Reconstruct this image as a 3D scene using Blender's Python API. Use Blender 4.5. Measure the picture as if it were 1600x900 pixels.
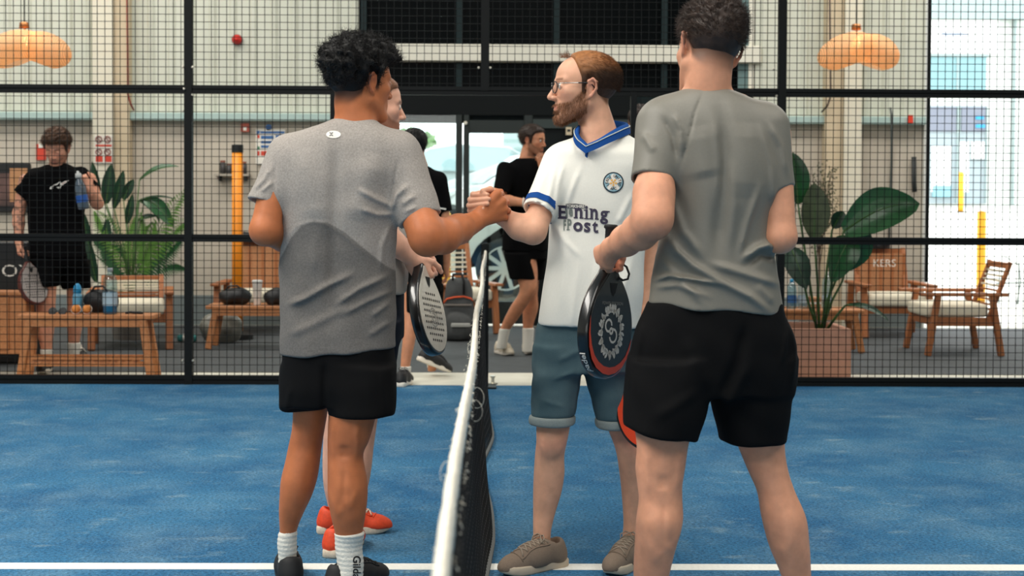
import bpy, bmesh, math, random
import numpy as np
from mathutils import Vector, Matrix

for _o in list(bpy.data.objects):
    bpy.data.objects.remove(_o)
SC = bpy.context.scene
COL = SC.collection
R_ = math.radians
F32 = np.float32

# ------------------------------------------------------------------ camera
FPX = 2356.0
CAM_LOC = Vector((0.052, 0.0, 1.288))
YAW, PITCH, ROLL = R_(-0.73), R_(-1.6), R_(0.28)
SHIFT_Y = -(145 - FPX * math.tan(R_(1.6))) / 1600.0
cd = bpy.data.cameras.new('camera')
cam = bpy.data.objects.new('camera', cd)
COL.objects.link(cam)
cd.sensor_width = 36
cd.lens = FPX / 1600 * 36
cd.shift_y = SHIFT_Y
cd.clip_start, cd.clip_end = 0.05, 300
CAM_ROT = (Matrix.Rotation(YAW, 3, 'Z') @ Matrix.Rotation(math.pi / 2 + PITCH, 3, 'X') @ Matrix.Rotation(ROLL, 3, 'Z'))
cam.matrix_world = Matrix.Translation(CAM_LOC) @ CAM_ROT.to_4x4()
cd.dof.use_dof = True
cd.dof.focus_distance = 5.2
cd.dof.aperture_fstop = 5.2
SC.camera = cam

def P(px, py, Y):
    """photo pixel + depth along the court -> point"""
    v = CAM_ROT @ Vector(((px - 800) / FPX, (450 - py) / FPX + SHIFT_Y * 1600 / FPX, -1))
    t = (Y - CAM_LOC.y) / v.y
    return CAM_LOC + v * t
def G(px, py, z=0.0):
    """photo pixel that lies on height z"""
    v = CAM_ROT @ Vector(((px - 800) / FPX, (450 - py) / FPX + SHIFT_Y * 1600 / FPX, -1))
    return CAM_LOC + v * ((z - CAM_LOC.z) / v.z)
def PA(px, py, Y):
    return np.array(P(px, py, Y))

# ------------------------------------------------------------------ light
w = bpy.data.worlds.new('world'); SC.world = w; w.use_nodes = True
bg = w.node_tree.nodes['Background']
bg.inputs[0].default_value = (0.95, 0.985, 1.0, 1)
bg.inputs[1].default_value = 3.6
SC.view_settings.view_transform = 'Standard'
SC.view_settings.look = 'None'
SC.view_settings.exposure = 0.0
SC.view_settings.gamma = 1.0
SC.view_settings.use_curve_mapping = False

def area_light(name, loc, sx, sy, energy, color=(1, 1, 1), rot=(0, 0, 0)):
    l = bpy.data.lights.new(name, 'AREA'); l.shape = 'RECTANGLE'; l.size = sx; l.size_y = sy
    l.energy = energy; l.color = color
    o = bpy.data.objects.new(name, l); COL.objects.link(o); o.location = loc; o.rotation_euler = rot
    return o
# long roof lights of the hall
area_light('roof_light', (-5.2, 2.5, 6.8), 2.2, 9.0, 1000, (1.0, 0.955, 0.885))
area_light('roof_light', (0.6, 1.5, 6.8), 2.2, 8.0, 330, (1.0, 0.955, 0.885))
area_light('roof_light', (6.0, 2.5, 6.8), 2.2, 9.0, 280, (1.0, 0.955, 0.885))
area_light('roof_light', (-4.5, 12.3, 5.6), 6.0, 1.6, 250, (1.0, 0.95, 0.88))
area_light('roof_light', (4.5, 12.3, 5.6), 6.0, 1.6, 250, (1.0, 0.95, 0.88))

# added fill light behind the camera, evens out the top-down shading
area_light('front_fill_light', (-2.5, -10.6, 2.6), 14, 4.2, 300, (1.0, 0.97, 0.93), (math.pi / 2, 0, 0))

# ------------------------------------------------------------------ naming helpers
def tag(o, label=None, cat=None, group=None, kind=None):
    if label: o['label'] = label
    if cat: o['category'] = cat
    if group: o['group'] = group
    if kind: o['kind'] = kind
    return o
def empty(name, loc=(0, 0, 0), label=None, cat=None, group=None, rz=0.0):
    o = bpy.data.objects.new(name, None); COL.objects.link(o)
    o.location = loc; o.rotation_euler = (0, 0, rz); o.empty_display_size = 0.1
    return tag(o, label, cat, group)
def link(name, me, parent=None, loc=None):
    o = bpy.data.objects.new(name, me); COL.objects.link(o)
    if parent is not None: o.parent = parent
    if loc is not None: o.location = loc
    return o
def copy_tree(o, parent=None):
    c = o.copy(); COL.objects.link(c); c.parent = parent
    for ch in o.children:
        copy_tree(ch, c)
    return c

# ------------------------------------------------------------------ materials
def srgb(r, g, b):
    f = lambda c: (c / 255 / 12.92) if c / 255 <= 0.04045 else ((c / 255 + 0.055) / 1.055) ** 2.4
    return (f(r), f(g), f(b), 1.0)
MATS = {}
def mat(name, col, rough=0.6, metal=0.0, spec=0.5, noise=0.0, nscale=20.0, bump=0.0, bscale=80.0,
        sss=0.0, emit=0.0, emitcol=None, coat=0.0, sheen=0.0, attr=None, stretch=None, col2=None, trans=0.0, alpha=None):
    if name in MATS: return MATS[name]
    m = bpy.data.materials.new(name); MATS[name] = m; m.use_nodes = True
    nt = m.node_tree; b = nt.nodes['Principled BSDF']
    b.inputs['Roughness'].default_value = rough
    b.inputs['Metallic'].default_value = metal
    b.inputs['Specular IOR Level'].default_value = spec
    if coat: b.inputs['Coat Weight'].default_value = coat
    if sheen:
        b.inputs['Sheen Weight'].default_value = sheen
    if trans: b.inputs['Transmission Weight'].default_value = trans
    if sss:
        b.inputs['Subsurface Weight'].default_value = sss
        b.inputs['Subsurface Radius'].default_value = (0.012, 0.005, 0.003)
        b.inputs['Subsurface Scale'].default_value = 1.0
    tc = nt.nodes.new('ShaderNodeTexCoord')
    vec = tc.outputs['Object']
    if stretch:
        mp = nt.nodes.new('ShaderNodeMapping'); mp.inputs['Scale'].default_value = stretch
        nt.links.new(vec, mp.inputs[0]); vec = mp.outputs[0]
    src = None
    if attr:
        a = nt.nodes.new('ShaderNodeAttribute'); a.attribute_name = attr
        src = a.outputs['Color']
    if noise:
        n = nt.nodes.new('ShaderNodeTexNoise'); n.inputs['Scale'].default_value = nscale; n.inputs['Detail'].default_value = 4
        nt.links.new(vec, n.inputs['Vector'])
        if col2:
            mr = nt.nodes.new('ShaderNodeMapRange'); mr.inputs[1].default_value = 0.5 - noise * .5; mr.inputs[2].default_value = 0.5 + noise * .5
            nt.links.new(n.outputs[0], mr.inputs[0])
            mx = nt.nodes.new('ShaderNodeMix'); mx.data_type = 'RGBA'
            nt.links.new(mr.outputs[0], mx.inputs[0])
            mx.inputs[6].default_value = col; mx.inputs[7].default_value = col2
            src = mx.outputs[2]
        else:
            mr = nt.nodes.new('ShaderNodeMapRange'); mr.inputs[1].default_value = 0.3; mr.inputs[2].default_value = 0.7
            mr.inputs[3].default_value = 1 - noise; mr.inputs[4].default_value = 1 + noise
            nt.links.new(n.outputs[0], mr.inputs[0])
            mx = nt.nodes.new('ShaderNodeMix'); mx.data_type = 'RGBA'; mx.blend_type = 'MULTIPLY'
            mx.inputs[0].default_value = 1.0
            if src is not None: nt.links.new(src, mx.inputs[6])
            else: mx.inputs[6].default_value = col
            nt.links.new(mr.outputs[0], mx.inputs[7])
            src = mx.outputs[2]
    if src is not None: nt.links.new(src, b.inputs['Base Color'])
    else: b.inputs['Base Color'].default_value = col
    if bump:
        n2 = nt.nodes.new('ShaderNodeTexNoise'); n2.inputs['Scale'].default_value = bscale; n2.inputs['Detail'].default_value = 3
        nt.links.new(vec, n2.inputs['Vector'])
        bp = nt.nodes.new('ShaderNodeBump'); bp.inputs['Strength'].default_value = bump; bp.inputs['Distance'].default_value = 0.01
        nt.links.new(n2.outputs[0], bp.inputs['Height']); nt.links.new(bp.outputs[0], b.inputs['Normal'])
    if emit:
        b.inputs['Emission Color'].default_value = emitcol or col
        b.inputs['Emission Strength'].default_value = emit
    if alpha is not None: b.inputs['Alpha'].default_value = alpha
    return m

def glass_mat(name, tint=(0.9, 0.97, 0.96, 1), gloss=0.08):
    if name in MATS: return MATS[name]
    m = bpy.data.materials.new(name); MATS[name] = m; m.use_nodes = True
    nt = m.node_tree; nt.nodes.clear()
    out = nt.nodes.new('ShaderNodeOutputMaterial'); tr = nt.nodes.new('ShaderNodeBsdfTransparent'); gl = nt.nodes.new('ShaderNodeBsdfGlossy')
    tr.inputs[0].default_value = tint; gl.inputs['Roughness'].default_value = 0.03
    mx = nt.nodes.new('ShaderNodeMixShader'); mx.inputs[0].default_value = gloss
    nt.links.new(tr.outputs[0], mx.inputs[1]); nt.links.new(gl.outputs[0], mx.inputs[2]); nt.links.new(mx.outputs[0], out.inputs[0])
    return m

def wood(name, c1, c2, sc=(1, 12, 12), rough=0.5):
    return mat(name, c1, rough=rough, noise=0.5, nscale=6.0, col2=c2, stretch=sc, bump=0.05, bscale=30)

# ------------------------------------------------------------------ mesh builder
class MB:
    def __init__(s): s.v = []; s.f = []; s.mi = []; s.cur = 0
    def add(s, vs, fs):
        n = len(s.v); s.v += [tuple(v) for v in vs]
        for f in fs: s.f.append(tuple(i + n for i in f)); s.mi.append(s.cur)
    def box(s, lo, hi, M=None, bev=0.0):
        x0, y0, z0 = lo; x1, y1, z1 = hi
        if bev > 0:
            b = min(bev, (x1-x0)*.45, (y1-y0)*.45, (z1-z0)*.45)
            vs = []; 
            for ax in range(3):
                for sx in (0, 1):
                    for sy in (0, 1):
                        for sz in (0, 1):
                            q = [(x0, x1)[sx], (y0, y1)[sy], (z0, z1)[sz]]; sg = (sx, sy, sz)
                            for a in range(3):
                                if a != ax: q[a] += (-b if sg[a] else b)
                            vs.append(Vector(q))
            if M is not None: vs = [M @ v for v in vs]
            I = lambda ax, a, b_, c: ax * 8 + a * 4 + b_ * 2 + c
            fs = []
            for sg in (0, 1):
                q = [I(0, sg, 0, 0), I(0, sg, 1, 0), I(0, sg, 1, 1), I(0, sg, 0, 1)]; fs.append(q if sg else q[::-1])
                q = [I(1, 0, sg, 0), I(1, 1, sg, 0), I(1, 1, sg, 1), I(1, 0, sg, 1)]; fs.append(q[::-1] if sg else q)
                q = [I(2, 0, 0, sg), I(2, 1, 0, sg), I(2, 1, 1, sg), I(2, 0, 1, sg)]; fs.append(q if sg else q[::-1])
            for a in (0, 1):
                for c in (0, 1):
                    q = [I(0, a, c, 0), I(0, a, c, 1), I(1, a, c, 1), I(1, a, c, 0)]; fs.append(q if a != c else q[::-1])
                    q = [I(0, a, 0, c), I(0, a, 1, c), I(2, a, 1, c), I(2, a, 0, c)]; fs.append(q if a == c else q[::-1])
                    q = [I(1, 0, a, c), I(1, 1, a, c), I(2, 1, a, c), I(2, 0, a, c)]; fs.append(q if a != c else q[::-1])
            for a in (0, 1):
                for b_ in (0, 1):
                    for c in (0, 1):
                        q = [I(0, a, b_, c), I(1, a, b_, c), I(2, a, b_, c)]; fs.append(q if (a + b_ + c) % 2 else q[::-1])
            s.add(vs, fs); return s
        vs = [Vector((x, y, z)) for x in (x0, x1) for y in (y0, y1) for z in (z0, z1)]
        if M is not None: vs = [M @ v for v in vs]
        s.add(vs, [(0, 1, 3, 2), (4, 6, 7, 5), (0, 4, 5, 1), (2, 3, 7, 6), (0, 2, 6, 4), (1, 5, 7, 3)])
        return s
    def bar(s, a, b, wx, wy, up=(0, 0, 1), bev=0.0):
        """rectangular bar from a to b"""
        a = Vector(a); b = Vector(b); d = (b - a); L = d.length; z = d / L
        u = Vector(up)
        x = u.cross(z)
        if x.length < 1e-4: x = Vector((1, 0, 0)).cross(z)
        if x.length < 1e-4: x = Vector((0, 1, 0)).cross(z)
        x.normalize(); y = z.cross(x)
        M = Matrix((x, y, z)).transposed().to_4x4(); M.translation = a
        s.box((-wx / 2, -wy / 2, 0), (wx / 2, wy / 2, L), M, bev)
        return s
    def tube(s, pts, r, seg=8, cap=True, closed=False):
        pts = [Vector(p) for p in pts]; n = len(pts)
        rs = r if hasattr(r, '__len__') else [r] * n
        rings = []
        pn = None
        for i, p in enumerate(pts):
            if closed: t = (pts[(i + 1) % n] - pts[i - 1])
            else: t = (pts[min(i + 1, n - 1)] - pts[max(i - 1, 0)])
            if t.length < 1e-9: t = Vector((0, 0, 1))
            t.normalize()
            if pn is None:
                u = Vector((0, 0, 1)) if abs(t.z) < .9 else Vector((1, 0, 0))
                pn = (u - t * u.dot(t)).normalized()
            else:
                pn = (pn - t * pn.dot(t))
                pn = pn.normalized() if pn.length > 1e-6 else t.orthogonal().normalized()
            bn = t.cross(pn)
            rings.append([p + (pn * math.cos(2 * math.pi * k / seg) + bn * math.sin(2 * math.pi * k / seg)) * rs[i] for k in range(seg)])
        vs = [v for rg in rings for v in rg]; fs = []
        m = n if closed else n - 1
        for i in range(m):
            j = (i + 1) % n
            for k in range(seg):
                k2 = (k + 1) % seg
                fs.append((i * seg + k, i * seg + k2, j * seg + k2, j * seg + k))
        if cap and not closed:
            fs.append(tuple(range(seg))[::-1]); fs.append(tuple((n - 1) * seg + k for k in range(seg)))
        s.add(vs, fs); return s
    def lathe(s, prof, seg=20, M=None, cap=True):
        vs = []; fs = []
        for (r, z) in prof:
            for k in range(seg):
                a = 2 * math.pi * k / seg; vs.append(Vector((r * math.cos(a), r * math.sin(a), z)))
        if M is not None: vs = [M @ v for v in vs]
        for i in range(len(prof) - 1):
            for k in range(seg):
                k2 = (k + 1) % seg
                fs.append((i * seg + k, i * seg + k2, (i + 1) * seg + k2, (i + 1) * seg + k))
        if cap:
            fs.append(tuple(range(seg))[::-1]); fs.append(tuple((len(prof) - 1) * seg + k for k in range(seg)))
        s.add(vs, fs); return s
    def prism(s, poly, d0, d1, M=None):
        """2-D polygon (x,z) extruded along y"""
        n = len(poly)
        vs = [Vector((x, d0, z)) for x, z in poly] + [Vector((x, d1, z)) for x, z in poly]
        if M is not None: vs = [M @ v for v in vs]
        fs = [tuple(range(n)), tuple(range(n, 2 * n))[::-1]] + [(i, i + n, (i + 1) % n + n, (i + 1) % n) for i in range(n)]
        s.add(vs, fs); return s
    def mesh(s, name, mats, smooth=False):
        me = bpy.data.meshes.new(name); me.from_pydata(s.v, [], s.f)
        if not isinstance(mats, (list, tuple)): mats = [mats]
        for m in mats: me.materials.append(m)
        if len(mats) > 1: me.polygons.foreach_set('material_index', s.mi)
        if smooth: me.polygons.foreach_set('use_smooth', [True] * len(me.polygons))
        me.update(); return me
    def build(s, name, mats, parent=None, smooth=False, loc=None):
        return link(name, s.mesh(name, mats, smooth), parent, loc)
def TR(loc, rz=0, ry=0, rx=0, sc=1):
    return Matrix.Translation(loc) @ Matrix.Rotation(rz, 4, 'Z') @ Matrix.Rotation(ry, 4, 'Y') @ Matrix.Rotation(rx, 4, 'X') @ Matrix.Scale(sc, 4)
# ================================================================== setting
YF, YW = 10.2, 14.85          # fence plane, hall wall plane
black = mat('black_steel', srgb(8, 11, 11), rough=0.5, spec=0.2)

def turf_material():
    m = bpy.data.materials.new('blue_turf'); m.use_nodes = True; nt = m.node_tree; b = nt.nodes['Principled BSDF']
    b.inputs['Roughness'].default_value = 0.95; b.inputs['Specular IOR Level'].default_value = 0.1
    tc = nt.nodes.new('ShaderNodeTexCoord')
    def noise(scale, det, st=None, ro=0.5):
        n = nt.nodes.new('ShaderNodeTexNoise'); n.inputs['Scale'].default_value = scale; n.inputs['Detail'].default_value = det
        n.inputs['Roughness'].default_value = ro
        mp = nt.nodes.new('ShaderNodeMapping'); mp.inputs['Scale'].default_value = st or (1, 1, 1)
        nt.links.new(tc.outputs['Object'], mp.inputs[0]); nt.links.new(mp.outputs[0], n.inputs['Vector']); return n.outputs[0]
    def mr(src, a, b_, c=0, d=1):
        r = nt.nodes.new('ShaderNodeMapRange'); r.inputs[1].default_value = a; r.inputs[2].default_value = b_
        r.inputs[3].default_value = c; r.inputs[4].default_value = d; nt.links.new(src, r.inputs[0]); return r.outputs[0]
    def mix(f, a, b_, mode='MIX'):
        x = nt.nodes.new('ShaderNodeMix'); x.data_type = 'RGBA'; x.blend_type = mode
        for s, i in ((f, 0), (a, 6), (b_, 7)):
            if hasattr(s, 'links'): nt.links.new(s, x.inputs[i])
            else: x.inputs[i].default_value = s
        return x.outputs[2]
    c = mix(mr(noise(1.3, 4), .3, .7), srgb(40, 92, 132), srgb(60, 114, 150))
    patch = mr(noise(3.0, 6, (1.0, 0.8, 1), .75), .44, .74)          # sand spread over the pile
    c = mix(mr(patch, 0, 1, 0, .40), c, srgb(126, 158, 172))
    streak = mr(noise(3.6, 4, (1.0, 1.7, 1), .6), .60, .74)
    c = mix(mr(streak, 0, 1, 0, .36), c, srgb(160, 180, 178))
    fine = mr(noise(80, 4, None, .7), .3, .7, .35, 1.6)
    c = mix(1.0, c, fine, 'MULTIPLY')
    c = mix(mr(noise(210, 2), .58, .75, 0, .35), c, srgb(150, 172, 184))
    nt.links.new(c, b.inputs['Base Color'])
    bp = nt.nodes.new('ShaderNodeBump'); bp.inputs['Strength'].default_value = .6; bp.inputs['Distance'].default_value = .012
    nt.links.new(noise(120, 2), bp.inputs['Height']); nt.links.new(bp.outputs[0], b.inputs['Normal'])
    return m

o = MB().box((-13, -11, -.1), (13, YF - .02, 0)).build('floor_court', turf_material()); tag(o, 'blue artificial turf of the padel court dusted with sand', kind='structure')
conc = mat('pale_concrete', srgb(205, 203, 188), rough=.8, noise=.08, nscale=6)
o = MB().box((-13, YF - .02, -.1), (13, 10.94, -.004)).build('floor_concrete', conc); tag(o, 'pale concrete strip behind the court fence', kind='structure')
matdark = mat('dark_mat', srgb(70, 74, 76), rough=.85, noise=.12, nscale=9, bump=.1, bscale=200)
o = MB().box((-13, 10.94, -.1), (13, YW - .05, -.002)).build('floor_mat', matdark); tag(o, 'dark grey rubber matting in the lounge', kind='structure')
o = MB().box((-13, YW - .05, -.1), (13, YW + .35, -.003)).build('floor_threshold', conc); tag(o, kind='structure')
# painted court line (centre service line)
linem = mat('line_white', srgb(236, 236, 228), rough=.9, noise=.06, nscale=90)
o = MB().box((-6.95, 5.15, 0.0), (6.95, 5.235, 0.0012)).build('court_line', linem); tag(o, 'white centre line painted across the blue turf', 'court line')

# yard outside, rising away from the hall
yard = mat('yard_concrete', srgb(222, 222, 214), rough=.9, noise=.06, nscale=1.5)
m_ = MB(); m_.add([(-40, YW + .35, -.01), (40, YW + .35, -.01), (40, 60, 2.9), (-40, 60, 2.9)], [(0, 1, 2, 3)])
o = m_.build('ground_yard', yard); tag(o, 'pale concrete yard outside the hall', kind='structure')
def yz(Y): return max(0, (Y - YW - .35) * 2.91 / (60 - YW - .35)) - .01

# ---- hall wall
clad = mat('cladding', srgb(206, 208, 193), rough=.55, noise=.04, nscale=3)
lower = mat('lower_wall', srgb(193, 184, 168), rough=.7, noise=.05, nscale=2)
teal = mat('ledge_paint', srgb(172, 196, 190), rough=.5)
darkgrey = mat('frame_grey', srgb(42, 48, 47), rough=.5, spec=.25)
tealgrey = mat('frame_teal', srgb(20, 36, 38), rough=.5, spec=.2)
skirt = mat('skirting', srgb(120, 130, 130), rough=.6)
def X(px, Y): return P(px, 300, Y).x
def Z(py, Y, px=770): return P(px, py, Y).z
xl0, xl1 = -9.0, X(560, YW)           # left wall span
xr0, xr1 = X(1176, YW), X(1441, YW)
ZL = 2.06
def corrug(name, x0, x1, z0, z1, label):
    m = MB(); per = .2; n = int((x1 - x0) / per) + 1; pr = []
    for i in range(n):
        b = x0 + i * per
        pr += [(b, 0), (b + .06, 0), (b + .085, -.028), (b + .115, -.028), (b + .14, 0)]
    pr = [(min(a, x1), d) for a, d in pr] + [(x1, 0)]
    for i in range(len(pr) - 1):
        if pr[i + 1][0] - pr[i][0] < 1e-5: continue
        (a, d), (b, e) = pr[i], pr[i + 1]
        m.add([(a, YW + d, z0), (b, YW + e, z0), (b, YW + e, z1), (a, YW + d, z1)], [(0, 1, 2, 3)])
    m.box((x0, YW + .01, z0), (x1, YW + .2, z1))
    o = m.build(name, clad); tag(o, label, kind='structure'); return o
corrug('wall_back_cladding', xl0, xl1, ZL, 7, 'cream ribbed cladding above the ledge')
corrug('wall_back_cladding', xr0, xr1, ZL, 7, 'cream ribbed cladding above the ledge beside the open doorway')
corrug('wall_back_cladding', X(1700, YW), 9, ZL, 7, 'cream ribbed cladding past the open doorway')
for (a, b) in ((xl0, X(524, YW)), (X(1176, YW), xr1), (X(1700, YW), 9)):
    o = MB().box((a, YW, 0), (b, YW + .2, ZL)).build('wall_back', lower); tag(o, 'beige lower wall panel of the hall', kind='structure')
    o = MB().box((a, YW - .11, ZL - .06), (b, YW + .02, ZL + .015), bev=.006).build('trim_1', teal); tag(o, 'pale teal ledge along the wall', kind='structure')
    o = MB().box((a, YW - .02, 0), (b, YW, .29)).build('baseboard_back', skirt); tag(o, kind='structure')
# steel columns
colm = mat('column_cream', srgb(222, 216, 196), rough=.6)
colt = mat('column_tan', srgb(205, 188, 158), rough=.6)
for pa, pb, pc in ((145, 177, 200), (1318, 1345, 1290)):
    YC = YW - .2
    a, b, c = sorted((X(pa, YC), X(pb, YC), X(pc, YC)))
    f0, f1 = sorted((X(pa, YC), X(pb, YC)))
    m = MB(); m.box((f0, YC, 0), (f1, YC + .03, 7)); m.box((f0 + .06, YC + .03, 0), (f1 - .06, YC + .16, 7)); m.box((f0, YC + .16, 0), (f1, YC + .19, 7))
    root = empty('steel_column', ((f0 + f1) / 2, YC, 0), 'cream steel column against the hall wall ' + ('with the red and white sign on it' if pa == 145 else 'behind the right rattan lamp'), 'column')
    def sub(mb, nm, mt):
        o = mb.build(nm, mt, root); o.matrix_parent_inverse = root.matrix_basis.inverted(); return o
    sub(m, 'flange', colm)
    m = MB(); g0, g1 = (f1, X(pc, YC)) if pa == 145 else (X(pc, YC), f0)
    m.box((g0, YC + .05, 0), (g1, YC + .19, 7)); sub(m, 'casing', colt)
# white door jamb by the right opening
xj = X(1447, YW)
o = MB().box((xr1, YW - .05, 0), (X(1444, YW), YW + .22, 7)).build('trim_2', mat('jamb_white', srgb(225, 228, 222), rough=.5)); tag(o, 'white jamb of the open doorway', kind='structure')
o = MB().box((X(1444, YW), YW - .06, .45), (X(1449, YW), YW + .1, 7)).build('trim_3', black); tag(o, 'black rubber door seal', kind='structure')
o = MB().box((xj, YW, 4.6), (X(1700, YW), YW + .2, 7)).build('wall_back', lower); tag(o, kind='structure')

# ---- dark glazed entrance in the middle
gz0, gz1 = X(560, YW), X(1176, YW)
dglass = mat('dark_glass', srgb(3, 6, 7), rough=.25, spec=.06)
whiteb = mat('white_band', srgb(224, 221, 206), rough=.5)
zb0, zb1 = Z(97, YW), Z(70, YW)
o = empty('window_1', (gz0, YW, zb1)); tag(o, 'tall dark window band above the entrance', kind='structure')
def wpart(mb, nm, mt, root=o):
    p = mb.build(nm, mt, root); p.matrix_parent_inverse = root.matrix_basis.inverted(); return p
cuts = [560, 712, 865, 1030, 1152]
for i in range(4):
    wpart(MB().box((X(cuts[i], YW), YW + .05, zb1), (X(cuts[i + 1], YW), YW + .07, 6.5)), 'pane', dglass)
    wpart(MB().box((X(cuts[i], YW), YW + .05, 2.32), (X(cuts[i + 1], YW), YW + .07, zb0)), 'pane', dglass)
for c in (567, 716, 868, 1036):
    wpart(MB().box((X(c - 4, YW), YW, 2.3), (X(c + 5, YW), YW + .1, 6.5)), 'mullion', tealgrey)
wpart(MB().box((X(1152, YW), YW + .02, 2.3), (X(1168, YW), YW + .1, 6.5)), 'mullion', mat('jamb_teal', srgb(96, 122, 122), rough=.5))
wpart(MB().box((X(1168, YW), YW, 2.3), (X(1178, YW), YW + .1, 6.5)), 'mullion', whiteb)
o = MB().box((X(573, YW), YW - .06, zb0), (X(1186, YW), YW + .12, zb1), bev=.01).build('trim_4', whiteb); tag(o, 'white transom band across the dark glazing', kind='structure')
o = MB().box((gz0, YW + .09, 2.0), (gz1, YW + .2, 6.5)).build('wall_entrance', tealgrey); tag(o, kind='structure')
# frame grid below
zt = Z(180, YW)
d1 = empty('door_1', (X(722, YW), YW, 0)); tag(d1, 'grey aluminium entrance frame with glazed door', kind='structure')
dp = lambda mb, nm, mt: wpart(mb, nm, mt, d1)
dp(MB().box((X(520, YW), YW - .02, zt), (X(990, YW), YW + .1, 2.32)), 'fascia', mat('fascia_dark', srgb(9, 14, 15), rough=.5, spec=.15))
dp(MB().box((X(560, YW), YW - .05, 2.31), (X(1176, YW), YW - .0, 2.335)), 'reflection_strip', mat('reflection_cream', srgb(235, 218, 190), rough=.4))  # cream strip painted in for a thin reflection above the doors
for a, b in ((524, 560), (712, 722), (724, 733), (818, 832)):
    dp(MB().box((X(a, YW), YW - .03, 0), (X(b, YW), YW + .08, zt), bev=.008), 'stile', darkgrey)
dp(MB().box((X(733, YW), YW - .02, Z(208, YW)), (X(818, YW), YW + .06, Z(188, YW))), 'rail', darkgrey)
dp(MB().box((X(733, YW), YW - .02, .02), (X(818, YW), YW + .06, .24)), 'kick_panel', darkgrey)
dp(MB().box((X(560, YW), YW - .02, .02), (X(712, YW), YW + .06, .24)), 'kick_panel', darkgrey)
cg = glass_mat('clear_glass')
dp(MB().box((X(733, YW), YW + .02, .24), (X(818, YW), YW + .03, Z(208, YW))), 'pane', cg)
dp(MB().box((X(560, YW), YW + .02, .24), (X(712, YW), YW + .03, zt)), 'pane', cg)
dp(MB().lathe([(.015, 0), (.02, .03), (.014, .05)], 10, TR((X(727, YW), YW - .03, Z(193, YW)), rx=math.pi / 2)), 'door_closer_knob', whiteb)
wd = mat('dark_side_wall', srgb(14, 20, 21), rough=.5, spec=.15)
o = MB().box((X(832, YW), YW, 0), (gz1, YW + .2, zt)).build('wall_entrance', wd); tag(o, kind='structure')
o = MB().box((X(832, YW), YW - .03, Z(200, YW)), (X(990, YW), YW, Z(186, YW))).build('trim_5', mat('grey_green', srgb(38, 50, 48), rough=.5)); tag(o, kind='structure')
# rest of the hall, out of the picture
hallw = mat('hall_wall', srgb(196, 196, 186), rough=.8)
for a, b in (((-13.2, -11, 0), (-13, YW + .2, 7)), ((13, -11, 0), (13.2, YW + .2, 7)), ((-13.2, -11.2, 0), (13.2, -11, 7)), ((-13, YW, 0), (-9, YW + .2, 7)), ((9, YW, 0), (13, YW + .2, 7))):
    o = MB().box(a, b).build('wall_side', hallw); tag(o, kind='structure')
o = MB().box((-13.2, -11.2, 7), (13.2, YW + .2, 7.2)).build('ceiling', hallw); tag(o, kind='structure')

# ================================================================== court fence
fence = empty('court_fence', (0, YF, 0), 'black steel mesh fence with posts and rails around the blue court', 'fence')
def fp(mb, nm, mt=black, kind=None):
    o = mb.build(nm, mt, fence, loc=(0, -YF, 0))
    if kind: tag(o, kind=kind)
    return o
XP = [X(-630, YF), X(-168, YF), X(295, YF), X(521, YF), X(757, YF), X(989, YF), X(1220, YF), X(1682, YF), X(2144, YF)]
ZR = [0.03, Z(374, YF), Z(142.5, YF), 3.02]
pw = .052
for i in (1, 2, 6, 7):
    fp(MB().box((XP[i] - pw / 2, YF - .03, 0), (XP[i] + pw / 2, YF + .03, 4.0)), 'post')
for i in (3, 5):
    fp(MB().box((XP[i] - .02, YF - .03, 0), (XP[i] + .02, YF + .03, ZR[2])), 'gate_post')
fp(MB().box((XP[4] - .028, YF - .03, ZR[2]), (XP[4] + .028, YF + .03, 4.0)), 'post')
def rail(x0, x1, z, h=.05):
    m = MB(); m.box((x0, YF - .022, z - h / 2), (x1, YF + .022, z - h * .08)); m.box((x0, YF - .022, z + h * .08), (x1, YF + .022, z + h / 2)); m.box((x0, YF - .012, z - h * .1), (x1, YF + .012, z + h * .1))
    fp(m, 'rail')
for z in (ZR[1],):
    rail(XP[1], XP[2], z); rail(XP[2], XP[3], z); rail(XP[5], XP[6], z); rail(XP[6], XP[7], z)
for a, b in ((1, 2), (2, 4), (4, 6), (6, 7)):
    rail(XP[a], XP[b], ZR[2], .056)
for a, b in ((1, 2), (2, 3), (5, 6), (6, 7)):
    rail(XP[a], XP[b], .03, .06)
def wires(x0, x1, z0, z1):
    m = MB(); r = .0020; s = .0505
    nx = int(round((x1 - x0) / s)); 
    for i in range(1, nx):
        x = x0 + (x1 - x0) * i / nx
        m.box((x - r, YF - r * 2, z0), (x + r, YF, z1))
    nz = int(round((z1 - z0) / s))
    for i in range(1, nz):
        z = z0 + (z1 - z0) * i / nz
        m.box((x0, YF, z - r), (x1, YF + r * 2, z + r))
    fp(m, 'wire_mesh', black, 'stuff')
for a, b in ((1, 2), (2, 3), (5, 6), (6, 7)):
    wires(XP[a], XP[b], ZR[0], ZR[1]); wires(XP[a], XP[b], ZR[1], ZR[2])
for a, b in ((1, 2), (2, 4), (4, 6), (6, 7)):
    wires(XP[a], XP[b], ZR[2], 3.3)
# bolts
bolt = mat('bolt_steel', srgb(210, 205, 190), rough=.3, metal=.8)
for (px, py) in ((286, 105), (301, 105), (288, 139), (301, 148), (286, 174), (748, 106), (766, 106), (1209, 108), (1213, 150), (302, 563), (286, 563), (1210, 195)):
    q = P(px, py, YF - .03)
    fp(MB().lathe([(.008, 0), (.009, .012), (.005, .018)], 8, TR(q, rx=math.pi / 2)), 'bolt', bolt)

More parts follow.
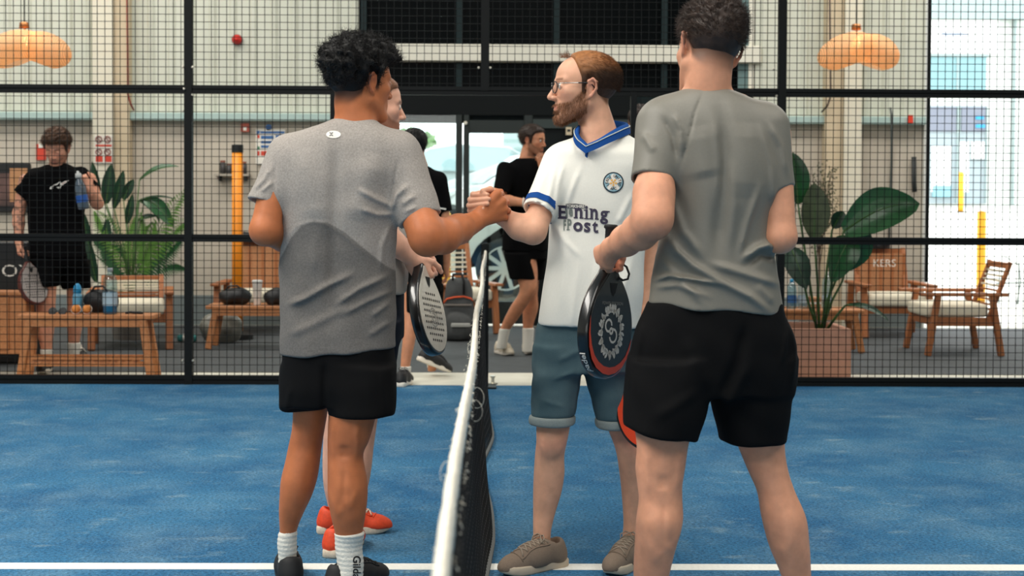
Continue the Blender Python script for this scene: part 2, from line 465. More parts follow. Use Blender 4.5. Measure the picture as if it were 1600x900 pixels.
# ================================================================== net
net = empty('padel_net', (0, 5.2, 0), 'black padel net with frayed white top tape running away from the camera', 'net')
def npart(mb, nm, mt, **k):
    return mb.build(nm, mt, net, loc=(0, -5.2, 0), **k)
def ztop(y): return .915 - .03 * (1 - ((y - 5.2) / 5) ** 2)
rng = random.Random(4)
tapew = mat('tape_white', srgb(232, 226, 210), rough=.95, noise=.08, nscale=60, bump=.5, bscale=120)
m = MB(); N = 240; ring = 10; vs = []; fs = []
for i in range(N + 1):
    y = .3 + 9.8 * i / N; z = ztop(y) + rng.uniform(-.0015, .0015)
    xo = .004 * math.sin(y * 2.1) + rng.uniform(-.0008, .0008)
    fray = rng.uniform(0, .012)
    prof = [(-.008, -.045 - fray), (-.009, -.02), (-.0075, .002), (-.004, .008), (.001, .009), (.005, .0075), (.008, .001), (.009, -.016), (.0085, -.034 - fray), (0, -.034)]
    vs += [(xo + a, y, z + b) for a, b in prof]
for i in range(N):
    for k in range(ring):
        k2 = (k + 1) % ring; fs.append((i * ring + k, i * ring + k2, (i + 1) * ring + k2, (i + 1) * ring + k))
m.add(vs, fs); npart(m, 'top_tape', tapew, smooth=True)
# sagging net below
hem = [(.3, .0), (3.5, .03), (4.6, .02), (5.1, .035), (5.55, .058), (6.1, .05), (6.6, .02), (7.1, -.004), (7.5, .03), (7.9, .058), (8.4, .04), (9.2, .01), (10.1, 0)]
hy, hx = np.array([a for a, b in hem]), np.array([b for a, b in hem])
def hemx(y):
    return float(np.interp(y, hy, hx) * .5 + np.interp(y - .15, hy, hx) * .25 + np.interp(y + .15, hy, hx) * .25)
def npt(y, t):
    """t 0 at the tape, 1 at the hem"""
    zt = ztop(y) - .03; z = zt + (0.012 - zt) * t
    return (hemx(y) * (max(t, 0) ** 2.2) + .007 * math.sin(y * 5 + t * 6) * t * (1 - t) * 4 * .5, y + .02 * math.sin(t * 5 + y), z)
netm = mat('net_cord', srgb(20, 20, 20), rough=.8)
m = MB(); cell = .042; NZ = 20
ny = int(9.7 / cell)
for i in range(ny + 1):
    y = .35 + i * cell
    m.tube([npt(y, t / NZ) for t in range(NZ + 1)], .0023, 3, cap=False)
for t in range(1, NZ):
    m.tube([npt(.35 + i * cell, t / NZ) for i in range(ny + 1)], .0023, 3, cap=False)
o = npart(m, 'netting', netm); tag(o, kind='stuff')
m = MB(); m.tube([npt(.35 + i * .1, 1) for i in range(98)], .012, 6); npart(m, 'bottom_hem', mat('hem_grey', srgb(96, 98, 96), rough=.9))
# matted fuzz right under the tape
m = MB()
for i in range(6000):
    y = rng.uniform(1.2, 10.0); t = rng.uniform(-.012, .12) ; a = Vector(npt(y, t)); 
    d = Vector((rng.uniform(-.4, 1), rng.uniform(-1, 1), rng.uniform(-1, .6))).normalized() * rng.uniform(.006, .016)
    m.tube([a, a + d * .6 + Vector((0, 0, -.002)), a + d], .0009, 3, cap=False)
o = npart(m, 'cord_fuzz', netm); tag(o, kind='stuff')
m = MB()
for i in range(500):
    y = rng.uniform(1.0, 10.0); z = ztop(y); sx = rng.choice((-1, 1, 1))
    a = Vector((sx * .0115, y, z - rng.uniform(-.004, .055)))
    d = Vector((sx * rng.uniform(.3, 1), rng.uniform(-1, 1), rng.uniform(-1, .5))).normalized() * rng.uniform(.002, .006)
    m.tube([a, a + d * .5, a + d + Vector((0, 0, -.002))], .0006, 3, cap=False)
o = npart(m, 'tape_fuzz', tapew); tag(o, kind='stuff')
m = MB()
for (px, py, Y, r) in ((714, 650, 2.3, .006), (747, 545, 3.2, .010), (735, 560, 3.0, .009)):
    m = MB()
    c = Vector((-.013 if px < 730 else .013, Y, ztop(Y) - .015)); sg = -1 if px < 730 else 1
    pts = [c + Vector((sg * (r * (1 - math.cos(a)) + .002), .5 * r * math.sin(a * 1.3), r * 1.1 * math.sin(a) - .006 * a)) for a in [k * .42 for k in range(15)]]
    m.tube(pts, .0005, 4); npart(m, 'loose_thread', tapew)
m = MB(); m.box((-.026, 10.02, 0), (.026, 10.1, Z(380, 10.06)), bev=.006); m.box((-.08, 9.98, 0), (.08, 10.14, .012)); npart(m, 'net_post', black)
# ================================================================== implicit surfaces (bodies and clothes)
def axis(lo, hi, step, fine=()):
    """rectilinear axis: coarse step with finer stretches (a, b, step)"""
    out = [lo]; x = lo
    while x < hi:
        st = step
        for a, b, s in fine:
            if a <= x <= b: st = min(st, s)
        x += st; out.append(x)
    return np.array(out, F32)

def smin(a, b, k):
    if k <= 0: return np.minimum(a, b)
    h = np.maximum(k - np.abs(a - b), 0) / k
    return np.minimum(a, b) - h * h * k * .25
def smax(a, b, k): return -smin(-a, -b, k)

class Field:
    def __init__(s, lo, hi, step, fine=()):
        """fine: list of (lo3, hi3, step) boxes"""
        s.ax = [axis(lo[i], hi[i], step, [(f[0][i], f[1][i], f[2]) for f in fine]) for i in range(3)]
        s.d = np.full([len(a) for a in s.ax], .5, F32)
    def sl(s, lo, hi):
        r = []
        for i in range(3):
            a = max(0, int(np.searchsorted(s.ax[i], lo[i])) - 1); b = min(len(s.ax[i]), int(np.searchsorted(s.ax[i], hi[i])) + 1)
            r.append(slice(a, max(a, b)))
        return tuple(r)
    def grid(s, sl):
        return s.ax[0][sl[0]][:, None, None], s.ax[1][sl[1]][None, :, None], s.ax[2][sl[2]][None, None, :]
    def put(s, prim, k=0.0, sub=False):
        lo, hi, fn = prim
        pad = k + .025
        sl = s.sl(np.array(lo) - pad, np.array(hi) + pad)
        if any(q.stop <= q.start for q in sl): return
        d = fn(*s.grid(sl)).astype(F32)
        if sub: s.d[sl] = smax(s.d[sl], -d, k)
        else: s.d[sl] = smin(s.d[sl], d, k)
    def cut(s, n, p, k=0.0):
        """remove the side the normal n points to"""
        X_, Y_, Z_ = s.grid((slice(None),) * 3)
        d = (X_ - p[0]) * n[0] + (Y_ - p[1]) * n[1] + (Z_ - p[2]) * n[2]
        s.d = smax(s.d, d.astype(F32), k)
    def displace(s, fn, band=.05):
        """fn(x,y,z) -> outward offset near the surface"""
        ix = np.where(np.abs(s.d) < band)
        s.d[ix] -= fn(s.ax[0][ix[0]], s.ax[1][ix[1]], s.ax[2][ix[2]]).astype(F32)
    def extract(s, smooth=0):
        d = s.d; d[0], d[-1] = .1, .1; d[:, 0], d[:, -1] = .1, .1; d[:, :, 0] = .1; d[:, :, -1] = .1
        ins = d < 0
        nx, ny, nz = d.shape
        cnt = np.zeros((nx - 1, ny - 1, nz - 1), np.int8)
        for a in (0, 1):
            for b in (0, 1):
                for c in (0, 1):
                    cnt += ins[a:nx - 1 + a, b:ny - 1 + b, c:nz - 1 + c]
        act = (cnt > 0) & (cnt < 8)
        I, J, K = np.where(act)
        vid = np.full(act.shape, -1, np.int32); vid[I, J, K] = np.arange(len(I))
        pos = np.zeros((len(I), 3)); num = np.zeros(len(I))
        cor = [(a, b, c) for a in (0, 1) for b in (0, 1) for c in (0, 1)]
        val = {c: d[I + c[0], J + c[1], K + c[2]] for c in cor}
        for c in cor:
            for axn in range(3):
                if c[axn]: continue
                e = list(c); e[axn] = 1; e = tuple(e)
                v0, v1 = val[c], val[e]; cr = (v0 < 0) != (v1 < 0)
                t = np.where(cr, v0 / np.where(cr, v0 - v1, 1), 0)
                q = np.tile(np.array(c, float), (len(I), 1)); q[:, axn] = t
                pos += q * cr[:, None]; num += cr
        pos /= num[:, None]
        ijk = (I, J, K); V = np.empty_like(pos)
        for i in range(3):
            a = s.ax[i]; V[:, i] = a[ijk[i]] + pos[:, i] * (a[ijk[i] + 1] - a[ijk[i]])
        quads = []
        # x edges
        e = ins[:-1] != ins[1:]; i, j, k = np.where(e[:, 1:-1, 1:-1]); j += 1; k += 1
        q = np.stack([vid[i, j - 1, k - 1], vid[i, j, k - 1], vid[i, j, k], vid[i, j - 1, k]], 1); f = ~ins[i, j, k]; q[f] = q[f][:, ::-1]; quads.append(q)
        e = ins[:, :-1] != ins[:, 1:]; i, j, k = np.where(e[1:-1, :, 1:-1]); i += 1; k += 1
        q = np.stack([vid[i - 1, j, k - 1], vid[i - 1, j, k], vid[i, j, k], vid[i, j, k - 1]], 1); f = ~ins[i, j, k]; q[f] = q[f][:, ::-1]; quads.append(q)
        e = ins[:, :, :-1] != ins[:, :, 1:]; i, j, k = np.where(e[1:-1, 1:-1]); i += 1; j += 1
        q = np.stack([vid[i - 1, j - 1, k], vid[i, j - 1, k], vid[i, j, k], vid[i - 1, j, k]], 1); f = ~ins[i, j, k]; q[f] = q[f][:, ::-1]; quads.append(q)
        Q = np.concatenate(quads).astype(np.int32)
        for _ in range(smooth):
            acc = np.zeros_like(V); n = np.zeros(len(V))
            for a, b in ((0, 1), (1, 2), (2, 3), (3, 0)):
                for x_, y_ in ((a, b), (b, a)):
                    n += np.bincount(Q[:, x_], minlength=len(V))
                    for c in range(3): acc[:, c] += np.bincount(Q[:, x_], weights=V[Q[:, y_], c], minlength=len(V))
            V = V * .5 + acc / np.maximum(n, 1)[:, None] * .5
        return V, Q

def np_mesh(name, V, Q, mats, col=None, mi=None):
    me = bpy.data.meshes.new(name)
    V = np.asarray(V, np.float32); Q = np.asarray(Q, np.int32); n = Q.shape[1]
    me.vertices.add(len(V)); me.vertices.foreach_set('co', V.ravel())
    me.loops.add(Q.size); me.loops.foreach_set('vertex_index', Q.ravel())
    me.polygons.add(len(Q)); me.polygons.foreach_set('loop_start', np.arange(0, Q.size, n, dtype=np.int32))
    me.polygons.foreach_set('use_smooth', np.ones(len(Q), bool))
    if not isinstance(mats, (list, tuple)): mats = [mats]
    for m in mats: me.materials.append(m)
    if mi is not None: me.polygons.foreach_set('material_index', np.asarray(mi, np.int32))
    me.update(calc_edges=True)
    if col is not None:
        a = me.color_attributes.new('col', 'FLOAT_COLOR', 'POINT')
        c = np.ones((len(V), 4), np.float32); c[:, :3] = col; a.data.foreach_set('color', c.ravel())
    return me
def tris_only(V, Q): return V, Q

# ---- primitives: (lo, hi, fn)
def cone(a, b, ra, rb, flat=None, cap=(False, False)):
    a = np.array(a, float); b = np.array(b, float); ba = b - a; L2 = max(float(ba @ ba), 1e-12); L = math.sqrt(L2)
    R = max(ra, rb)
    def fn(x, y, z):
        px, py, pz = x - a[0], y - a[1], z - a[2]
        tr = (px * ba[0] + py * ba[1] + pz * ba[2]) / L2
        t = np.clip(tr, 0, 1)
        qx, qy, qz = px - t * ba[0], py - t * ba[1], pz - t * ba[2]
        if flat is not None:
            v, f = flat; c = qx * v[0] + qy * v[1] + qz * v[2]; g = (1 / f - 1) * c
            qx, qy, qz = qx + g * v[0], qy + g * v[1], qz + g * v[2]
        d = np.sqrt(qx * qx + qy * qy + qz * qz) - (ra + (rb - ra) * t)
        if flat is not None: d = d * min(1, flat[1] * 1.15)
        if cap[0]: d = np.maximum(d, -tr * L)
        if cap[1]: d = np.maximum(d, (tr - 1) * L)
        return d
    return np.minimum(a, b) - R * 1.3, np.maximum(a, b) + R * 1.3, fn
def ell(c, r, Rm=None):
    c = np.array(c, float); r = np.array(r, float); M = np.eye(3) if Rm is None else np.array(Rm)   # columns = local axes
    def fn(x, y, z):
        px, py, pz = x - c[0], y - c[1], z - c[2]
        l = [px * M[0, i] + py * M[1, i] + pz * M[2, i] for i in range(3)]
        k0 = np.sqrt((l[0] / r[0]) ** 2 + (l[1] / r[1]) ** 2 + (l[2] / r[2]) ** 2)
        k1 = np.sqrt((l[0] / r[0] ** 2) ** 2 + (l[1] / r[1] ** 2) ** 2 + (l[2] / r[2] ** 2) ** 2)
        return k0 * (k0 - 1) / np.maximum(k1, 1e-3)
    R = r.max()
    return c - R, c + R, fn
def hermite(zq, zs, vs):
    """smooth interpolation (monotone-ish cubic) of vs over increasing zs"""
    zs = np.array(zs, float); vs = np.array(vs, float); n = len(zs)
    zq = np.clip(zq, zs[0], zs[-1])
    m = np.gradient(vs, zs) if n > 2 else np.full(n, (vs[-1] - vs[0]) / (zs[-1] - zs[0]))
    i = np.clip(np.searchsorted(zs, zq) - 1, 0, n - 2); h = zs[i + 1] - zs[i]; t = (zq - zs[i]) / h
    return ((2 * t ** 3 - 3 * t ** 2 + 1) * vs[i] + (t ** 3 - 2 * t ** 2 + t) * h * m[i] + (-2 * t ** 3 + 3 * t ** 2) * vs[i + 1] + (t ** 3 - t ** 2) * h * m[i + 1])
def zloft(rows, n=2.0, inflate=0.0, ztop=None, zbot=None, k=.01, tilt=None):
    """rows: (py, xl, xr, Y, depth) photo outline at depth Y, half thickness in metres (number or factor of half width when < 0)"""
    rr = []
    for (py, xl, xr, Y, dep) in rows:
        a = P(xl, py, Y); b = P(xr, py, Y); hw = (b.x - a.x) / 2
        rr.append((a.z * .5 + b.z * .5, (a.x + b.x) / 2, Y, hw + inflate, (dep if dep > 0 else -dep * hw) + inflate))
    rr.sort()
    A = np.array(rr); zs = A[:, 0]
    zt = zs[-1] if ztop is None else ztop; zb = zs[0] if zbot is None else zbot
    lo = (A[:, 1] - A[:, 3]).min() - .01, (A[:, 2] - A[:, 4]).min() - .01, zb
    hi = (A[:, 1] + A[:, 3]).max() + .01, (A[:, 2] + A[:, 4]).max() + .01, zt
    def fn(x, y, z):
        zz = z.ravel(); sh = z.shape
        cx, cy, a, b = [hermite(zz, zs, A[:, i]).reshape(sh) for i in (1, 2, 3, 4)]
        u = np.abs(x - cx) / a; v = np.abs(y - cy) / b
        k0 = (u ** n + v ** n + 1e-9) ** (1 / n)
        g = np.sqrt((u ** (n - 1) / a) ** 2 + (v ** (n - 1) / b) ** 2) / np.maximum(k0, 1e-4) ** (n - 1)
        d = (k0 - 1) / np.maximum(g, .6 / np.maximum(a, b))
        zt_ = z - zt; zb_ = zb - z
        if tilt is not None: zb_ = zb_ + tilt[0] * (x - tilt[1])
        return smax(smax(d, zt_ + 0 * d, k), zb_ + 0 * d, k)
    return lo, hi, fn
def chain(F, pts, rs, k=.008, **kw):
    for i in range(len(pts) - 1): F.put(cone(pts[i], pts[i + 1], rs[i], rs[i + 1], **kw), k)

def ridges(lst, near=None):
    """cloth folds. lst: (points [(px,py)], Y, width m, height m); only on the side nearer than plane near"""
    R = []
    for pts, Y, wd, hg in lst:
        q = [P(a, b, Y) for a, b in pts]; R.append((np.array([[v.x, v.z] for v in q]), wd, hg, Y))
    def fn(x, y, z):
        out = np.zeros_like(x, dtype=float)
        for q, wd, hg, Y in R:
            best = np.full_like(out, 1e9); tt = np.zeros_like(out); n = len(q) - 1
            for i in range(n):
                ax, az = q[i]; bx, bz = q[i + 1]; L2 = (bx - ax) ** 2 + (bz - az) ** 2
                t = np.clip(((x - ax) * (bx - ax) + (z - az) * (bz - az)) / L2, 0, 1)
                e = (x - ax - t * (bx - ax)) ** 2 + (z - az - t * (bz - az)) ** 2
                up = e < best; best = np.where(up, e, best); tt = np.where(up, (i + t) / n, tt)
            fade = np.clip(tt * 5, 0, 1) * np.clip((1 - tt) * 5, 0, 1) * .8 + .2
            o = hg * np.exp(-best / (wd * wd)) * fade
            if near is not None: o = o * (1 / (1 + np.exp(np.clip((y - near) / .012, -30, 30))))
            out += o
        return out
    return fn
def waves(seed, n, amp, fmin, fmax, aniso=(1, 1, 1)):
    r = np.random.RandomState(seed); D = r.normal(size=(n, 3)) * np.array(aniso); D /= np.linalg.norm(D, axis=1)[:, None]
    fr = r.uniform(fmin, fmax, n) * 2 * np.pi; ph = r.uniform(0, 6.28, n)
    def fn(x, y, z):
        o = np.zeros_like(x, dtype=float)
        for i in range(n):
            w_ = np.sin((D[i, 0] * x + D[i, 1] * y + D[i, 2] * z) * fr[i] + ph[i])
            o += w_
        return o * amp / math.sqrt(n)
    return fn

# ---- strands (hair, fuzz) as thin three-sided spikes
def strands(name, roots, nrm, length, radius, mt, parent, loc, droop=(0, 0, -.3), jitter=.5, curl=0.0, seed=1, seg=4, flow=None, col=None):
    r = np.random.RandomState(seed); n = len(roots)
    L = length * r.uniform(.6, 1.25, n)[:, None]
    d = nrm + r.normal(size=(n, 3)) * jitter * .5
    if flow is not None: d = d + flow
    d /= np.linalg.norm(d, axis=1)[:, None]
    t1 = np.cross(d, np.array([.3, .5, .81])); t1 /= np.linalg.norm(t1, axis=1)[:, None]; t2 = np.cross(d, t1)
    pts = []
    ph = r.uniform(0, 6.28, n)[:, None]; cr = curl * r.uniform(.6, 1.4, n)[:, None]
    for i in range(seg + 1):
        t = i / seg
        p = roots + d * L * t + np.array(droop) * L * t * t
        if curl:
            a = ph + t * 7.5
            p = p + (t1 * np.cos(a) + t2 * np.sin(a)) * cr * min(1, t * 2.2)
        pts.append(p)
    V = []; 
    for i in range(seg + 1):
        rad = radius * (1 - .8 * i / seg)
        for k in range(3):
            a = 2 * math.pi * k / 3
            V.append(pts[i] + (t1 * math.cos(a) + t2 * math.sin(a)) * rad)
    V = np.stack(V, 1).reshape(-1, 3)       # strand-major
    st = (seg + 1) * 3; q = []
    for i in range(seg):
        for k in range(3):
            k2 = (k + 1) % 3; q.append((i * 3 + k, i * 3 + k2, (i + 1) * 3 + k2, (i + 1) * 3 + k))
    Q = (np.array(q)[None] + (np.arange(n) * st)[:, None, None]).reshape(-1, 4)
    o = link(name, np_mesh(name, V - np.array(loc), Q, mt, None if col is None else np.repeat(col, st, axis=0)), parent); tag(o, kind='stuff'); return o
def vnormals(V, Q):
    n = np.cross(V[Q[:, 2]] - V[Q[:, 0]], V[Q[:, 3]] - V[Q[:, 1]]); out = np.zeros_like(V)
    for i in range(4):
        for c in range(3): out[:, c] += np.bincount(Q[:, i], weights=n[:, c], minlength=len(V))
    return out / np.maximum(np.linalg.norm(out, axis=1), 1e-12)[:, None]

# ================================================================== anatomy
class Head:
    """c = centre between crown and chin, fwd = facing direction, up; s = scale (1 -> 0.235 m tall)"""
    def __init__(s, c, yaw, pitch=0.0, roll=0.0, sc=1.0):
        # yaw 0 looks along +Y, positive turns to +X; pitch down positive
        M = Matrix.Rotation(-yaw, 3, 'Z') @ Matrix.Rotation(-pitch, 3, 'X') @ Matrix.Rotation(roll, 3, 'Y')
        s.c = np.array(c, float); s.M = np.array(M); s.s = sc
    def w(s, x, y, z): return s.c + s.M @ (np.array([x, y, z]) * s.s)
    def loc(s, V): return ((V - s.c) @ s.M) / s.s
    def cone(s, a, b, ra, rb, **k): return cone(s.w(*a), s.w(*b), ra * s.s, rb * s.s, **k)
    def ell(s, c, r): return ell(s.w(*c), np.array(r) * s.s, s.M)
    def skull(s, F, ears=True, nose=1.0, jaw=1.0):
        F.put(s.ell((0, -.018, .034), (.075, .098, .084)), 0)
        F.put(s.ell((0, .034, .036), (.062, .055, .060)), .02)
        F.put(s.ell((0, .036, -.03), (.056, .052, .068)), .02)
        F.put(s.ell((0, .0, -.03), (.062, .070, .055)), .02)
        for g in (-1, 1):
            F.put(s.cone((g * .054, -.004, -.052), (g * .02, .068, -.097), .017 * jaw, .018), .025)
            F.put(s.ell((g * .044, .050, -.014), (.017, .022, .014)), .03)
        F.put(s.ell((0, .075, -.098), (.023 * jaw, .017, .017)), .015)
        F.put(s.ell((0, .070, -.062), (.031, .022, .028)), .015)
        for g in (-1, 1):
            F.put(s.cone((g * .012, .085, .022), (g * .045, .066, .024), .008, .009), .014)
        for g in (-1, 1):
            F.put(s.ell((g * .031, .094, .004), (.018, .014, .011)), .012, sub=True)
            F.put(s.ell((g * .031, .0745, .004), (.0145, .0125, .0115)), .002)
        F.put(s.cone((0, .082, .016), (0, .107 * (.9 + .1 * nose), -.030), .0075, .0105 * nose), .010)
        for g in (-1, 1): F.put(s.ell((g * .0125, .094, -.034), (.0085, .012, .008)), .005)
        # lips
        F.put(s.cone((0, .0915, -.0585), (.021, .0795, -.064), .005, .003), .003); F.put(s.cone((0, .0915, -.0585), (-.021, .0795, -.064), .005, .003), .003)
        F.put(s.cone((0, .0905, -.0715), (.017, .0805, -.068), .0058, .003), .003); F.put(s.cone((0, .0905, -.0715), (-.017, .0805, -.068), .0058, .003), .003)
        F.put(s.ell((0, .086, -.083), (.02, .008, .004)), .008, sub=True)
        if ears:
            for g in (-1, 1):
                F.put(s.cone((g * .072, -.006, -.022), (g * .077, -.016, .012), .010, .014, flat=(s.M @ np.array([1, -.25 * g, 0]), .45)), .006)
                pts = [(g * .073, .003, -.004), (g * .079, -.002, .020), (g * .085, -.016, .028), (g * .088, -.029, .017), (g * .084, -.028, -.004), (g * .077, -.014, -.027), (g * .071, -.004, -.034)]
                for i in range(len(pts) - 1): F.put(s.cone(pts[i], pts[i + 1], .0042, .0044 if i < 4 else .0055), .004)
                F.put(s.ell((g * .083, -.010, -.004), (.006, .008, .013)), .004, sub=True)
    def bounds(s, pad=.04):
        r = .15 * s.s + pad; return s.c - r, s.c + r

def sstep(a, b, x): 
    t = np.clip((x - a) / (b - a), 0, 1); return t * t * (3 - 2 * t)
def hair_mask(L, front=.055, temple=.03, nape=-.055, side=-.0):
    """how much of the scalp (head-local points L) is covered by hair, 0..1; hairline from forehead over ears to nape"""
    x, y, z = L[:, 0], L[:, 1], L[:, 2]
    # boundary height as function of y: front hairline high, dips before the ear (sideburn), behind ear to the nape
    yb = np.array([-.14, -.10, -.06, -.030, -.012, .004, .022, .040, .060, .10]); 
    zb = np.array([nape, nape, nape + .012, -.02, .022, -.012, -.006, temple + .012, front + .02, front + .02])
    h = np.interp(y, yb, zb)
    return sstep(-.006, .008, z - h)

class Hand:
    """local axes: x to the thumb side, y along the fingers, z out of the back of the hand"""
    def __init__(s, wrist, fwd, back, left=False, sc=1.0):
        y = np.array(fwd, float); y /= np.linalg.norm(y); z = np.array(back, float); z -= y * (z @ y); z /= np.linalg.norm(z)
        x = np.cross(y, z)
        s.flip = 1.0
        s.o = np.array(wrist, float); s.M = np.stack([x * (-1 if left else 1) * -1, y, z], 1); s.s = sc
        # right hand: thumb side is -(y x z)
    def w(s, p): return s.o + s.M @ (np.array(p, float) * s.s)
    def put(s, F, curls=((20, 30, 20),) * 4, thumb=((.034, .022, -.008), (.052, .052, -.022), (.056, .082, -.030), (.052, .105, -.034)), spread=4.0):
        c = lambda a, b, ra, rb, k, **kw: F.put(cone(s.w(a), s.w(b), ra * s.s, rb * s.s, **kw), k)
        zax = s.M[:, 2]
        c((0, -.03, 0), (0, .02, 0), .026, .027, .015, flat=(zax, .72))
        for i, x in enumerate((.026, .009, -.009, -.026)):
            c((x * .7, .015, 0), (x, .088 - .004 * abs(i - 1), 0), .0165, .0125, .014)
        c((.018, .02, -.008), (.034, .05, -.014), .018, .013, .014)
        c((-.02, .02, -.007), (-.024, .06, -.008), .017, .013, .014)
        Ls = ((.042, .026, .020), (.046, .030, .021), (.043, .028, .020), (.034, .021, .018))
        rs = (.0090, .0092, .0088, .0078)
        for i, x in enumerate((.027, .009, -.009, -.026)):
            p = np.array([x, .090 - .004 * abs(i - 1), 0]); an = 0; sp = R_((1.5 - i) * spread)
            for j in range(3):
                an += R_(curls[i][j]); d = np.array([math.sin(sp) * math.cos(an), math.cos(sp) * math.cos(an), -math.sin(an)])
                q = p + d * Ls[i][j]; c(p, q, rs[i] - .0006 * j, rs[i] - .0006 * (j + 1), .004); p = q
        for j in range(3): c(thumb[j], thumb[j + 1], (.0125, .0108, .0098)[j], (.0108, .0098, .0085)[j], .006)

skin_bump = dict(bump=.04, bscale=220)
def skin_mat(name): return mat(name, (1, 1, 1, 1), rough=.52, spec=.35, sss=.12, attr='col', noise=.10, nscale=26, **skin_bump)
SKIN = skin_mat('skin')
def lin(r, g, b): return np.array(srgb(r, g, b)[:3])
def blend(col, m, c): return col * (1 - m[:, None]) + np.array(c)[None] * m[:, None]
EYEW = mat('eye_white', srgb(225, 220, 212), rough=.25); EYED = mat('eye_iris', srgb(40, 34, 30), rough=.2)
def eyes(H, root, loc):
    for g in (-1, 1):
        c = Vector(H.w(g * .031, .0765, .0045)); Mx = Matrix(H.M.tolist()).to_4x4(); Mx.translation = c
        m = MB(); m.lathe([(.0001, -.0122), (.006, -.0105), (.0105, -.006), (.012, 0), (.0105, .006), (.006, .0104)], 14, Mx @ Matrix.Rotation(-math.pi / 2, 4, 'X') @ Matrix.Scale(H.s, 4))
        m.cur = 1; m.lathe([(.0059, .0106), (.003, .0119), (.0001, .0122)], 14, Mx @ Matrix.Rotation(-math.pi / 2, 4, 'X') @ Matrix.Scale(H.s, 4))
        me = m.mesh('eye', [EYEW, EYED], True); me.transform(Matrix.Translation(-Vector(loc))); link('eye', me, root)

def head_color(V, H, base, lip, hairc, mask=None, beard=None, beardc=None, brow=True, stub=0.0):
    L = H.loc(V); col = np.tile(base, (len(V), 1)); r = np.abs(L).max(1)
    inhead = (r < .16) & (L[:, 2] > -.125)
    x, y, z = L.T
    lipm = np.exp(-((z + .065) / .009) ** 2) * sstep(.078, .086, y) * sstep(.024, .016, np.abs(x)) * inhead
    col = blend(col, lipm * .7, lip)
    cheek = np.exp(-(((np.abs(x) - .04) / .022) ** 2 + ((z + .025) / .02) ** 2)) * sstep(.03, .06, y) * inhead
    col = blend(col, cheek * .25, lip)
    earm = sstep(.074, .082, np.abs(x)) * (z < .04) * (z > -.045) * inhead
    col = blend(col, earm * .35, lip)
    if mask is not None: col = blend(col, mask(L) * inhead, hairc)
    if beard is not None: col = blend(col, beard(L) * inhead, beardc)
    if brow:
        b = np.exp(-((z - .026 + .15 * np.maximum(0, np.abs(x) - .03)) / .0045) ** 2) * sstep(.012, .016, np.abs(x)) * sstep(.054, .045, np.abs(x)) * (y > .05) * inhead
        col = blend(col, b * .85, hairc)
    return col
def beard_region(L, top=-.03, must=True):
    x, y, z = L.T
    side = np.interp(y, [-.02, .0, .02, .05, .075, .12], [-.0, .0, -.012, -.042, -.048, -.048])
    m = sstep(.004, -.008, z - side) * sstep(-.012, .004, y) * sstep(-.135, -.115, z)
    lips = np.exp(-((z + .066) / .008) ** 2) * (np.abs(x) < .022) * (y > .07)
    nose = sstep(-.044, -.040, z) * (y > .08)
    return np.clip(m - lips - nose, 0, 1)

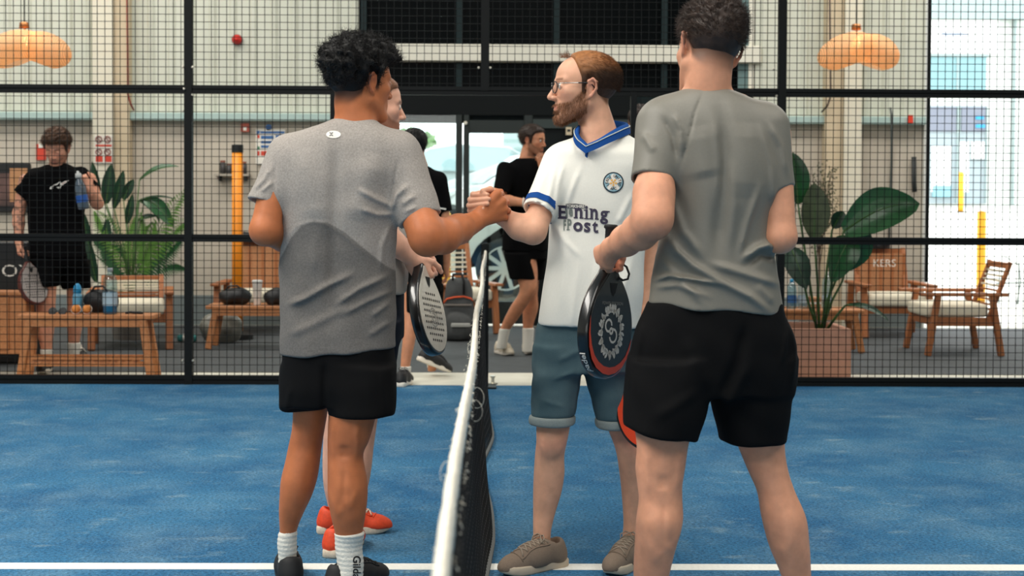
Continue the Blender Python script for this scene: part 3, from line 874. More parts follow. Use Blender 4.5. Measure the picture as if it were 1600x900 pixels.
# ---- shoes: local +y to the toe, z up, ground at 0
def shoe_field(F, M, o, sc=1.0, high=0.0):
    w_ = lambda p: np.array(M) @ (np.array(p, float) * sc) + o
    c = lambda a, b, ra, rb, k, **kw: F.put(cone(w_(a), w_(b), ra * sc, rb * sc, **kw), k)
    c((0, -.075, .042), (0, -.07, .075 + high), .036, .033, .02)
    c((0, -.06, .045), (0, .04, .045), .037, .041, .03)
    c((0, .03, .040), (.006, .12, .030), .041, .034, .03)
    c((.006, .11, .030), (.004, .150, .026), .034, .026, .03)
    c((0, -.03, .075 + high), (0, .06, .062), .031, .027, .03)
def shoe(root, loc, gx, yaw, mats, sc=1.0, left=False, laces=True, pitch=0.0, lacecol=None, sole_h=.026, accent=None):
    """gx: ground point under the ankle/heel region; yaw: toe direction (0 = +Y, + turns to +X)"""
    M = np.array(Matrix.Rotation(-yaw, 3, 'Z') @ Matrix.Rotation(pitch, 3, 'X')); o = np.array(gx, float)
    if pitch: o = o + M @ np.array([0, -.1 * math.sin(0), 0])
    w_ = lambda p: M @ (np.array(p, float) * sc) + o
    r = .24 * sc
    F = Field(o - [r, r, .12], o + [r, r, .22], .005)
    shoe_field(F, M, o, sc)
    F.put(cone(w_((0, -.052, .075)), w_((0, -.058, .16)), .027 * sc, .029 * sc), .006, sub=True)
    n = M @ np.array([0, 0, -1]); F.cut(n, w_((0, 0, sole_h * .75)))
    V, Q = F.extract(2)
    L = ((V - o) @ M) / sc
    sh = link('shoe', np_mesh('shoe', V - loc, Q, mats[0]), root)
    # sole from an outline
    prof = [(-.112, .018), (-.108, .030), (-.085, .038), (-.03, .036), (.02, .039), (.07, .045), (.11, .044), (.145, .034), (.167, .016), (.172, .0)]
    out = [(a * 1.0, y) for y, a in [(p[0], p[1]) for p in prof]] + [(-a * .92, y) for y, a in reversed(prof[:-1])]
    m = MB(); Mx = Matrix(M.tolist()).to_4x4(); Mx.translation = Vector(o - loc)
    rings = []
    for zz, g in ((0, .96), (.006, 1.0), (sole_h, 1.0), (sole_h + .005, .96)):
        rings.append([Mx @ (Vector((a * g * (1), y * (g if y > 0 else g), zz + (.012 * max(0, (y - .1) / .07) ** 2 if zz < .01 else .006 * max(0, (y - .1) / .07)))) * sc) for a, y in out])
    nn = len(out); vs = [v for rg in rings for v in rg]; fs = [tuple(range(nn))[::-1], tuple(3 * nn + i for i in range(nn))]
    for i in range(3):
        for k_ in range(nn): fs.append((i * nn + k_, i * nn + (k_ + 1) % nn, (i + 1) * nn + (k_ + 1) % nn, (i + 1) * nn + k_))
    m.add(vs, fs); m.build('sole', mats[1], sh, smooth=True)
    if laces:
        lm = lacecol or mats[1]
        from mathutils.bvhtree import BVHTree
        bv = BVHTree.FromPolygons([Vector(v) for v in V], [tuple(int(i) for i in q) for q in Q])
        dn = Vector(M @ np.array([0, 0, -1.0]))
        def onshoe(a, y):
            h = bv.ray_cast(Vector(w_((a, y, .3))), dn)
            return (h[0] - dn * .0018 if h[0] is not None else Vector(w_((a, y, .09)))) - Vector(loc)
        for i, y in enumerate((-.004, .014, .032, .050, .068, .086)):
            for g in (-1, 1):
                m = MB(); m.tube([onshoe(g * a, y + .010 * a / .026) for a in (-.026, -.018, -.009, 0, .009, .018, .026)], .0026 * sc, 6); m.build('lace', lm, sh, smooth=True)
        m = MB()
        for y0, y1 in ((-.02, .1),):
            for g in (-1, 1): m = MB(); m.tube([onshoe(g * .031, y0 + (y1 - y0) * t / 8) for t in range(9)], .0022 * sc, 6); m.build('eyelet_seam', mats[0], sh, smooth=True)
        m = MB(); m.tube([onshoe(a, .112 - 9 * a * a) for a in (-.034, -.025, -.012, 0, .012, .025, .034)], .002 * sc, 6); m.build('toe_seam', mats[0], sh, smooth=True)
        for g in (-1, 1):
            m = MB(); m.tube([Mx @ (Vector((g * a, -.006 + b, .116 + c_)) * sc) for a, b, c_ in ((.0, .0, 0), (.015, .004, .006), (.03, .012, -.004), (.026, .022, -.018), (.012, .014, -.004), (0, .002, .002))], .0024 * sc, 6); m.build('lace', lm, sh, smooth=True)
    return sh
# ================================================================== people
def cloth(name, c, **k):
    a = dict(rough=.85, spec=.15, sheen=0.0, bump=.12, bscale=420, noise=.05, nscale=160); a.update(k)
    return mat(name, c, **a)
M_HEATHER = cloth('heather_grey', (1, 1, 1, 1), attr='col', noise=.16, nscale=190)
M_GREY = cloth('sport_grey', srgb(124, 120, 110), rough=.48, spec=.4, noise=.03, bump=.04)
M_WHITE = cloth('jersey_white', srgb(236, 234, 224), noise=.02, bump=.06)
M_BLACK = cloth('black_cotton', srgb(10, 10, 11), rough=.95, spec=.08)
M_BLACKS = cloth('black_shorts', srgb(14, 14, 15), rough=.85, spec=.12, bump=.08, noise=.1, nscale=12)
M_NAVY = cloth('navy_cotton', srgb(24, 30, 42))
M_LGREY = cloth('light_grey_cotton', srgb(176, 172, 166))
M_DENIM = cloth('denim', srgb(60, 86, 95), col2=srgb(96, 117, 121), noise=.7, nscale=9, bump=.25, bscale=500)
M_CUFF = cloth('denim_cuff', srgb(140, 150, 148), bump=.3, bscale=500)
M_SOCK = cloth('white_sock', srgb(228, 224, 212), bump=.25, bscale=150)
M_BLUE = cloth('royal_blue', srgb(26, 74, 142))
M_HAIRB = mat('hair_black', srgb(14, 12, 11), rough=.55, spec=.25, noise=.3, nscale=60)
M_HAIRD = mat('hair_dark_brown', srgb(50, 36, 28), rough=.5, spec=.35, noise=.35, nscale=50)
M_HAIRG = mat('hair_ginger', srgb(118, 76, 46), rough=.55, spec=.3, noise=.5, nscale=70)
M_HAIRA = mat('hair_tones', (1, 1, 1, 1), rough=.55, spec=.3, attr='col', noise=.25, nscale=70)
M_HAIRR = mat('hair_red_brown', srgb(120, 80, 55), rough=.5, spec=.35, noise=.3, nscale=50)
TAN, PALE, MID, FAIR = lin(188, 112, 70), lin(222, 168, 138), lin(206, 140, 104), lin(216, 154, 122)

def start(name, label, gx, cat='person'):
    root = empty(name, gx, label, cat); return root, np.array(gx, float)
def skin_obj(root, loc, F, colfn, smooth=1, name='body'):
    V, Q = F.extract(smooth); col = colfn(V)
    return link(name, np_mesh(name, V - loc, Q, SKIN, col), root)
def garment(root, loc, F, name, mt, colfn=None, smooth=2, label=None):
    V, Q = F.extract(smooth)
    o = link(name, np_mesh(name, V - loc, Q, mt, colfn(V) if colfn else None), root)
    if label: tag(o, label)
    o['_n'] = 0; del o['_n']
    return o, V, Q
def rows_bounds(rows, pad=.06):
    q = []
    for (py, xl, xr, Y, dep) in rows:
        a = P(xl, py, Y); b = P(xr, py, Y); h = dep if dep > 0 else -dep * (b.x - a.x) / 2
        q += [(a.x, Y - h, a.z), (b.x, Y + h, b.z)]
    q = np.array(q); return q.min(0) - pad, q.max(0) + pad
def union(*bs):
    return np.min([b[0] for b in bs], 0), np.max([b[1] for b in bs], 0)
def pb(pts, pad=.08):
    q = np.array(pts); return q.min(0) - pad, q.max(0) + pad

def hair_cap(root, loc, H, thick, mt, hairline, noise_amp=.006, freq=40, seed=1, step=.0035, nstr=2500, slen=.02, srad=.0012, curl=0.0, droop=(0, 0, -.3), jit=.6, flow=None, nfreq=7, colfn=None):
    """thick(L) -> hair depth over the scalp; hairline(L) -> positive inside hair"""
    lo, hi = H.bounds(.03); F = Field(lo, hi, step)
    F.put(H.ell((0, -.018, .034), (.075, .098, .084)), 0); F.put(H.ell((0, .034, .036), (.062, .055, .060)), .02); F.put(H.ell((0, .0, -.03), (.062, .070, .055)), .02)
    wv = waves(seed, nfreq, noise_amp, freq * .5, freq * 1.4)
    X_, Y_, Z_ = np.meshgrid(*F.ax, indexing='ij'); pts = np.stack([X_.ravel(), Y_.ravel(), Z_.ravel()], 1); L = H.loc(pts)
    ed0 = hairline(L); th = (thick(L) * np.clip(ed0 / .025 + .15, .05, 1)).reshape(F.d.shape) * H.s; ed = ed0.reshape(F.d.shape) * H.s
    dd = F.d - th
    m = np.abs(dd) < .04
    dd[m] -= wv(X_[m], Y_[m], Z_[m]) * np.clip(th[m] / .02, .1, 1)
    F.d = smax(dd, -ed, .006).astype(F32)
    F.d = np.maximum(F.d, -(F.d * 0 + .5))
    V, Q = F.extract(1)
    o = link('hair', np_mesh('hair', V - loc, Q, mt, colfn(H.loc(V)) if colfn else None), root)
    if nstr:
        N = vnormals(V, Q); L = H.loc(V); t = thick(L)
        r = np.random.RandomState(seed); c = np.where((t > .004) & (hairline(L) > .002) & (np.linalg.norm(V - H.c, axis=1) > .07))[0]
        ix = r.choice(c, min(nstr, len(c) * 3)); fl = None
        if flow is not None: fl = (H.M @ np.array(flow))[None]
        st = strands('hair_strands', V[ix] - N[ix] * .004, N[ix], slen, srad, mt, o, loc, droop, jit, curl, seed, 5 if curl else 3, fl, None if colfn is None else colfn(L[ix]) * np.random.RandomState(seed + 1).uniform(.6, 1.4, (len(ix), 1)))
    return o
def hl(front=.06, temple=.04, nape=-.05, ear=.026, burn=-.015):
    """signed hairline in head units"""
    yb = np.array([-.14, -.10, -.07, -.036, -.022, .0, .006, .020, .026, .045, .058, .08, .12])
    zb = np.array([nape, nape, nape + .004, nape * .5, ear, ear, burn, burn, temple - .03, temple, front, front + .008, front + .008])
    def fn(L):
        return L[:, 2] - np.interp(L[:, 1], yb, zb)
    return fn

def hl2():
    yb = np.array([-.14, -.10, -.07, -.036, -.022, .0, .004, .016, .018, .040, .052, .08, .12])
    zb = np.array([-.058, -.058, -.052, -.02, .028, .028, -.03, -.03, .03, .095, .112, .13, .13])
    return lambda L: L[:, 2] - np.interp(L[:, 1], yb, zb)
def conform(me, F_V, F_Q, root, off=.0015, ydir=1):
    """push a flat mesh (built in world x,z) onto the garment along y from the camera side"""
    from mathutils.bvhtree import BVHTree
    bv = BVHTree.FromPolygons([Vector(v) for v in F_V], [tuple(int(i) for i in q) for q in F_Q])
    for v in me.vertices:
        d = (Vector((v.co.x, v.co.y, v.co.z)) - CAM_LOC).normalized()
        h = bv.ray_cast(CAM_LOC, d)
        if h[0] is not None: v.co = h[0] - d * off
    me.update()
def flat_pieces(polys, Y, sub=2):
    """polys in pixel coordinates -> subdivided bmesh at depth Y"""
    bm = bmesh.new()
    for poly in polys:
        vs = [bm.verts.new(P(a, b, Y)) for a, b in poly]
        try: bm.faces.new(vs)
        except ValueError: pass
    bmesh.ops.triangulate(bm, faces=bm.faces[:])
    if sub: bmesh.ops.subdivide_edges(bm, edges=bm.edges[:], cuts=sub, use_grid_fill=True)
    return bm
def decal(name, polys, Y, mt, V, Q, parent, loc, off=.0015, sub=1, label=None):
    bm = flat_pieces(polys, Y, sub); me = bpy.data.meshes.new(name); bm.to_mesh(me); bm.free(); me.materials.append(mt)
    conform(me, V, Q, None, off); me.transform(Matrix.Translation(-Vector(loc)))
    o = link(name, me, parent)
    if label: tag(o, label)
    if 'letter' in name: tag(o, kind='stuff')
    return o
def text_polys(txt, px, py, size, ang=0.0, shear=0.0, sx=1.0, bold=0.0, align='CENTER'):
    """built-in font outline as triangles in pixel space"""
    cu = bpy.data.curves.new('t', 'FONT'); cu.body = txt; cu.size = 1; cu.align_x = align; cu.align_y = 'CENTER'; cu.shear = shear; cu.offset = bold; cu.resolution_u = 3
    ob = bpy.data.objects.new('t', cu); COL.objects.link(ob)
    dg = bpy.context.evaluated_depsgraph_get(); me = bpy.data.meshes.new_from_object(ob.evaluated_get(dg))
    ca, sa = math.cos(ang), math.sin(ang); out = []
    me.calc_loop_triangles()
    for t in me.loop_triangles:
        tri = []
        for i in t.vertices:
            x, y = me.vertices[i].co.x * sx, me.vertices[i].co.y
            tri.append((px + size * (x * ca + y * sa), py + size * (x * sa - y * ca)))
        out.append(tri)
    bpy.data.objects.remove(ob); bpy.data.curves.remove(cu); bpy.data.meshes.remove(me)
    return out
def poly_ring(cx, cy, r0, r1, a0=0, a1=360, n=24, ry=1.0):
    out = []
    for i in range(n):
        A, B = R_(a0 + (a1 - a0) * i / n), R_(a0 + (a1 - a0) * (i + 1) / n)
        f = lambda r, a: (cx + r * math.cos(a), cy - r * ry * math.sin(a))
        out.append([f(r0, A), f(r1, A), f(r1, B), f(r0, B)])
    return out

# ------------------------------------------------------------------ man in the two-tone grey shirt (handshake, back to camera)
def man_two_tone():
    Y = 4.88
    root, loc = start('person', 'man with curly black hair in two-tone grey T-shirt, back turned, shaking hands over net', (P(500, 900, Y).x, Y, 0))
    H = Head(P(564, 131, Y + .02), R_(50), R_(2), 0, 1.06)
    legL = [(600, 459, 514, 4.93, -.95), (640, 458, 512, 4.93, -1), (672, 456, 507, 4.93, -1.0), (696, 451, 503, 4.935, -1.02), (720, 446, 500, 4.93, -1.08), (750, 439, 495, 4.925, -1.12), (775, 437, 487, 4.925, -1.1), (800, 436, 475, 4.93, -1.1), (828, 437, 464, 4.94, -1.15), (860, 436, 461, 4.95, -1.25), (900, 437, 461, 4.95, -1.3), (914, 437, 461, 4.95, -1.3)]
    legR = [(600, 514, 594, 4.83, -.95), (640, 514, 590, 4.82, -.95), (660, 513, 585, 4.82, -.95), (690, 512, 576, 4.82, -.95), (708, 512, 568, 4.82, -1.0), (730, 512, 570, 4.815, -1.05), (752, 512, 574, 4.81, -1.05), (780, 513, 574, 4.81, -1.05), (805, 517, 571, 4.81, -1.05), (830, 523, 567, 4.82, -1.1), (860, 527, 565, 4.83, -1.2), (900, 528, 566, 4.83, -1.3), (925, 528, 566, 4.83, -1.3)]
    # joints
    shR, elR, wrR = PA(638, 268, 4.87), PA(668, 373, 4.77), PA(742, 347, 5.0)
    shL, elL, wrL = PA(437, 250, 4.86), PA(414, 360, 4.80), PA(486, 372, 5.08)
    kn = [PA(777, 303, 5.03), PA(785, 315, 5.035), PA(788, 327, 5.04), PA(786, 339, 5.045)]
    b = union(H.bounds(.03), rows_bounds(legL), rows_bounds(legR), pb([shR, elR, wrR, shL, elL, wrL] + kn, .1))
    hc = PA(762, 325, 5.05)
    F = Field(b[0], b[1], .007, [(H.c - .14, H.c + .14, .0035), (hc - .075, hc + .075, .0028)])
    H.skull(F)
    F.put(cone(H.w(0, -.028, -.06), PA(557, 200, Y), .060, .066), .02)
    F.put(cone(PA(557, 205, Y), PA(530, 225, Y), .06, .07), .03)
    F.put(zloft(legL), 0); F.put(zloft(legR), 0)
    F.put(zloft([(230, 470, 620, Y, .09), (300, 455, 605, Y, .1), (480, 455, 600, Y, .1), (580, 462, 598, Y, .08)]), .02)
    F.put(cone(shR, elR, .050, .054), .02)
    F.put(cone(PA(652, 338, 4.815), PA(664, 362, 4.77), .052, .054), .02)
    chain(F, [elR, PA(692, 369, 4.83), PA(716, 358, 4.91), wrR], [.054, .055, .047, .034], .02)
    F.put(cone(shL, elL, .046, .047), .02); chain(F, [elL, PA(445, 372, 4.92), wrL], [.046, .044, .032], .02)
    hl_ = Hand(wrL, wrL - elL, (0, 0, 1), left=True); hl_.put(F, ((40, 50, 30),) * 4)
    # clasping right hand: back of the hand towards the camera
    for k_, r_ in zip(kn, (.0165, .0165, .0155, .014)):
        F.put(cone(wrR + (np.array([0, 0, .012]) if k_ is kn[0] else 0), k_, .022, r_), .012)
    F.put(cone(PA(752, 345, 5.04), PA(774, 335, 5.05), .022, .018), .014)
    tips = [(PA(783, 303, 5.075), PA(768, 309, 5.155)), (PA(792, 316, 5.08), PA(774, 320, 5.165)), (PA(794, 329, 5.085), PA(776, 331, 5.165)), (PA(791, 341, 5.085), PA(776, 342, 5.155))]
    for k_, (a, c_) in zip(kn, tips): chain(F, [k_, a, c_], [.0125, .0098, .0085], .005)
    chain(F, [PA(752, 330, 5.05), PA(762, 311, 5.075), PA(772, 299, 5.10), PA(783, 299, 5.115)], [.016, .0125, .0108, .009], .008)   # thumb
    F.displace(ridges([([(482, 685), (482, 709)], 4.93, .018, -.007), ([(465, 650), (464.66, 685), (466.7, 710)], 4.93, .010, .005), ([(499, 650), (499.34, 685), (497.3, 710)], 4.93, .010, .005), ([(482, 725), (482, 765)], 4.93, .009, -.004), ([(463.3, 755), (473.5, 787), (480.3, 775)], 4.93, .012, .004), ([(500.7, 745), (490.5, 775), (483.7, 763)], 4.93, .012, .004), ([(541, 690), (541, 714)], 4.82, .018, -.007), ([(521, 655), (520.6, 690), (523, 715)], 4.82, .010, .005), ([(561, 655), (561.4, 690), (559, 715)], 4.82, .010, .005), ([(541, 730), (541, 775)], 4.82, .009, -.004), ([(519, 765), (531, 797), (539, 785)], 4.82, .012, .004), ([(563, 755), (551, 785), (543, 773)], 4.82, .012, .004)], near=4.86), .03)
    hm = hl(.062, .05, -.075, .028, -.02)
    def colf(V):
        fade = lambda L: sstep(-.012, .012, hm(L)) * sstep(-.095, -.035, L[:, 2]) * .88
        c = head_color(V, H, TAN, lin(176, 96, 74), lin(24, 18, 16), mask=fade, brow=True)
        kz = lambda py, Yk: P(550, py, Yk).z
        knee = np.exp(-((V[:, 2] - kz(700, 4.85)) / .05) ** 2) * .12
        return blend(c, knee, lin(150, 84, 58))
    skin_obj(root, loc, F, colf)
    eyes(H, root, loc)
    top = lambda L: np.interp(L[:, 2], [-.06, -.02, .02, .05, .09, .15], [.001, .003, .010, .020, .030, .030]) + .010 * sstep(-.02, .08, L[:, 1]) * sstep(.03, .08, L[:, 2])
    hair_cap(root, loc, H, top, M_HAIRB, hl(.055, .05, -.052, .03, -.005), .0075, 30, 3, nstr=3400, slen=.022, srad=.0011, curl=.0050, droop=(0, 0, .1), jit=.9, nfreq=16)
    # ---- T-shirt
    rows = [(186, 520, 588, Y + .005, .062), (193, 505, 596, Y, .072), (202, 478, 614, Y, .085), (213, 450, 632, Y, .098), (230, 434, 648, Y, .112), (260, 430, 642, Y, .128), (300, 432, 627, Y, .132), (340, 436, 621, Y, .130), (380, 438, 619, Y, .124), (420, 437, 618, Y, .121), (460, 437, 618, Y, .123), (500, 437, 619, Y, .128), (530, 438, 619, Y, .132), (565, 439, 619, Y, .132)]
    b = union(rows_bounds(rows, .09), pb([PA(660, 345, 4.8), PA(405, 320, 4.85)], .1))
    F = Field(b[0], b[1], .0045)
    F.put(zloft(rows, 2.25, zbot=P(530, 557, Y - .13).z, tilt=(.06, P(500, 550, Y).x), k=.006), 0)
    F.put(cone(PA(622, 244, Y), PA(657, 342, 4.815), .080, .068, cap=(False, True)), .035)
    F.put(cone(PA(452, 245, Y), PA(416, 321, 4.835), .076, .062, cap=(False, True)), .035)
    F.put(cone(PA(653, 331, 4.82), PA(664, 362, 4.80), .059, .059, cap=(True, False)), 0, sub=True)
    F.put(cone(PA(418, 312, 4.838), PA(412, 345, 4.83), .053, .053, cap=(True, False)), 0, sub=True)
    F.put(cone(PA(557, 206, Y + .02), PA(560, 160, Y + .05), .060, .066), .008, sub=True)
    w1 = waves(5, 8, .0028, 3, 9, (1, .6, .7))
    rg = ridges([([(556, 425), (520, 442), (483, 463), (459, 472)], Y, .010, .011), ([(609, 429), (567, 448), (529, 473)], Y, .009, .009), ([(616, 452), (579, 467), (542, 487)], Y, .008, .007),
                 ([(612, 470), (585, 490)], Y, .008, .006), ([(612, 500), (580, 520)], Y, .009, .005), ([(560, 470), (500, 500), (455, 520)], Y, .014, .005),
                 ([(614, 322), (590, 310), (565, 296)], Y, .008, .006), ([(616, 335), (594, 335), (570, 326)], Y, .008, .006), ([(612, 350), (600, 385), (598, 420)], Y, .008, .005),
                 ([(640, 290), (622, 306), (614, 330)], Y, .008, .008), ([(652, 305), (630, 320)], Y, .007, .006), ([(655, 322), (634, 332)], Y, .006, .005),
                 ([(428, 262), (418, 282), (404, 296)], Y, .007, .006), ([(432, 285), (415, 300)], Y, .006, .005), ([(437, 240), (434, 300), (437, 330)], Y, .005, -.004),
                 ([(440, 398), (452, 372), (470, 352), (490, 346), (512, 348), (540, 364), (570, 390), (600, 416)], Y, .0035, .0018), ([(625, 250), (618, 290), (613, 330)], Y, .004, -.004),
                 ([(500, 360), (498, 420)], Y, .012, .003), ([(525, 350), (535, 400)], Y, .010, .003), ([(532, 215), (530, 300), (526, 400), (525, 500)], Y, .022, -.010), ([(478, 235), (492, 300), (500, 345)], Y, .045, .008), ([(590, 240), (575, 300), (562, 345)], Y, .045, .009), ([(470, 420), (462, 520)], Y, .03, .006)], near=Y + .02)
    F.displace(lambda x, y, z: w1(x, y, z) + 1.35 * rg(x, y, z))
    ap = [(380, 430), (430, 408), (441, 392), (452, 372), (470, 353), (490, 346), (512, 348), (540, 364), (570, 390), (600, 416), (618, 428), (680, 470)]
    aw = np.array([[P(a, c_, Y - .125).x, P(a, c_, Y - .125).z] for a, c_ in ap])
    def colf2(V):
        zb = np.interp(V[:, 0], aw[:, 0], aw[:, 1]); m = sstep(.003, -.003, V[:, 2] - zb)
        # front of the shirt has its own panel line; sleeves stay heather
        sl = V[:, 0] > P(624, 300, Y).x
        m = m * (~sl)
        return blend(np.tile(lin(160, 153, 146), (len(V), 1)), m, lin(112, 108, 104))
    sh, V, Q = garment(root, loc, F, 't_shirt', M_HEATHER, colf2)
    # round printed mark below the collar
    mw, mk = mat('print_white', srgb(235, 230, 220), rough=.7), mat('print_dark', srgb(30, 28, 28), rough=.7)
    lg = decal('shirt_mark', poly_ring(521, 210, 0.1, 11.5, 0, 360, 24, .52), Y - .13, mw, V, Q, sh, loc, .002)
    pl = poly_ring(517.5, 206.2, 1.8, 3.1, 190, 350, 8, .8) + poly_ring(517.5, 212.6, 1.8, 3.1, 10, 170, 8, .8)
    pl = [[(a + .0, b_) for a, b_ in q] for q in pl]
    decal('shirt_mark_glyph', pl, Y - .13, mk, V, Q, sh, loc, .0035)
    # ---- shorts
    hip = [(520, 444, 614, Y, .118), (560, 441, 616, Y, .125), (600, 440, 617, Y - .005, .126), (634, 440, 617, Y - .005, .118)]
    lL = [(570, 441, 525, 4.91, .105), (600, 440, 520, 4.92, .105), (625, 439, 516, 4.925, .10), (650, 438, 514, 4.93, .097)]
    lR = [(570, 508, 617, 4.86, .11), (600, 511, 617, 4.85, .11), (630, 513, 617, 4.84, .108), (662, 514, 618, 4.83, .104)]
    b = union(rows_bounds(hip), rows_bounds(lL), rows_bounds(lR)); F = Field(b[0], b[1], .005)
    F.put(zloft(hip, 2.3), 0); F.put(zloft(lL, 2.3, zbot=P(480, 644, 4.83).z), .02); F.put(zloft(lR, 2.3, zbot=P(560, 655, 4.74).z), .02)
    w2 = waves(8, 8, .0022, 4, 12, (1, 1, .35)); rg2 = ridges([([(514, 560), (513, 600), (513, 640)], Y, .010, -.010), ([(600, 570), (606, 640)], Y, .008, .004), ([(460, 600), (450, 640)], Y, .01, .004)], near=Y)
    F.displace(lambda x, y, z: w2(x, y, z) + rg2(x, y, z))
    garment(root, loc, F, 'shorts', M_BLACKS)
    # ---- socks and shoes
    for rws, zb_ in (([r for r in legL if r[0] >= 828], 826), ([r for r in legR if r[0] >= 830], 829)):
        b = rows_bounds(rws, .03); F = Field(b[0], b[1], .004); F.put(zloft(rws, 2, inflate=.004), 0)
        F.displace(lambda x, y, z: .0012 * np.sin(z * 420) + .002 * np.sin(z * 60 + x * 30))
        o, V2, Q2 = garment(root, loc, F, 'sock', M_SOCK, smooth=1)
    decal('sock_lettering', text_polys('Gilda', 557, 886, 17, R_(90), bold=.02), 4.79, mat('print_dark', srgb(30, 28, 28)), V2, Q2, o, loc, .002)
    sb = mat('shoe_black', srgb(20, 20, 21), rough=.7); ss = mat('sole_black', srgb(30, 30, 30), rough=.8)
    g = P(449, 900, 4.96); shoe(root, loc, (g.x, 5.0, 0), R_(-12), (sb, ss), lacecol=sb)
    g = P(547, 900, 4.84); shoe(root, loc, (g.x, 4.88, 0), R_(35), (sb, ss), lacecol=sb)
    return root
man_two_tone()

# ------------------------------------------------------------------ man in the white football shirt
def man_white():
    Y = 5.2
    root, loc = start('person', 'bearded man in glasses and white football shirt, denim shorts, shaking hands over net', (P(905, 880, Y).x, Y, 0))
    H = Head(P(911, 139, Y + .0), R_(-97), R_(-1), 0, 1.05)
    legL = [(600, 838, 900, Y, -.95), (640, 839, 893, Y, -.95), (670, 838, 890, Y, -1), (690, 838, 886, Y - .005, -1), (710, 836, 882, Y, -1.05), (740, 834, 882, Y + .01, -1.1), (770, 833, 877, Y + .012, -1.1), (800, 833, 868, Y + .01, -1.1), (830, 833, 861, Y, -1.15), (850, 834, 860, Y, -1.25), (875, 836, 862, Y, -1.3)]
    legR = [(600, 930, 992, Y + .05, -.95), (650, 945, 992, Y + .05, -.95), (670, 950, 992, Y + .05, -1), (700, 961, 1000, Y + .05, -1), (740, 968, 1006, Y + .06, -1.1), (780, 972, 1004, Y + .06, -1.1), (820, 974, 998, Y + .05, -1.15), (845, 972, 995, Y + .05, -1.25), (870, 972, 996, Y + .05, -1.3)]
    shR, elR, wrR = PA(872, 262, 5.2), PA(833, 361, 5.07), PA(787, 339, 5.12)
    shL, elL, wrL = PA(1018, 262, 5.22), PA(1030, 375, 5.27), PA(1006, 480, 5.22)
    b = union(H.bounds(.03), rows_bounds(legL), rows_bounds(legR), pb([shR, elR, wrR, shL, elL, wrL, PA(735, 300, 5.1)], .1))
    hc = PA(756, 318, 5.08)
    F = Field(b[0], b[1], .007, [(H.c - .14, H.c + .14, .0028), (hc - .085, hc + .085, .0028)])
    H.skull(F, nose=1.05)
    F.put(cone(H.w(0, -.03, -.06), PA(940, 222, Y + .01), .058, .064), .02)
    F.put(cone(PA(905, 248, Y), PA(985, 243, Y + .02), .06, .06), .03)
    F.put(cone(PA(926, 212, Y - .02), PA(930, 245, Y - .03), .042, .05), .03)
    F.put(zloft(legL), 0); F.put(zloft(legR), 0)
    F.put(ell(PA(862, 692, Y - .05), (.035, .022, .045)), .03)
    F.put(zloft([(235, 890, 1000, Y, .08), (320, 880, 990, Y, .1), (480, 870, 980, Y, .1), (545, 870, 975, Y, .08)]), .02)
    F.put(cone(shR, elR, .044, .043), .02); chain(F, [elR, PA(812, 355, 5.09), wrR], [.043, .042, .031], .02)
    F.put(cone(shL, elL, .05, .042), .02); chain(F, [elL, wrL], [.042, .03], .02)
    hnd = Hand(wrL, PA(1000, 540, 5.2) - wrL, (.9, .2, 0), left=True); hnd.put(F, ((60, 70, 45),) * 4)
    # clasping right hand: palm towards the camera, fingers wrapped round the other hand
    for q in ((749, 304), (746, 313), (746, 321), (748, 329)):
        F.put(cone(wrR, PA(q[0], q[1], 5.135), .022, .0135), .014)
    F.put(cone(PA(775, 325, 5.125), PA(760, 312, 5.14), .024, .02), .014)
    fing = [[(749, 303, 5.135), (739, 304, 5.105), (740, 305, 5.04), (761, 304, 5.005)],
            [(746, 312, 5.135), (735, 312, 5.105), (736, 314, 5.035), (764, 311, 4.995)],
            [(746, 320, 5.135), (733, 321, 5.105), (734, 322.5, 5.035), (762, 318.5, 4.992)],
            [(748, 328, 5.135), (734, 329, 5.105), (735, 330.5, 5.04), (755, 326, 4.996)]]
    for fg, r_ in zip(fing, (.0094, .0096, .0092, .0085)):
        chain(F, [PA(*q) for q in fg], [r_ * 1.15, r_ * 1.05, r_, r_ * .84], .004)
    chain(F, [PA(779, 322, 5.12), PA(776, 303, 5.09), PA(766, 296, 5.05), PA(754, 298.5, 5.015)], [.016, .0125, .0108, .0088], .006)
    hairl = hl2()
    def thin(L): return sstep(-.004, .012, hairl(L)) * .93
    bd = lambda L: beard_region(L) * .62
    def colf(V):
        c = head_color(V, H, PALE, lin(196, 112, 98), lin(110, 70, 44), mask=thin, beard=bd, beardc=lin(128, 84, 56), brow=False)
        L = H.loc(V); x, y, z = L.T
        br = np.exp(-((z - .027) / .004) ** 2) * sstep(.012, .016, np.abs(x)) * sstep(.054, .045, np.abs(x)) * (y > .05) * (np.abs(L).max(1) < .15)
        c = blend(c, br * .85, lin(120, 78, 54))
        knee = np.exp(-((V[:, 2] - P(860, 690, Y).z) / .035) ** 2) * .3
        c = blend(c, knee, lin(205, 130, 108))
        hd = np.exp(-(np.linalg.norm(V - hc, axis=1) / .07) ** 2) * .35
        return blend(c, hd, lin(212, 140, 116))
    skin_obj(root, loc, F, colf)
    eyes(H, root, loc)
    top = lambda L: np.interp(L[:, 2], [-.06, -.03, .02, .07, .13], [.001, .002, .004, .008, .008]) * sstep(.085, .05, L[:, 1]) + .0008
    def hcol(L):
        t = sstep(.03, .085, L[:, 2] + .25 * np.maximum(L[:, 1], -.05)); return lin(66, 44, 30)[None] * (1 - t[:, None]) + lin(150, 98, 56)[None] * t[:, None]
    ho = hair_cap(root, loc, H, top, M_HAIRA, hl2(), .0016, 60, 5, step=.003, nstr=9000, slen=.016, srad=.0006, droop=(0, 0, -.25), jit=.55, flow=(0, -1.7, -.4), colfn=hcol)
    # wispy forelock
    r = np.random.RandomState(3); n = 90
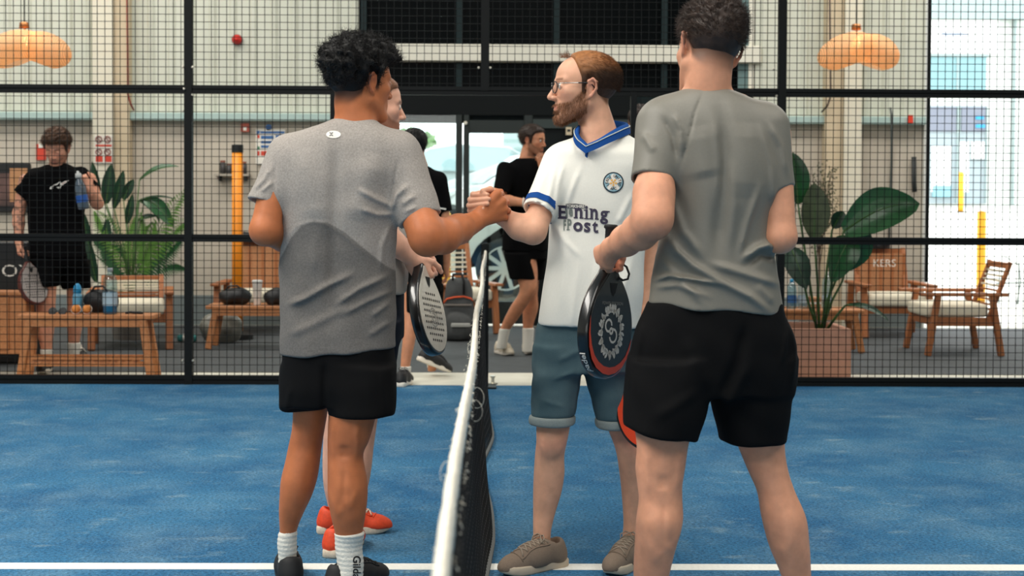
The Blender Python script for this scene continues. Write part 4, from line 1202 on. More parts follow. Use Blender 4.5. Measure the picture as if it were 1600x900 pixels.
    rt = np.array([H.w(*(r.uniform(-.03, .03), r.uniform(.045, .075), .112 - .0 * i)) for i in range(n)])
    strands('forelock', rt - H.M[:, 2] * .012, np.tile(H.M @ np.array([0, .35, 1.0]), (n, 1)), .026, .00055, M_HAIRG, ho, loc, (0, 0, -.1), .8, .002, 5, 5)
    # beard hairs
    lo, hi = H.bounds(.0); F2 = Field(lo, hi, .0035); H.skull(F2, ears=False); V, Q = F2.extract(1); N = vnormals(V, Q); L = H.loc(V)
    m = beard_region(L); c = np.where(m > .5)[0]; ix = np.random.RandomState(2).choice(c, 3800)
    strands('beard', V[ix], N[ix], .0085, .00045, M_HAIRG, root, loc, (0, 0, -.5), .6, 0, 4, 3, (H.M @ np.array([0, .2, -.9]))[None])
    # glasses
    gm, gk = mat('glasses_metal', srgb(190, 188, 180), rough=.25, metal=.9), mat('glasses_black', srgb(16, 16, 18), rough=.3)
    gl = link('glasses', bpy.data.meshes.new('glasses'), root)
    def gpart(nm, pts, r_, mt, closed=False):
        mb = MB(); mb.tube([Vector(H.w(*p) - loc) for p in pts], r_, 8, closed=closed); mb.build(nm, mt, gl, smooth=True)
    gl.data.from_pydata([], [], [])
    for g in (-1, 1):
        gpart('rim', [(g * (.033 + .0235 * math.cos(a)), .099 - .004 * math.cos(a), .000 + .019 * math.sin(a)) for a in [k_ * math.pi / 12 for k_ in range(24)]], .0017, gk, True)
        gpart('temple_arm', [(g * .057, .094, .010), (g * .068, .085, .012), (g * .078, .03, .0135), (g * .080, .005, .014)], .0016, gm)
        gpart('temple_tip', [(g * .078, .03, .0135), (g * .080, .005, .0145), (g * .081, -.012, .012), (g * .080, -.026, -.004)], .0022, gk)
        mb = MB(); mb.add([Vector(H.w(g * (.033 + .0225 * math.cos(a)), .099 - .004 * math.cos(a), .018 * math.sin(a)) - loc) for a in [k_ * math.pi / 12 for k_ in range(24)]], [tuple(range(24))]); mb.build('lens', glass_mat('lens_glass', (.96, .97, .97, 1), .05), gl)
    gpart('bridge', [(-.010, .101, .004), (0, .104, .007), (.010, .101, .004)], .0014, gm)
    # ---- shirt
    rows = [(206, 910, 976, Y + .01, .058), (214, 898, 988, Y + .01, .07), (224, 882, 1004, Y + .01, .084), (236, 868, 1018, Y, .10), (252, 860, 1026, Y, .112), (280, 857, 1022, Y, .122), (320, 859, 1014, Y, .126), (350, 860, 1009, Y, .126), (400, 855, 1007, Y - .005, .13), (450, 849, 1005, Y - .01, .135), (490, 843, 1003, Y - .008, .136), (520, 840, 1002, Y - .005, .136)]
    b = union(rows_bounds(rows, .09), pb([PA(830, 340, 5.1), PA(1030, 330, 5.2)], .1)); F = Field(b[0], b[1], .0045)
    F.put(zloft(rows, 2.3, zbot=P(920, 513, Y - .13).z, tilt=(-.05, P(900, 500, Y).x), k=.006), 0)
    sA, sB = PA(880, 256, Y), PA(841, 332, 5.095)
    F.put(cone(sA, sB, .076, .056, cap=(False, True)), .035)
    F.put(cone(PA(1008, 252, Y + .02), PA(1026, 335, 5.25), .074, .06, cap=(False, True)), .035)
    F.put(cone(PA(844, 326, 5.10), PA(834, 345, 5.085), .049, .049, cap=(True, False)), 0, sub=True)
    F.put(cone(PA(938, 230, Y + .02), PA(932, 188, Y), .068, .076), .008, sub=True)
    F.put(cone(PA(919, 227, Y - .15), PA(926, 200, Y - .08), .014, .066), .008, sub=True)
    w1 = waves(15, 8, .0028, 2.5, 8, (1, .6, .5))
    rg = ridges([([(879, 255), (870, 290), (866, 330)], Y, .008, .006), ([(904, 262), (890, 300), (876, 345)], Y, .009, .006), ([(870, 330), (880, 400), (872, 480)], Y, .014, .006), ([(940, 380), (925, 440), (905, 505)], Y, .014, .006),
                 ([(985, 300), (970, 330), (960, 350)], Y, .010, .006), ([(860, 345), (880, 375), (905, 400)], Y, .009, .004), ([(985, 400), (960, 470), (955, 510)], Y, .014, .006), ([(900, 410), (893, 470), (890, 510)], Y, .010, .005),
                 ([(866, 262), (858, 300), (850, 325)], Y, .008, .005), ([(856, 260), (842, 295), (832, 318)], Y, .007, .004), ([(918, 232), (917, 250)], Y, .003, .002)], near=Y)
    F.displace(lambda x, y, z: w1(x, y, z) + rg(x, y, z))
    sh, V, Q = garment(root, loc, F, 'football_shirt', M_WHITE)
    # sleeve band and collar
    ax = (sB - sA) / np.linalg.norm(sB - sA)
    along = (V - sB) @ ax; rad = np.linalg.norm((V - sB) - along[:, None] * ax[None], axis=1)
    fm = ((along > -.040) & (along < -.018) & (rad < .085) & (V[:, 0] < P(864, 330, Y).x))[Q].any(1)
    VB = V + vnormals(V, Q) * .0022 + (np.clip(along, -.040, -.018) - along)[:, None] * ax[None]; q2 = Q[fm]; us, inv_ = np.unique(q2, return_inverse=True)
    link('sleeve_band', np_mesh('sleeve_band', VB[us] - loc, inv_.reshape(-1, 4), M_BLUE), root)
    ring = [(902, 207, Y - .085), (907, 218, Y - .105), (918, 228, Y - .118), (933, 221, Y - .112), (950, 211, Y - .095), (968, 201, Y - .055), (979, 196, Y + .0), (972, 193, Y + .055), (950, 190, Y + .08), (920, 192, Y + .05), (906, 198, Y - .01)]
    cr = [PA(*q) for q in ring]; hcn = np.mean(cr, 0)
    m1, m2 = MB(), MB()
    for i in range(len(cr)):
        pass
    nn = len(cr); dense = []
    for i in range(nn):
        p0, p1, p2, p3 = cr[i - 1], cr[i], cr[(i + 1) % nn], cr[(i + 2) % nn]
        for t in (0, .25, .5, .75):
            if i == 1: q = p1 + (p2 - p1) * t
            elif i == 2: q = p1 + (p2 - p1) * t
            else: q = .5 * ((2 * p1) + (-p0 + p2) * t + (2 * p0 - 5 * p1 + 4 * p2 - p3) * t * t + (-p0 + 3 * p1 - 3 * p2 + p3) * t ** 3)
            dense.append(q)
    vs = []; nd = len(dense)
    for q in dense:
        out = q - hcn; out[2] = 0; out /= np.linalg.norm(out)
        vs += [q + out * .016 + [0, 0, -.026] - loc, q + out * .013 + [0, 0, -.008] - loc, q + out * .004 + [0, 0, .006] - loc, q - out * .004 + [0, 0, .006] - loc, q - out * .003 + [0, 0, -.02] - loc]
    fs = [(i * 5 + k_, ((i + 1) % nd) * 5 + k_, ((i + 1) % nd) * 5 + k_ + 1, i * 5 + k_ + 1) for i in range(nd) for k_ in range(4)]
    m1.add(vs, fs); co = m1.build('collar', M_BLUE, root, smooth=True)
    m2.tube([Vector(vs[i * 5 + 1]) + Vector((0, 0, .006)) for i in range(nd)], .0018, 6, closed=True); m2.build('collar_piping', mat('piping_grey', srgb(190, 196, 190)), co)
    decal('collar_placket', [[(915, 227), (922, 226), (917.5, 247), (914, 244)]], Y - .13, M_BLUE, V, Q, sh, loc, .002, 2)
    mb = MB(); q = P(918.5, 236, Y - .125); mb.lathe([(.004, 0), (.0045, .003), (.002, .004)], 10, TR(q, rx=math.pi / 2)); me = mb.mesh('collar_button', mat('button_white', srgb(230, 230, 225)))
    conform(me, V, Q, None, .004); me.transform(Matrix.Translation(-Vector(loc))); link('collar_button', me, sh)
    # ---- sponsor lettering and crest
    ink = mat('print_purple', srgb(64, 58, 78), rough=.8); inkg = mat('print_greygreen', srgb(120, 128, 122), rough=.8)
    T = lambda ch, x, y, s_, a=8, **k_: text_polys(ch, x, y, s_, R_(a), **k_)
    def glyph(ch, x0, y0, x1, y1, bold=.03, slope=.08, serifs=()):
        t = text_polys(ch, 0, 0, 1, bold=bold); q = np.array(t); lo_, hi_ = q.reshape(-1, 2).min(0), q.reshape(-1, 2).max(0)
        m_ = lambda u, v: (x0 + u * (x1 - x0), y0 + v * (y1 - y0) + slope * (u - .5) * (x1 - x0))
        out = [[m_((a - lo_[0]) / (hi_[0] - lo_[0]), (b_ - lo_[1]) / (hi_[1] - lo_[1])) for a, b_ in tr] for tr in t]
        for (u0, v0, u1, v1) in serifs: out.append([m_(u0, v0), m_(u1, v0), m_(u1, v1), m_(u0, v1)])
        return out
    pl = []
    pl += glyph('E', 873, 321, 884.5, 342, .03, .05, ((-.13, 0, .35, .09), (-.13, .91, .35, 1), (.88, 0, 1.02, .3), (.92, .7, 1.08, 1)))
    ns = ((-.14, .88, .38, 1), (.62, .88, 1.14, 1), (-.14, 0, .2, .12))
    pl += glyph('n', 898, 324.5, 910, 341.5, .03, .06, ns)
    pl += glyph('i', 914.5, 321.5, 918.5, 342.5, .03, .06, ((-.5, .92, 1.5, 1), (-.6, .3, .5, .38)))
    pl += glyph('n', 922.5, 326, 934, 343, .03, .08, ns)
    pl += glyph('g', 937.5, 329, 950, 350.5, .03, .08, ((.7, 0, 1.22, .1),))
    pl += glyph('o', 895.5, 347, 910.5, 362, .035, .05)
    pl += glyph('s', 912.5, 347.5, 922.5, 363, .03, .06, ((.85, .05, .98, .3), (.02, .7, .15, .97)))
    pl += glyph('t', 925.5, 345.5, 934.5, 364, .03, .08, ((.75, .86, 1.05, .98),))
    decal('shirt_lettering', pl, Y - .13, ink, V, Q, sh, loc, .0022, 0)
    pl = [[(882.5, 327), (886.5, 327), (886.8, 341), (885.4, 341)]] + glyph('e', 889, 325.5, 895, 338.5, .04) + glyph('P', 886.5, 342, 893, 359.5, .03, .05, ((-.2, .92, .6, 1),)) + glyph('F', 880.5, 343, 884.5, 360, .04, .05)
    decal('shirt_lettering', pl, Y - .13, inkg, V, Q, sh, loc, .0022, 0)
    bd_ = [[(884, 318.6), (899, 318), (914, 320), (914.5, 325.6), (884, 325.4)]]
    decal('shirt_lettering', bd_, Y - .13, mat('print_grey', srgb(92, 94, 96), rough=.8), V, Q, sh, loc, .002, 2)
    decal('shirt_lettering', glyph('YORKSHIRE', 885, 319.8, 913, 324.6, .02, .04), Y - .13, mat('print_white', srgb(235, 230, 220)), V, Q, sh, loc, .0035, 0)
    cx, cy = 958.5, 285
    navy = mat('crest_navy', srgb(22, 44, 58), rough=.7)
    cr_ = decal('crest', poly_ring(cx, cy, .1, 16.2, 0, 360, 36), Y - .13, navy, V, Q, sh, loc, .0022)
    decal('crest_ring', poly_ring(cx, cy, 7.2, 14.2, 0, 360, 36), Y - .13, mat('crest_blue', srgb(150, 188, 200), rough=.7), V, Q, sh, loc, .003)
    pet = []
    for k_ in range(5):
        a = 90 + 72 * k_; pet += poly_ring(cx + 9.4 * math.cos(R_(a)), cy - 9.4 * math.sin(R_(a)), .1, 4.2, 0, 360, 12)
    decal('crest_petals', pet, Y - .13, mat('print_white', srgb(235, 230, 220)), V, Q, sh, loc, .0036)
    yl = poly_ring(cx, cy, .1, 2.0, 0, 360, 10)
    for k_ in range(5): yl += poly_ring(cx + 4.2 * math.cos(R_(54 + 72 * k_)), cy - 4.2 * math.sin(R_(54 + 72 * k_)), .1, 1.7, 0, 360, 10)
    decal('crest_rose', poly_ring(cx, cy, .1, 6.6, 0, 360, 20), Y - .13, mat('print_white', srgb(235, 230, 220)), V, Q, sh, loc, .0042)
    decal('crest_rose_seeds', yl, Y - .13, mat('crest_gold', srgb(232, 176, 92), rough=.7), V, Q, sh, loc, .005)
    tp = []
    for i, ch in enumerate('LEEDS UNITED'):
        a = 205 - 230 * i / 11; tp += text_polys(ch, cx + 10.2 * math.cos(R_(a)), cy - 10.2 * math.sin(R_(a)), 5.6, R_(90 - a), bold=.02)
    for i, ch in enumerate('AFC'):
        a = 252 + 18 * i; tp += text_polys(ch, cx + 10.2 * math.cos(R_(a)), cy - 10.2 * math.sin(R_(a)), 5.6, R_(270 - a), bold=.02)
    decal('crest_lettering', tp, Y - .13, mat('print_dark', srgb(30, 28, 28)), V, Q, sh, loc, .005, 0)
    # ---- denim shorts
    hip = [(490, 845, 995, Y, .118), (520, 837, 997, Y, .12), (550, 834, 996, Y, .12), (580, 833, 994, Y, .112)]
    lL = [(540, 834, 912, Y, .105), (580, 832, 909, Y, .10), (620, 830, 903, Y, .095), (650, 829, 898, Y, .092)]
    lR = [(540, 905, 996, Y + .03, .105), (580, 912, 994, Y + .04, .10), (620, 922, 991, Y + .045, .095), (655, 931, 987, Y + .05, .09)]
    b = union(rows_bounds(hip), rows_bounds(lL), rows_bounds(lR)); F = Field(b[0], b[1], .005)
    F.put(zloft(hip, 2.3), 0); F.put(zloft(lL, 2.2), .02); F.put(zloft(lR, 2.2), .02)
    w2 = waves(18, 10, .002, 5, 16, (.4, .4, 1)); rg2 = ridges([([(900, 535), (902, 590), (895, 645)], Y, .006, .004), ([(906, 540), (868, 560)], Y, .01, .005), ([(895, 575), (860, 590)], Y, .008, .004), ([(845, 620), (880, 630)], Y, .008, .004)], near=Y)
    F.displace(lambda x, y, z: w2(x, y, z) + rg2(x, y, z)); garment(root, loc, F, 'denim_shorts', M_DENIM)
    for rws in ([(648, 828, 898.5, Y, .095), (656, 828, 898.5, Y, .095), (662.5, 829, 898, Y, .095)], [(653, 931, 988, Y + .05, .093), (661, 931, 988, Y + .05, .093), (667.5, 932, 987, Y + .05, .093)]):
        b = rows_bounds(rws, .04); F = Field(b[0], b[1], .004); F.put(zloft(rws, 2.2, inflate=.003), 0); F.displace(lambda x, y, z: w2(x, y, z) * .8)
        garment(root, loc, F, 'turn_up', M_CUFF)
    su, so = cloth('suede_taupe', srgb(128, 112, 98), bump=.15, bscale=300), mat('sole_cream', srgb(196, 180, 158), rough=.8)
    lc = mat('lace_taupe', srgb(150, 136, 120), rough=.9)
    a = G(852, 886); shoe(root, loc, (a.x - .02, a.y - .035, 0), R_(-128), (su, so), lacecol=lc, sc=1.0)
    a = G(986, 882); shoe(root, loc, (a.x - .01, a.y - .03, 0), R_(-152), (su, so), lacecol=lc, sc=1.0)
    return root
man_white()

# ------------------------------------------------------------------ man in the plain grey sports shirt (back to camera, holding racket)
def man_grey():
    Y = 4.28
    root, loc = start('person', 'man in plain grey sports T-shirt and black shorts seen from behind, holding black racket', (P(1110, 900, Y).x, Y, 0))
    H = Head(P(1106, 79, Y + .03), R_(-18), R_(8), R_(11), 1.06)
    legL = [(620, 985, 1095, 4.22, -.9), (660, 990, 1085, 4.22, -.92), (698, 995, 1075, 4.22, -.95), (733, 993, 1070, 4.215, -.95), (757, 996, 1066, 4.21, -1), (780, 998, 1066, 4.21, -1.05), (811, 994, 1067, 4.20, -1.08), (847, 992, 1058, 4.20, -1.08), (900, 990, 1045, 4.21, -1.1), (950, 995, 1036, 4.22, -1.15), (985, 997, 1034, 4.23, -1.25), (1012, 997, 1034, 4.23, -1.3)]
    legR = [(620, 1120, 1232, 4.32, -.9), (660, 1138, 1228, 4.32, -.92), (702, 1155, 1226, 4.32, -.95), (738, 1170, 1232, 4.315, -1), (765, 1182, 1241, 4.31, -1.02), (808, 1190, 1259, 4.30, -1.08), (847, 1200, 1264, 4.30, -1.08), (900, 1221, 1267, 4.31, -1.15), (950, 1236, 1270, 4.32, -1.2), (985, 1240, 1272, 4.33, -1.25), (1005, 1240, 1272, 4.33, -1.3)]
    shL, elL, wrL = PA(1030, 205, 4.28), PA(1020, 345, 4.13), PA(957, 388, 4.36)
    shR, elR, wrR = PA(1206, 210, 4.28), PA(1219, 370, 4.22), PA(1150, 350, 4.5)
    b = union(H.bounds(.03), rows_bounds(legL), rows_bounds(legR), pb([shL, elL, wrL, shR, elR, wrR, PA(945, 420, 4.45)], .1))
    hc = PA(951, 402, 4.42)
    F = Field(b[0], b[1], .007, [(H.c - .14, H.c + .14, .0035), (hc - .08, hc + .08, .003)])
    H.skull(F)
    F.put(cone(H.w(0, -.03, -.055), PA(1103, 158, Y), .062, .068), .02)
    F.put(cone(PA(1060, 178, Y), PA(1150, 178, Y), .06, .06), .03)
    F.put(zloft(legL), 0); F.put(zloft(legR), 0)
    F.put(zloft([(175, 1040, 1180, Y, .08), (300, 1050, 1195, Y, .1), (480, 1030, 1205, Y, .1), (580, 1010, 1210, Y, .08)]), .02)
    F.put(cone(shL, elL, .050, .050), .02); F.put(cone(PA(1021, 303, 4.175), PA(1020, 330, 4.145), .0545, .0525), .03); chain(F, [elL, PA(1000, 362, 4.19), PA(978, 376, 4.28), wrL], [.050, .049, .042, .033], .02)
    F.put(cone(shR, elR, .054, .044), .02); chain(F, [elR, wrR], [.044, .032], .02)
    hr = Hand(wrR, wrR - elR, (0, 0, 1)); hr.put(F, ((40, 50, 30),) * 4)
    # left hand closed round the racket throat: back of hand to the camera
    for q, r_ in (((936, 392, 4.42), .017), ((938, 402, 4.415), .017), ((944, 410, 4.41), .016), ((952, 414, 4.40), .015)):
        F.put(cone(wrL, PA(*q), .026, r_), .014)
    fing = [[(936, 392, 4.42), (934, 396, 4.47), (948, 400, 4.53), (964, 402, 4.50)],
            [(938, 402, 4.415), (936, 407, 4.47), (950, 410, 4.53), (967, 409, 4.495)],
            [(944, 410, 4.41), (943, 416, 4.465), (955, 418, 4.52), (969, 415, 4.485)],
            [(952, 414, 4.40), (951, 421, 4.455), (960, 423, 4.51), (970, 420, 4.475)]]
    for fg in fing: chain(F, [PA(*q) for q in fg], [.0125, .0105, .0098, .0088], .005)
    chain(F, [PA(960, 384, 4.40), PA(966, 392, 4.455), PA(972, 403, 4.475), PA(971, 412, 4.47)], [.017, .0125, .011, .0092], .008)
    F.displace(ridges([([(1032, 735), (1032, 759)], 4.22, .018, -.007), ([(1007, 700), (1006.5, 735), (1009.5, 760)], 4.22, .010, .005), ([(1057, 700), (1057.5, 735), (1054.5, 760)], 4.22, .010, .005), ([(1032, 775), (1032, 840)], 4.22, .009, -.004), ([(1004.5, 830), (1019.5, 862), (1029.5, 850)], 4.22, .012, .004), ([(1059.5, 820), (1044.5, 850), (1034.5, 838)], 4.22, .012, .004), ([(1207, 735), (1207, 759)], 4.32, .018, -.007), ([(1185, 700), (1184.56, 735), (1187.2, 760)], 4.32, .010, .005), ([(1229, 700), (1229.44, 735), (1226.8, 760)], 4.32, .010, .005), ([(1207, 775), (1207, 845)], 4.32, .009, -.004), ([(1182.8, 835), (1196, 867), (1204.8, 855)], 4.32, .012, .004), ([(1231.2, 825), (1218, 855), (1209.2, 843)], 4.32, .012, .004)], near=4.25), .03)
    hm = hl(.06, .05, -.07, .028, -.02)
    def colf(V):
        fade = lambda L: sstep(-.014, .012, hm(L)) * sstep(-.1, -.03, L[:, 2]) * .8
        c = head_color(V, H, FAIR, lin(204, 118, 96), lin(58, 42, 33), mask=fade)
        el = np.exp(-(np.linalg.norm(V - PA(1027, 362, 4.12), axis=1) / .03) ** 2) * .5
        c = blend(c, el, lin(206, 110, 84))
        hd = np.exp(-(np.linalg.norm(V - PA(966, 408, 4.49), axis=1) / .03) ** 2) * .5
        return blend(c, hd, lin(206, 104, 80))
    skin_obj(root, loc, F, colf); eyes(H, root, loc)
    top = lambda L: np.interp(L[:, 2], [-.06, -.02, .02, .06, .10, .15], [.001, .002, .005, .012, .024, .026])
    hair_cap(root, loc, H, top, M_HAIRD, hl(.055, .05, -.045, .032, -.004), .0030, 38, 13, nstr=5200, slen=.020, srad=.0008, curl=.0008, droop=(0, 0, .05), jit=.7, nfreq=14, flow=(.25, .3, .2))
    # ---- shirt
    rows = [(140, 1068, 1142, Y + .005, .066), (147, 1050, 1160, Y, .075), (160, 1024, 1184, Y, .092), (175, 1010, 1200, Y, .106), (195, 1004, 1213, Y, .118), (225, 1006, 1220, Y, .126), (260, 1018, 1219, Y, .132), (300, 1032, 1215, Y, .132), (350, 1034, 1207, Y, .126), (395, 1026, 1211, Y, .124), (430, 1020, 1216, Y, .126), (460, 1016, 1219, Y, .13), (495, 1012, 1223, Y, .134)]
    b = union(rows_bounds(rows, .08), pb([PA(1000, 285, 4.2), PA(1235, 290, 4.25)], .09)); F = Field(b[0], b[1], .0045)
    F.put(zloft(rows, 2.25, zbot=P(1117, 486, Y - .13).z, tilt=(-.07, P(1117, 486, Y).x), k=.006), 0)
    F.put(cone(PA(1036, 195, Y), PA(1021, 284, 4.205), .078, .066, cap=(False, True)), .035)
    F.put(cone(PA(1192, 200, Y), PA(1215, 296, 4.25), .076, .050, cap=(False, True)), .035)
    F.put(cone(PA(1022, 272, 4.215), PA(1019, 300, 4.195), .054, .054, cap=(True, False)), 0, sub=True)
    F.put(cone(PA(1212, 280, 4.255), PA(1216, 310, 4.245), .043, .043, cap=(True, False)), 0, sub=True)
    F.put(cone(PA(1104, 160, Y + .02), PA(1102, 112, Y + .03), .064, .072), .008, sub=True)
    w1 = waves(25, 9, .003, 2.5, 8, (1, .6, .6))
    rg = ridges([([(1150, 402), (1172, 386), (1190, 381), (1206, 388)], Y, .010, .014), ([(1155, 412), (1180, 396), (1206, 402)], Y, .010, -.009), ([(1036, 365), (1052, 392), (1074, 412), (1117, 437), (1159, 458), (1192, 482)], Y, .011, .011), ([(1100, 408), (1152, 424), (1211, 442)], Y, .011, .009),
                 ([(1020, 437), (1038, 428), (1077, 433), (1117, 440)], Y, .006, .010), ([(1021, 447), (1050, 442), (1100, 460)], Y, .008, .006), ([(1040, 300), (1060, 360), (1090, 400)], Y, .012, .006), ([(1107, 187), (1113, 250), (1110, 320)], Y, .012, .005),
                 ([(1193, 195), (1213, 230), (1222, 275)], Y, .009, .006), ([(1178, 200), (1196, 260), (1200, 330)], Y, .010, .005), ([(1176, 290), (1156, 350), (1145, 395)], Y, .010, .006), ([(1096, 140), (1078, 180), (1066, 225), (1056, 262)], Y, .0035, -.0035),
                 ([(1046, 180), (1056, 205), (1056, 240)], Y, .008, .006), ([(1030, 185), (1044, 215), (1050, 250)], Y, .008, -.005), ([(1000, 210), (1016, 240)], Y, .010, .004),
                 ([(1026, 400), (1060, 440), (1090, 470)], Y, .010, .006), ([(1170, 440), (1200, 470)], Y, .012, .005), ([(1130, 250), (1135, 320), (1128, 390)], Y, .014, .004), ([(1118, 165), (1122, 250), (1116, 330), (1110, 400)], Y, .022, -.010), ([(1078, 200), (1086, 250), (1092, 280)], Y, .045, .007), ([(1160, 195), (1156, 250), (1150, 310)], Y, .045, .007)], near=Y + .02)
    F.displace(lambda x, y, z: w1(x, y, z) * 1.2 + 1.5 * rg(x, y, z))
    garment(root, loc, F, 't_shirt', M_GREY, smooth=1)
    # ---- shorts
    hip = [(470, 1012, 1220, Y, .125), (500, 1000, 1229, Y, .132), (530, 990, 1239, Y, .136), (570, 984, 1242, Y, .134), (615, 979, 1238, Y, .12)]
    lL = [(560, 984, 1118, 4.25, .125), (600, 979, 1111, 4.235, .122), (640, 975, 1103, 4.225, .118), (670, 973, 1094, 4.22, .115), (705, 972, 1086, 4.22, .112)]
    lR = [(560, 1100, 1243, 4.3, .125), (600, 1106, 1239, 4.305, .122), (640, 1115, 1234, 4.31, .118), (670, 1121, 1230, 4.315, .114), (705, 1127, 1226, 4.32, .11)]
    b = union(rows_bounds(hip), rows_bounds(lL), rows_bounds(lR)); F = Field(b[0], b[1], .005)
    F.put(zloft(hip, 2.3), 0)
    F.put(zloft(lL, 2.25, zbot=P(1030, 688, 4.11).z, tilt=(-.2, P(1030, 690, 4.2).x)), .02); F.put(zloft(lR, 2.25, zbot=P(1176, 700, 4.21).z), .02)
    w2 = waves(28, 9, .003, 3, 10, (1, 1, .35))
    rg2 = ridges([([(1155, 500), (1140, 560), (1112, 620)], Y, .016, -.014), ([(1228, 500), (1236, 540), (1230, 600)], Y, .010, .010), ([(1222, 510), (1212, 560)], Y, .008, .008), ([(1000, 500), (990, 560)], Y, .010, .008), ([(1120, 640), (1160, 560)], Y, .014, .006), ([(1080, 600), (1010, 640)], Y, .016, .006), ([(1060, 520), (1100, 600)], Y, .02, .007), ([(985, 670), (1075, 684)], Y, .004, -.003)], near=Y)
    F.displace(lambda x, y, z: w2(x, y, z) + rg2(x, y, z)); garment(root, loc, F, 'shorts', M_BLACKS)
    sb, ss = mat('shoe_white', srgb(210, 208, 200), rough=.7), mat('sole_white', srgb(220, 218, 210), rough=.8)
    for px, Yk, ya in ((1016, 4.25, -15), (1255, 4.36, 30)):
        q = P(px, 900, Yk); shoe(root, loc, (q.x, Yk + .03, 0), R_(ya), (sb, ss))
    return root
man_grey()
# ------------------------------------------------------------------ people further back
def figure(label, base, H, neck, legs, torso, arms, shirt, sleeves, shorts, shirt_mat, shorts_mat, tone, hairc, hair_mat, hairline, thick, hair_noise=.003, nstr=1200, slen=.014,
           shirt_tilt=None, shirt_bot=None, beard=0.0, beardc=None, folds=(), socks=(), shoes=(), fine=.004, step=.008, lip=None, tattoo=None, seed=1, shut=False):
    root, loc = start('person', label, base)
    lip = lin(190, 104, 86) if lip is None else lip
    bs = [H.bounds(.03)] + [rows_bounds(r) for r in legs] + [rows_bounds(torso)]
    hands = []
    for a in arms:
        bs.append(pb([a['sh'], a['el'], a['wr']], .14)); hands.append((np.array(a['wr']) - .13, np.array(a['wr']) + .13, fine))
    b = union(*bs)
    F = Field(b[0], b[1], step, [(H.c - .13, H.c + .13, fine)] + hands)
    H.skull(F); F.put(cone(H.w(0, -.03, -.06), neck, .054, .062), .02)
    for r in legs: F.put(zloft(r), 0)
    F.put(zloft(torso), .02)
    for a in arms:
        r = a.get('r', (.046, .042, .029))
        F.put(cone(a['sh'], a['el'], r[0], r[1]), .02)
        mid = (np.array(a['el']) * .7 + np.array(a['wr']) * .3)
        chain(F, [a['el'], mid, a['wr']], [r[1], r[1] * .98, r[2]], .02)
        h = Hand(a['wr'], a['fwd'], a['back'], left=a.get('left', False), sc=a.get('hs', 1.0)); h.put(F, a.get('curl', ((25, 35, 25),) * 4), **({'thumb': a['thumb']} if 'thumb' in a else {}))
    def colf(V):
        m = lambda L: sstep(-.012, .01, hairline(L)) * .9
        c = head_color(V, H, tone, lip, hairc, mask=m, beard=(lambda L: beard_region(L) * beard) if beard else None, beardc=beardc if beardc is not None else hairc)
        if tattoo: c = tattoo(V, c)
        return c
    body = skin_obj(root, loc, F, colf)
    if not shut: eyes(H, root, loc)
    hair_cap(root, loc, H, thick, hair_mat, hairline, hair_noise, 36, seed, step=.0045, nstr=nstr, slen=slen, srad=.0012, jit=.7)
    # shirt
    b = union(rows_bounds(shirt, .08), *[pb([s_[0], s_[1]], .1) for s_ in sleeves]); F = Field(b[0], b[1], .006)
    F.put(zloft(shirt, 2.2, zbot=shirt_bot, k=.006), 0)
    for s_ in sleeves: F.put(cone(s_[0], s_[1], s_[2], s_[3], cap=(False, True)), .035)
    for s_ in sleeves:
        d = (s_[1] - s_[0]) / np.linalg.norm(s_[1] - s_[0]); F.put(cone(s_[1] - d * .03, s_[1] + d * .05, s_[3] - .009, s_[3] - .009, cap=(True, False)), 0, sub=True)
    F.put(cone(np.array(neck) + [0, 0, -.01], H.w(0, -.03, -.06), .064, .07), .008, sub=True)
    w1 = waves(seed + 40, 9, .0035, 2.5, 9, (1, .6, .6))
    rg = ridges(list(folds)) if folds else None
    F.displace(lambda x, y, z: w1(x, y, z) + (rg(x, y, z) if rg else 0))
    sh, V, Q = garment(root, loc, F, 't_shirt', shirt_mat)
    bs = [rows_bounds(r) for r in shorts]; b = union(*bs); F = Field(b[0], b[1], .006)
    for r in shorts: F.put(zloft(r, 2.2), .02)
    w2 = waves(seed + 60, 8, .003, 3, 10, (1, 1, .4)); F.displace(w2); garment(root, loc, F, 'shorts', shorts_mat)
    for rws, mt in socks:
        b = rows_bounds(rws, .03); F = Field(b[0], b[1], .005); F.put(zloft(rws, 2, inflate=.004), 0); garment(root, loc, F, 'sock', mt, smooth=1)
    for kw in shoes: shoe(root, loc, **kw)
    return root, loc, V, Q, sh

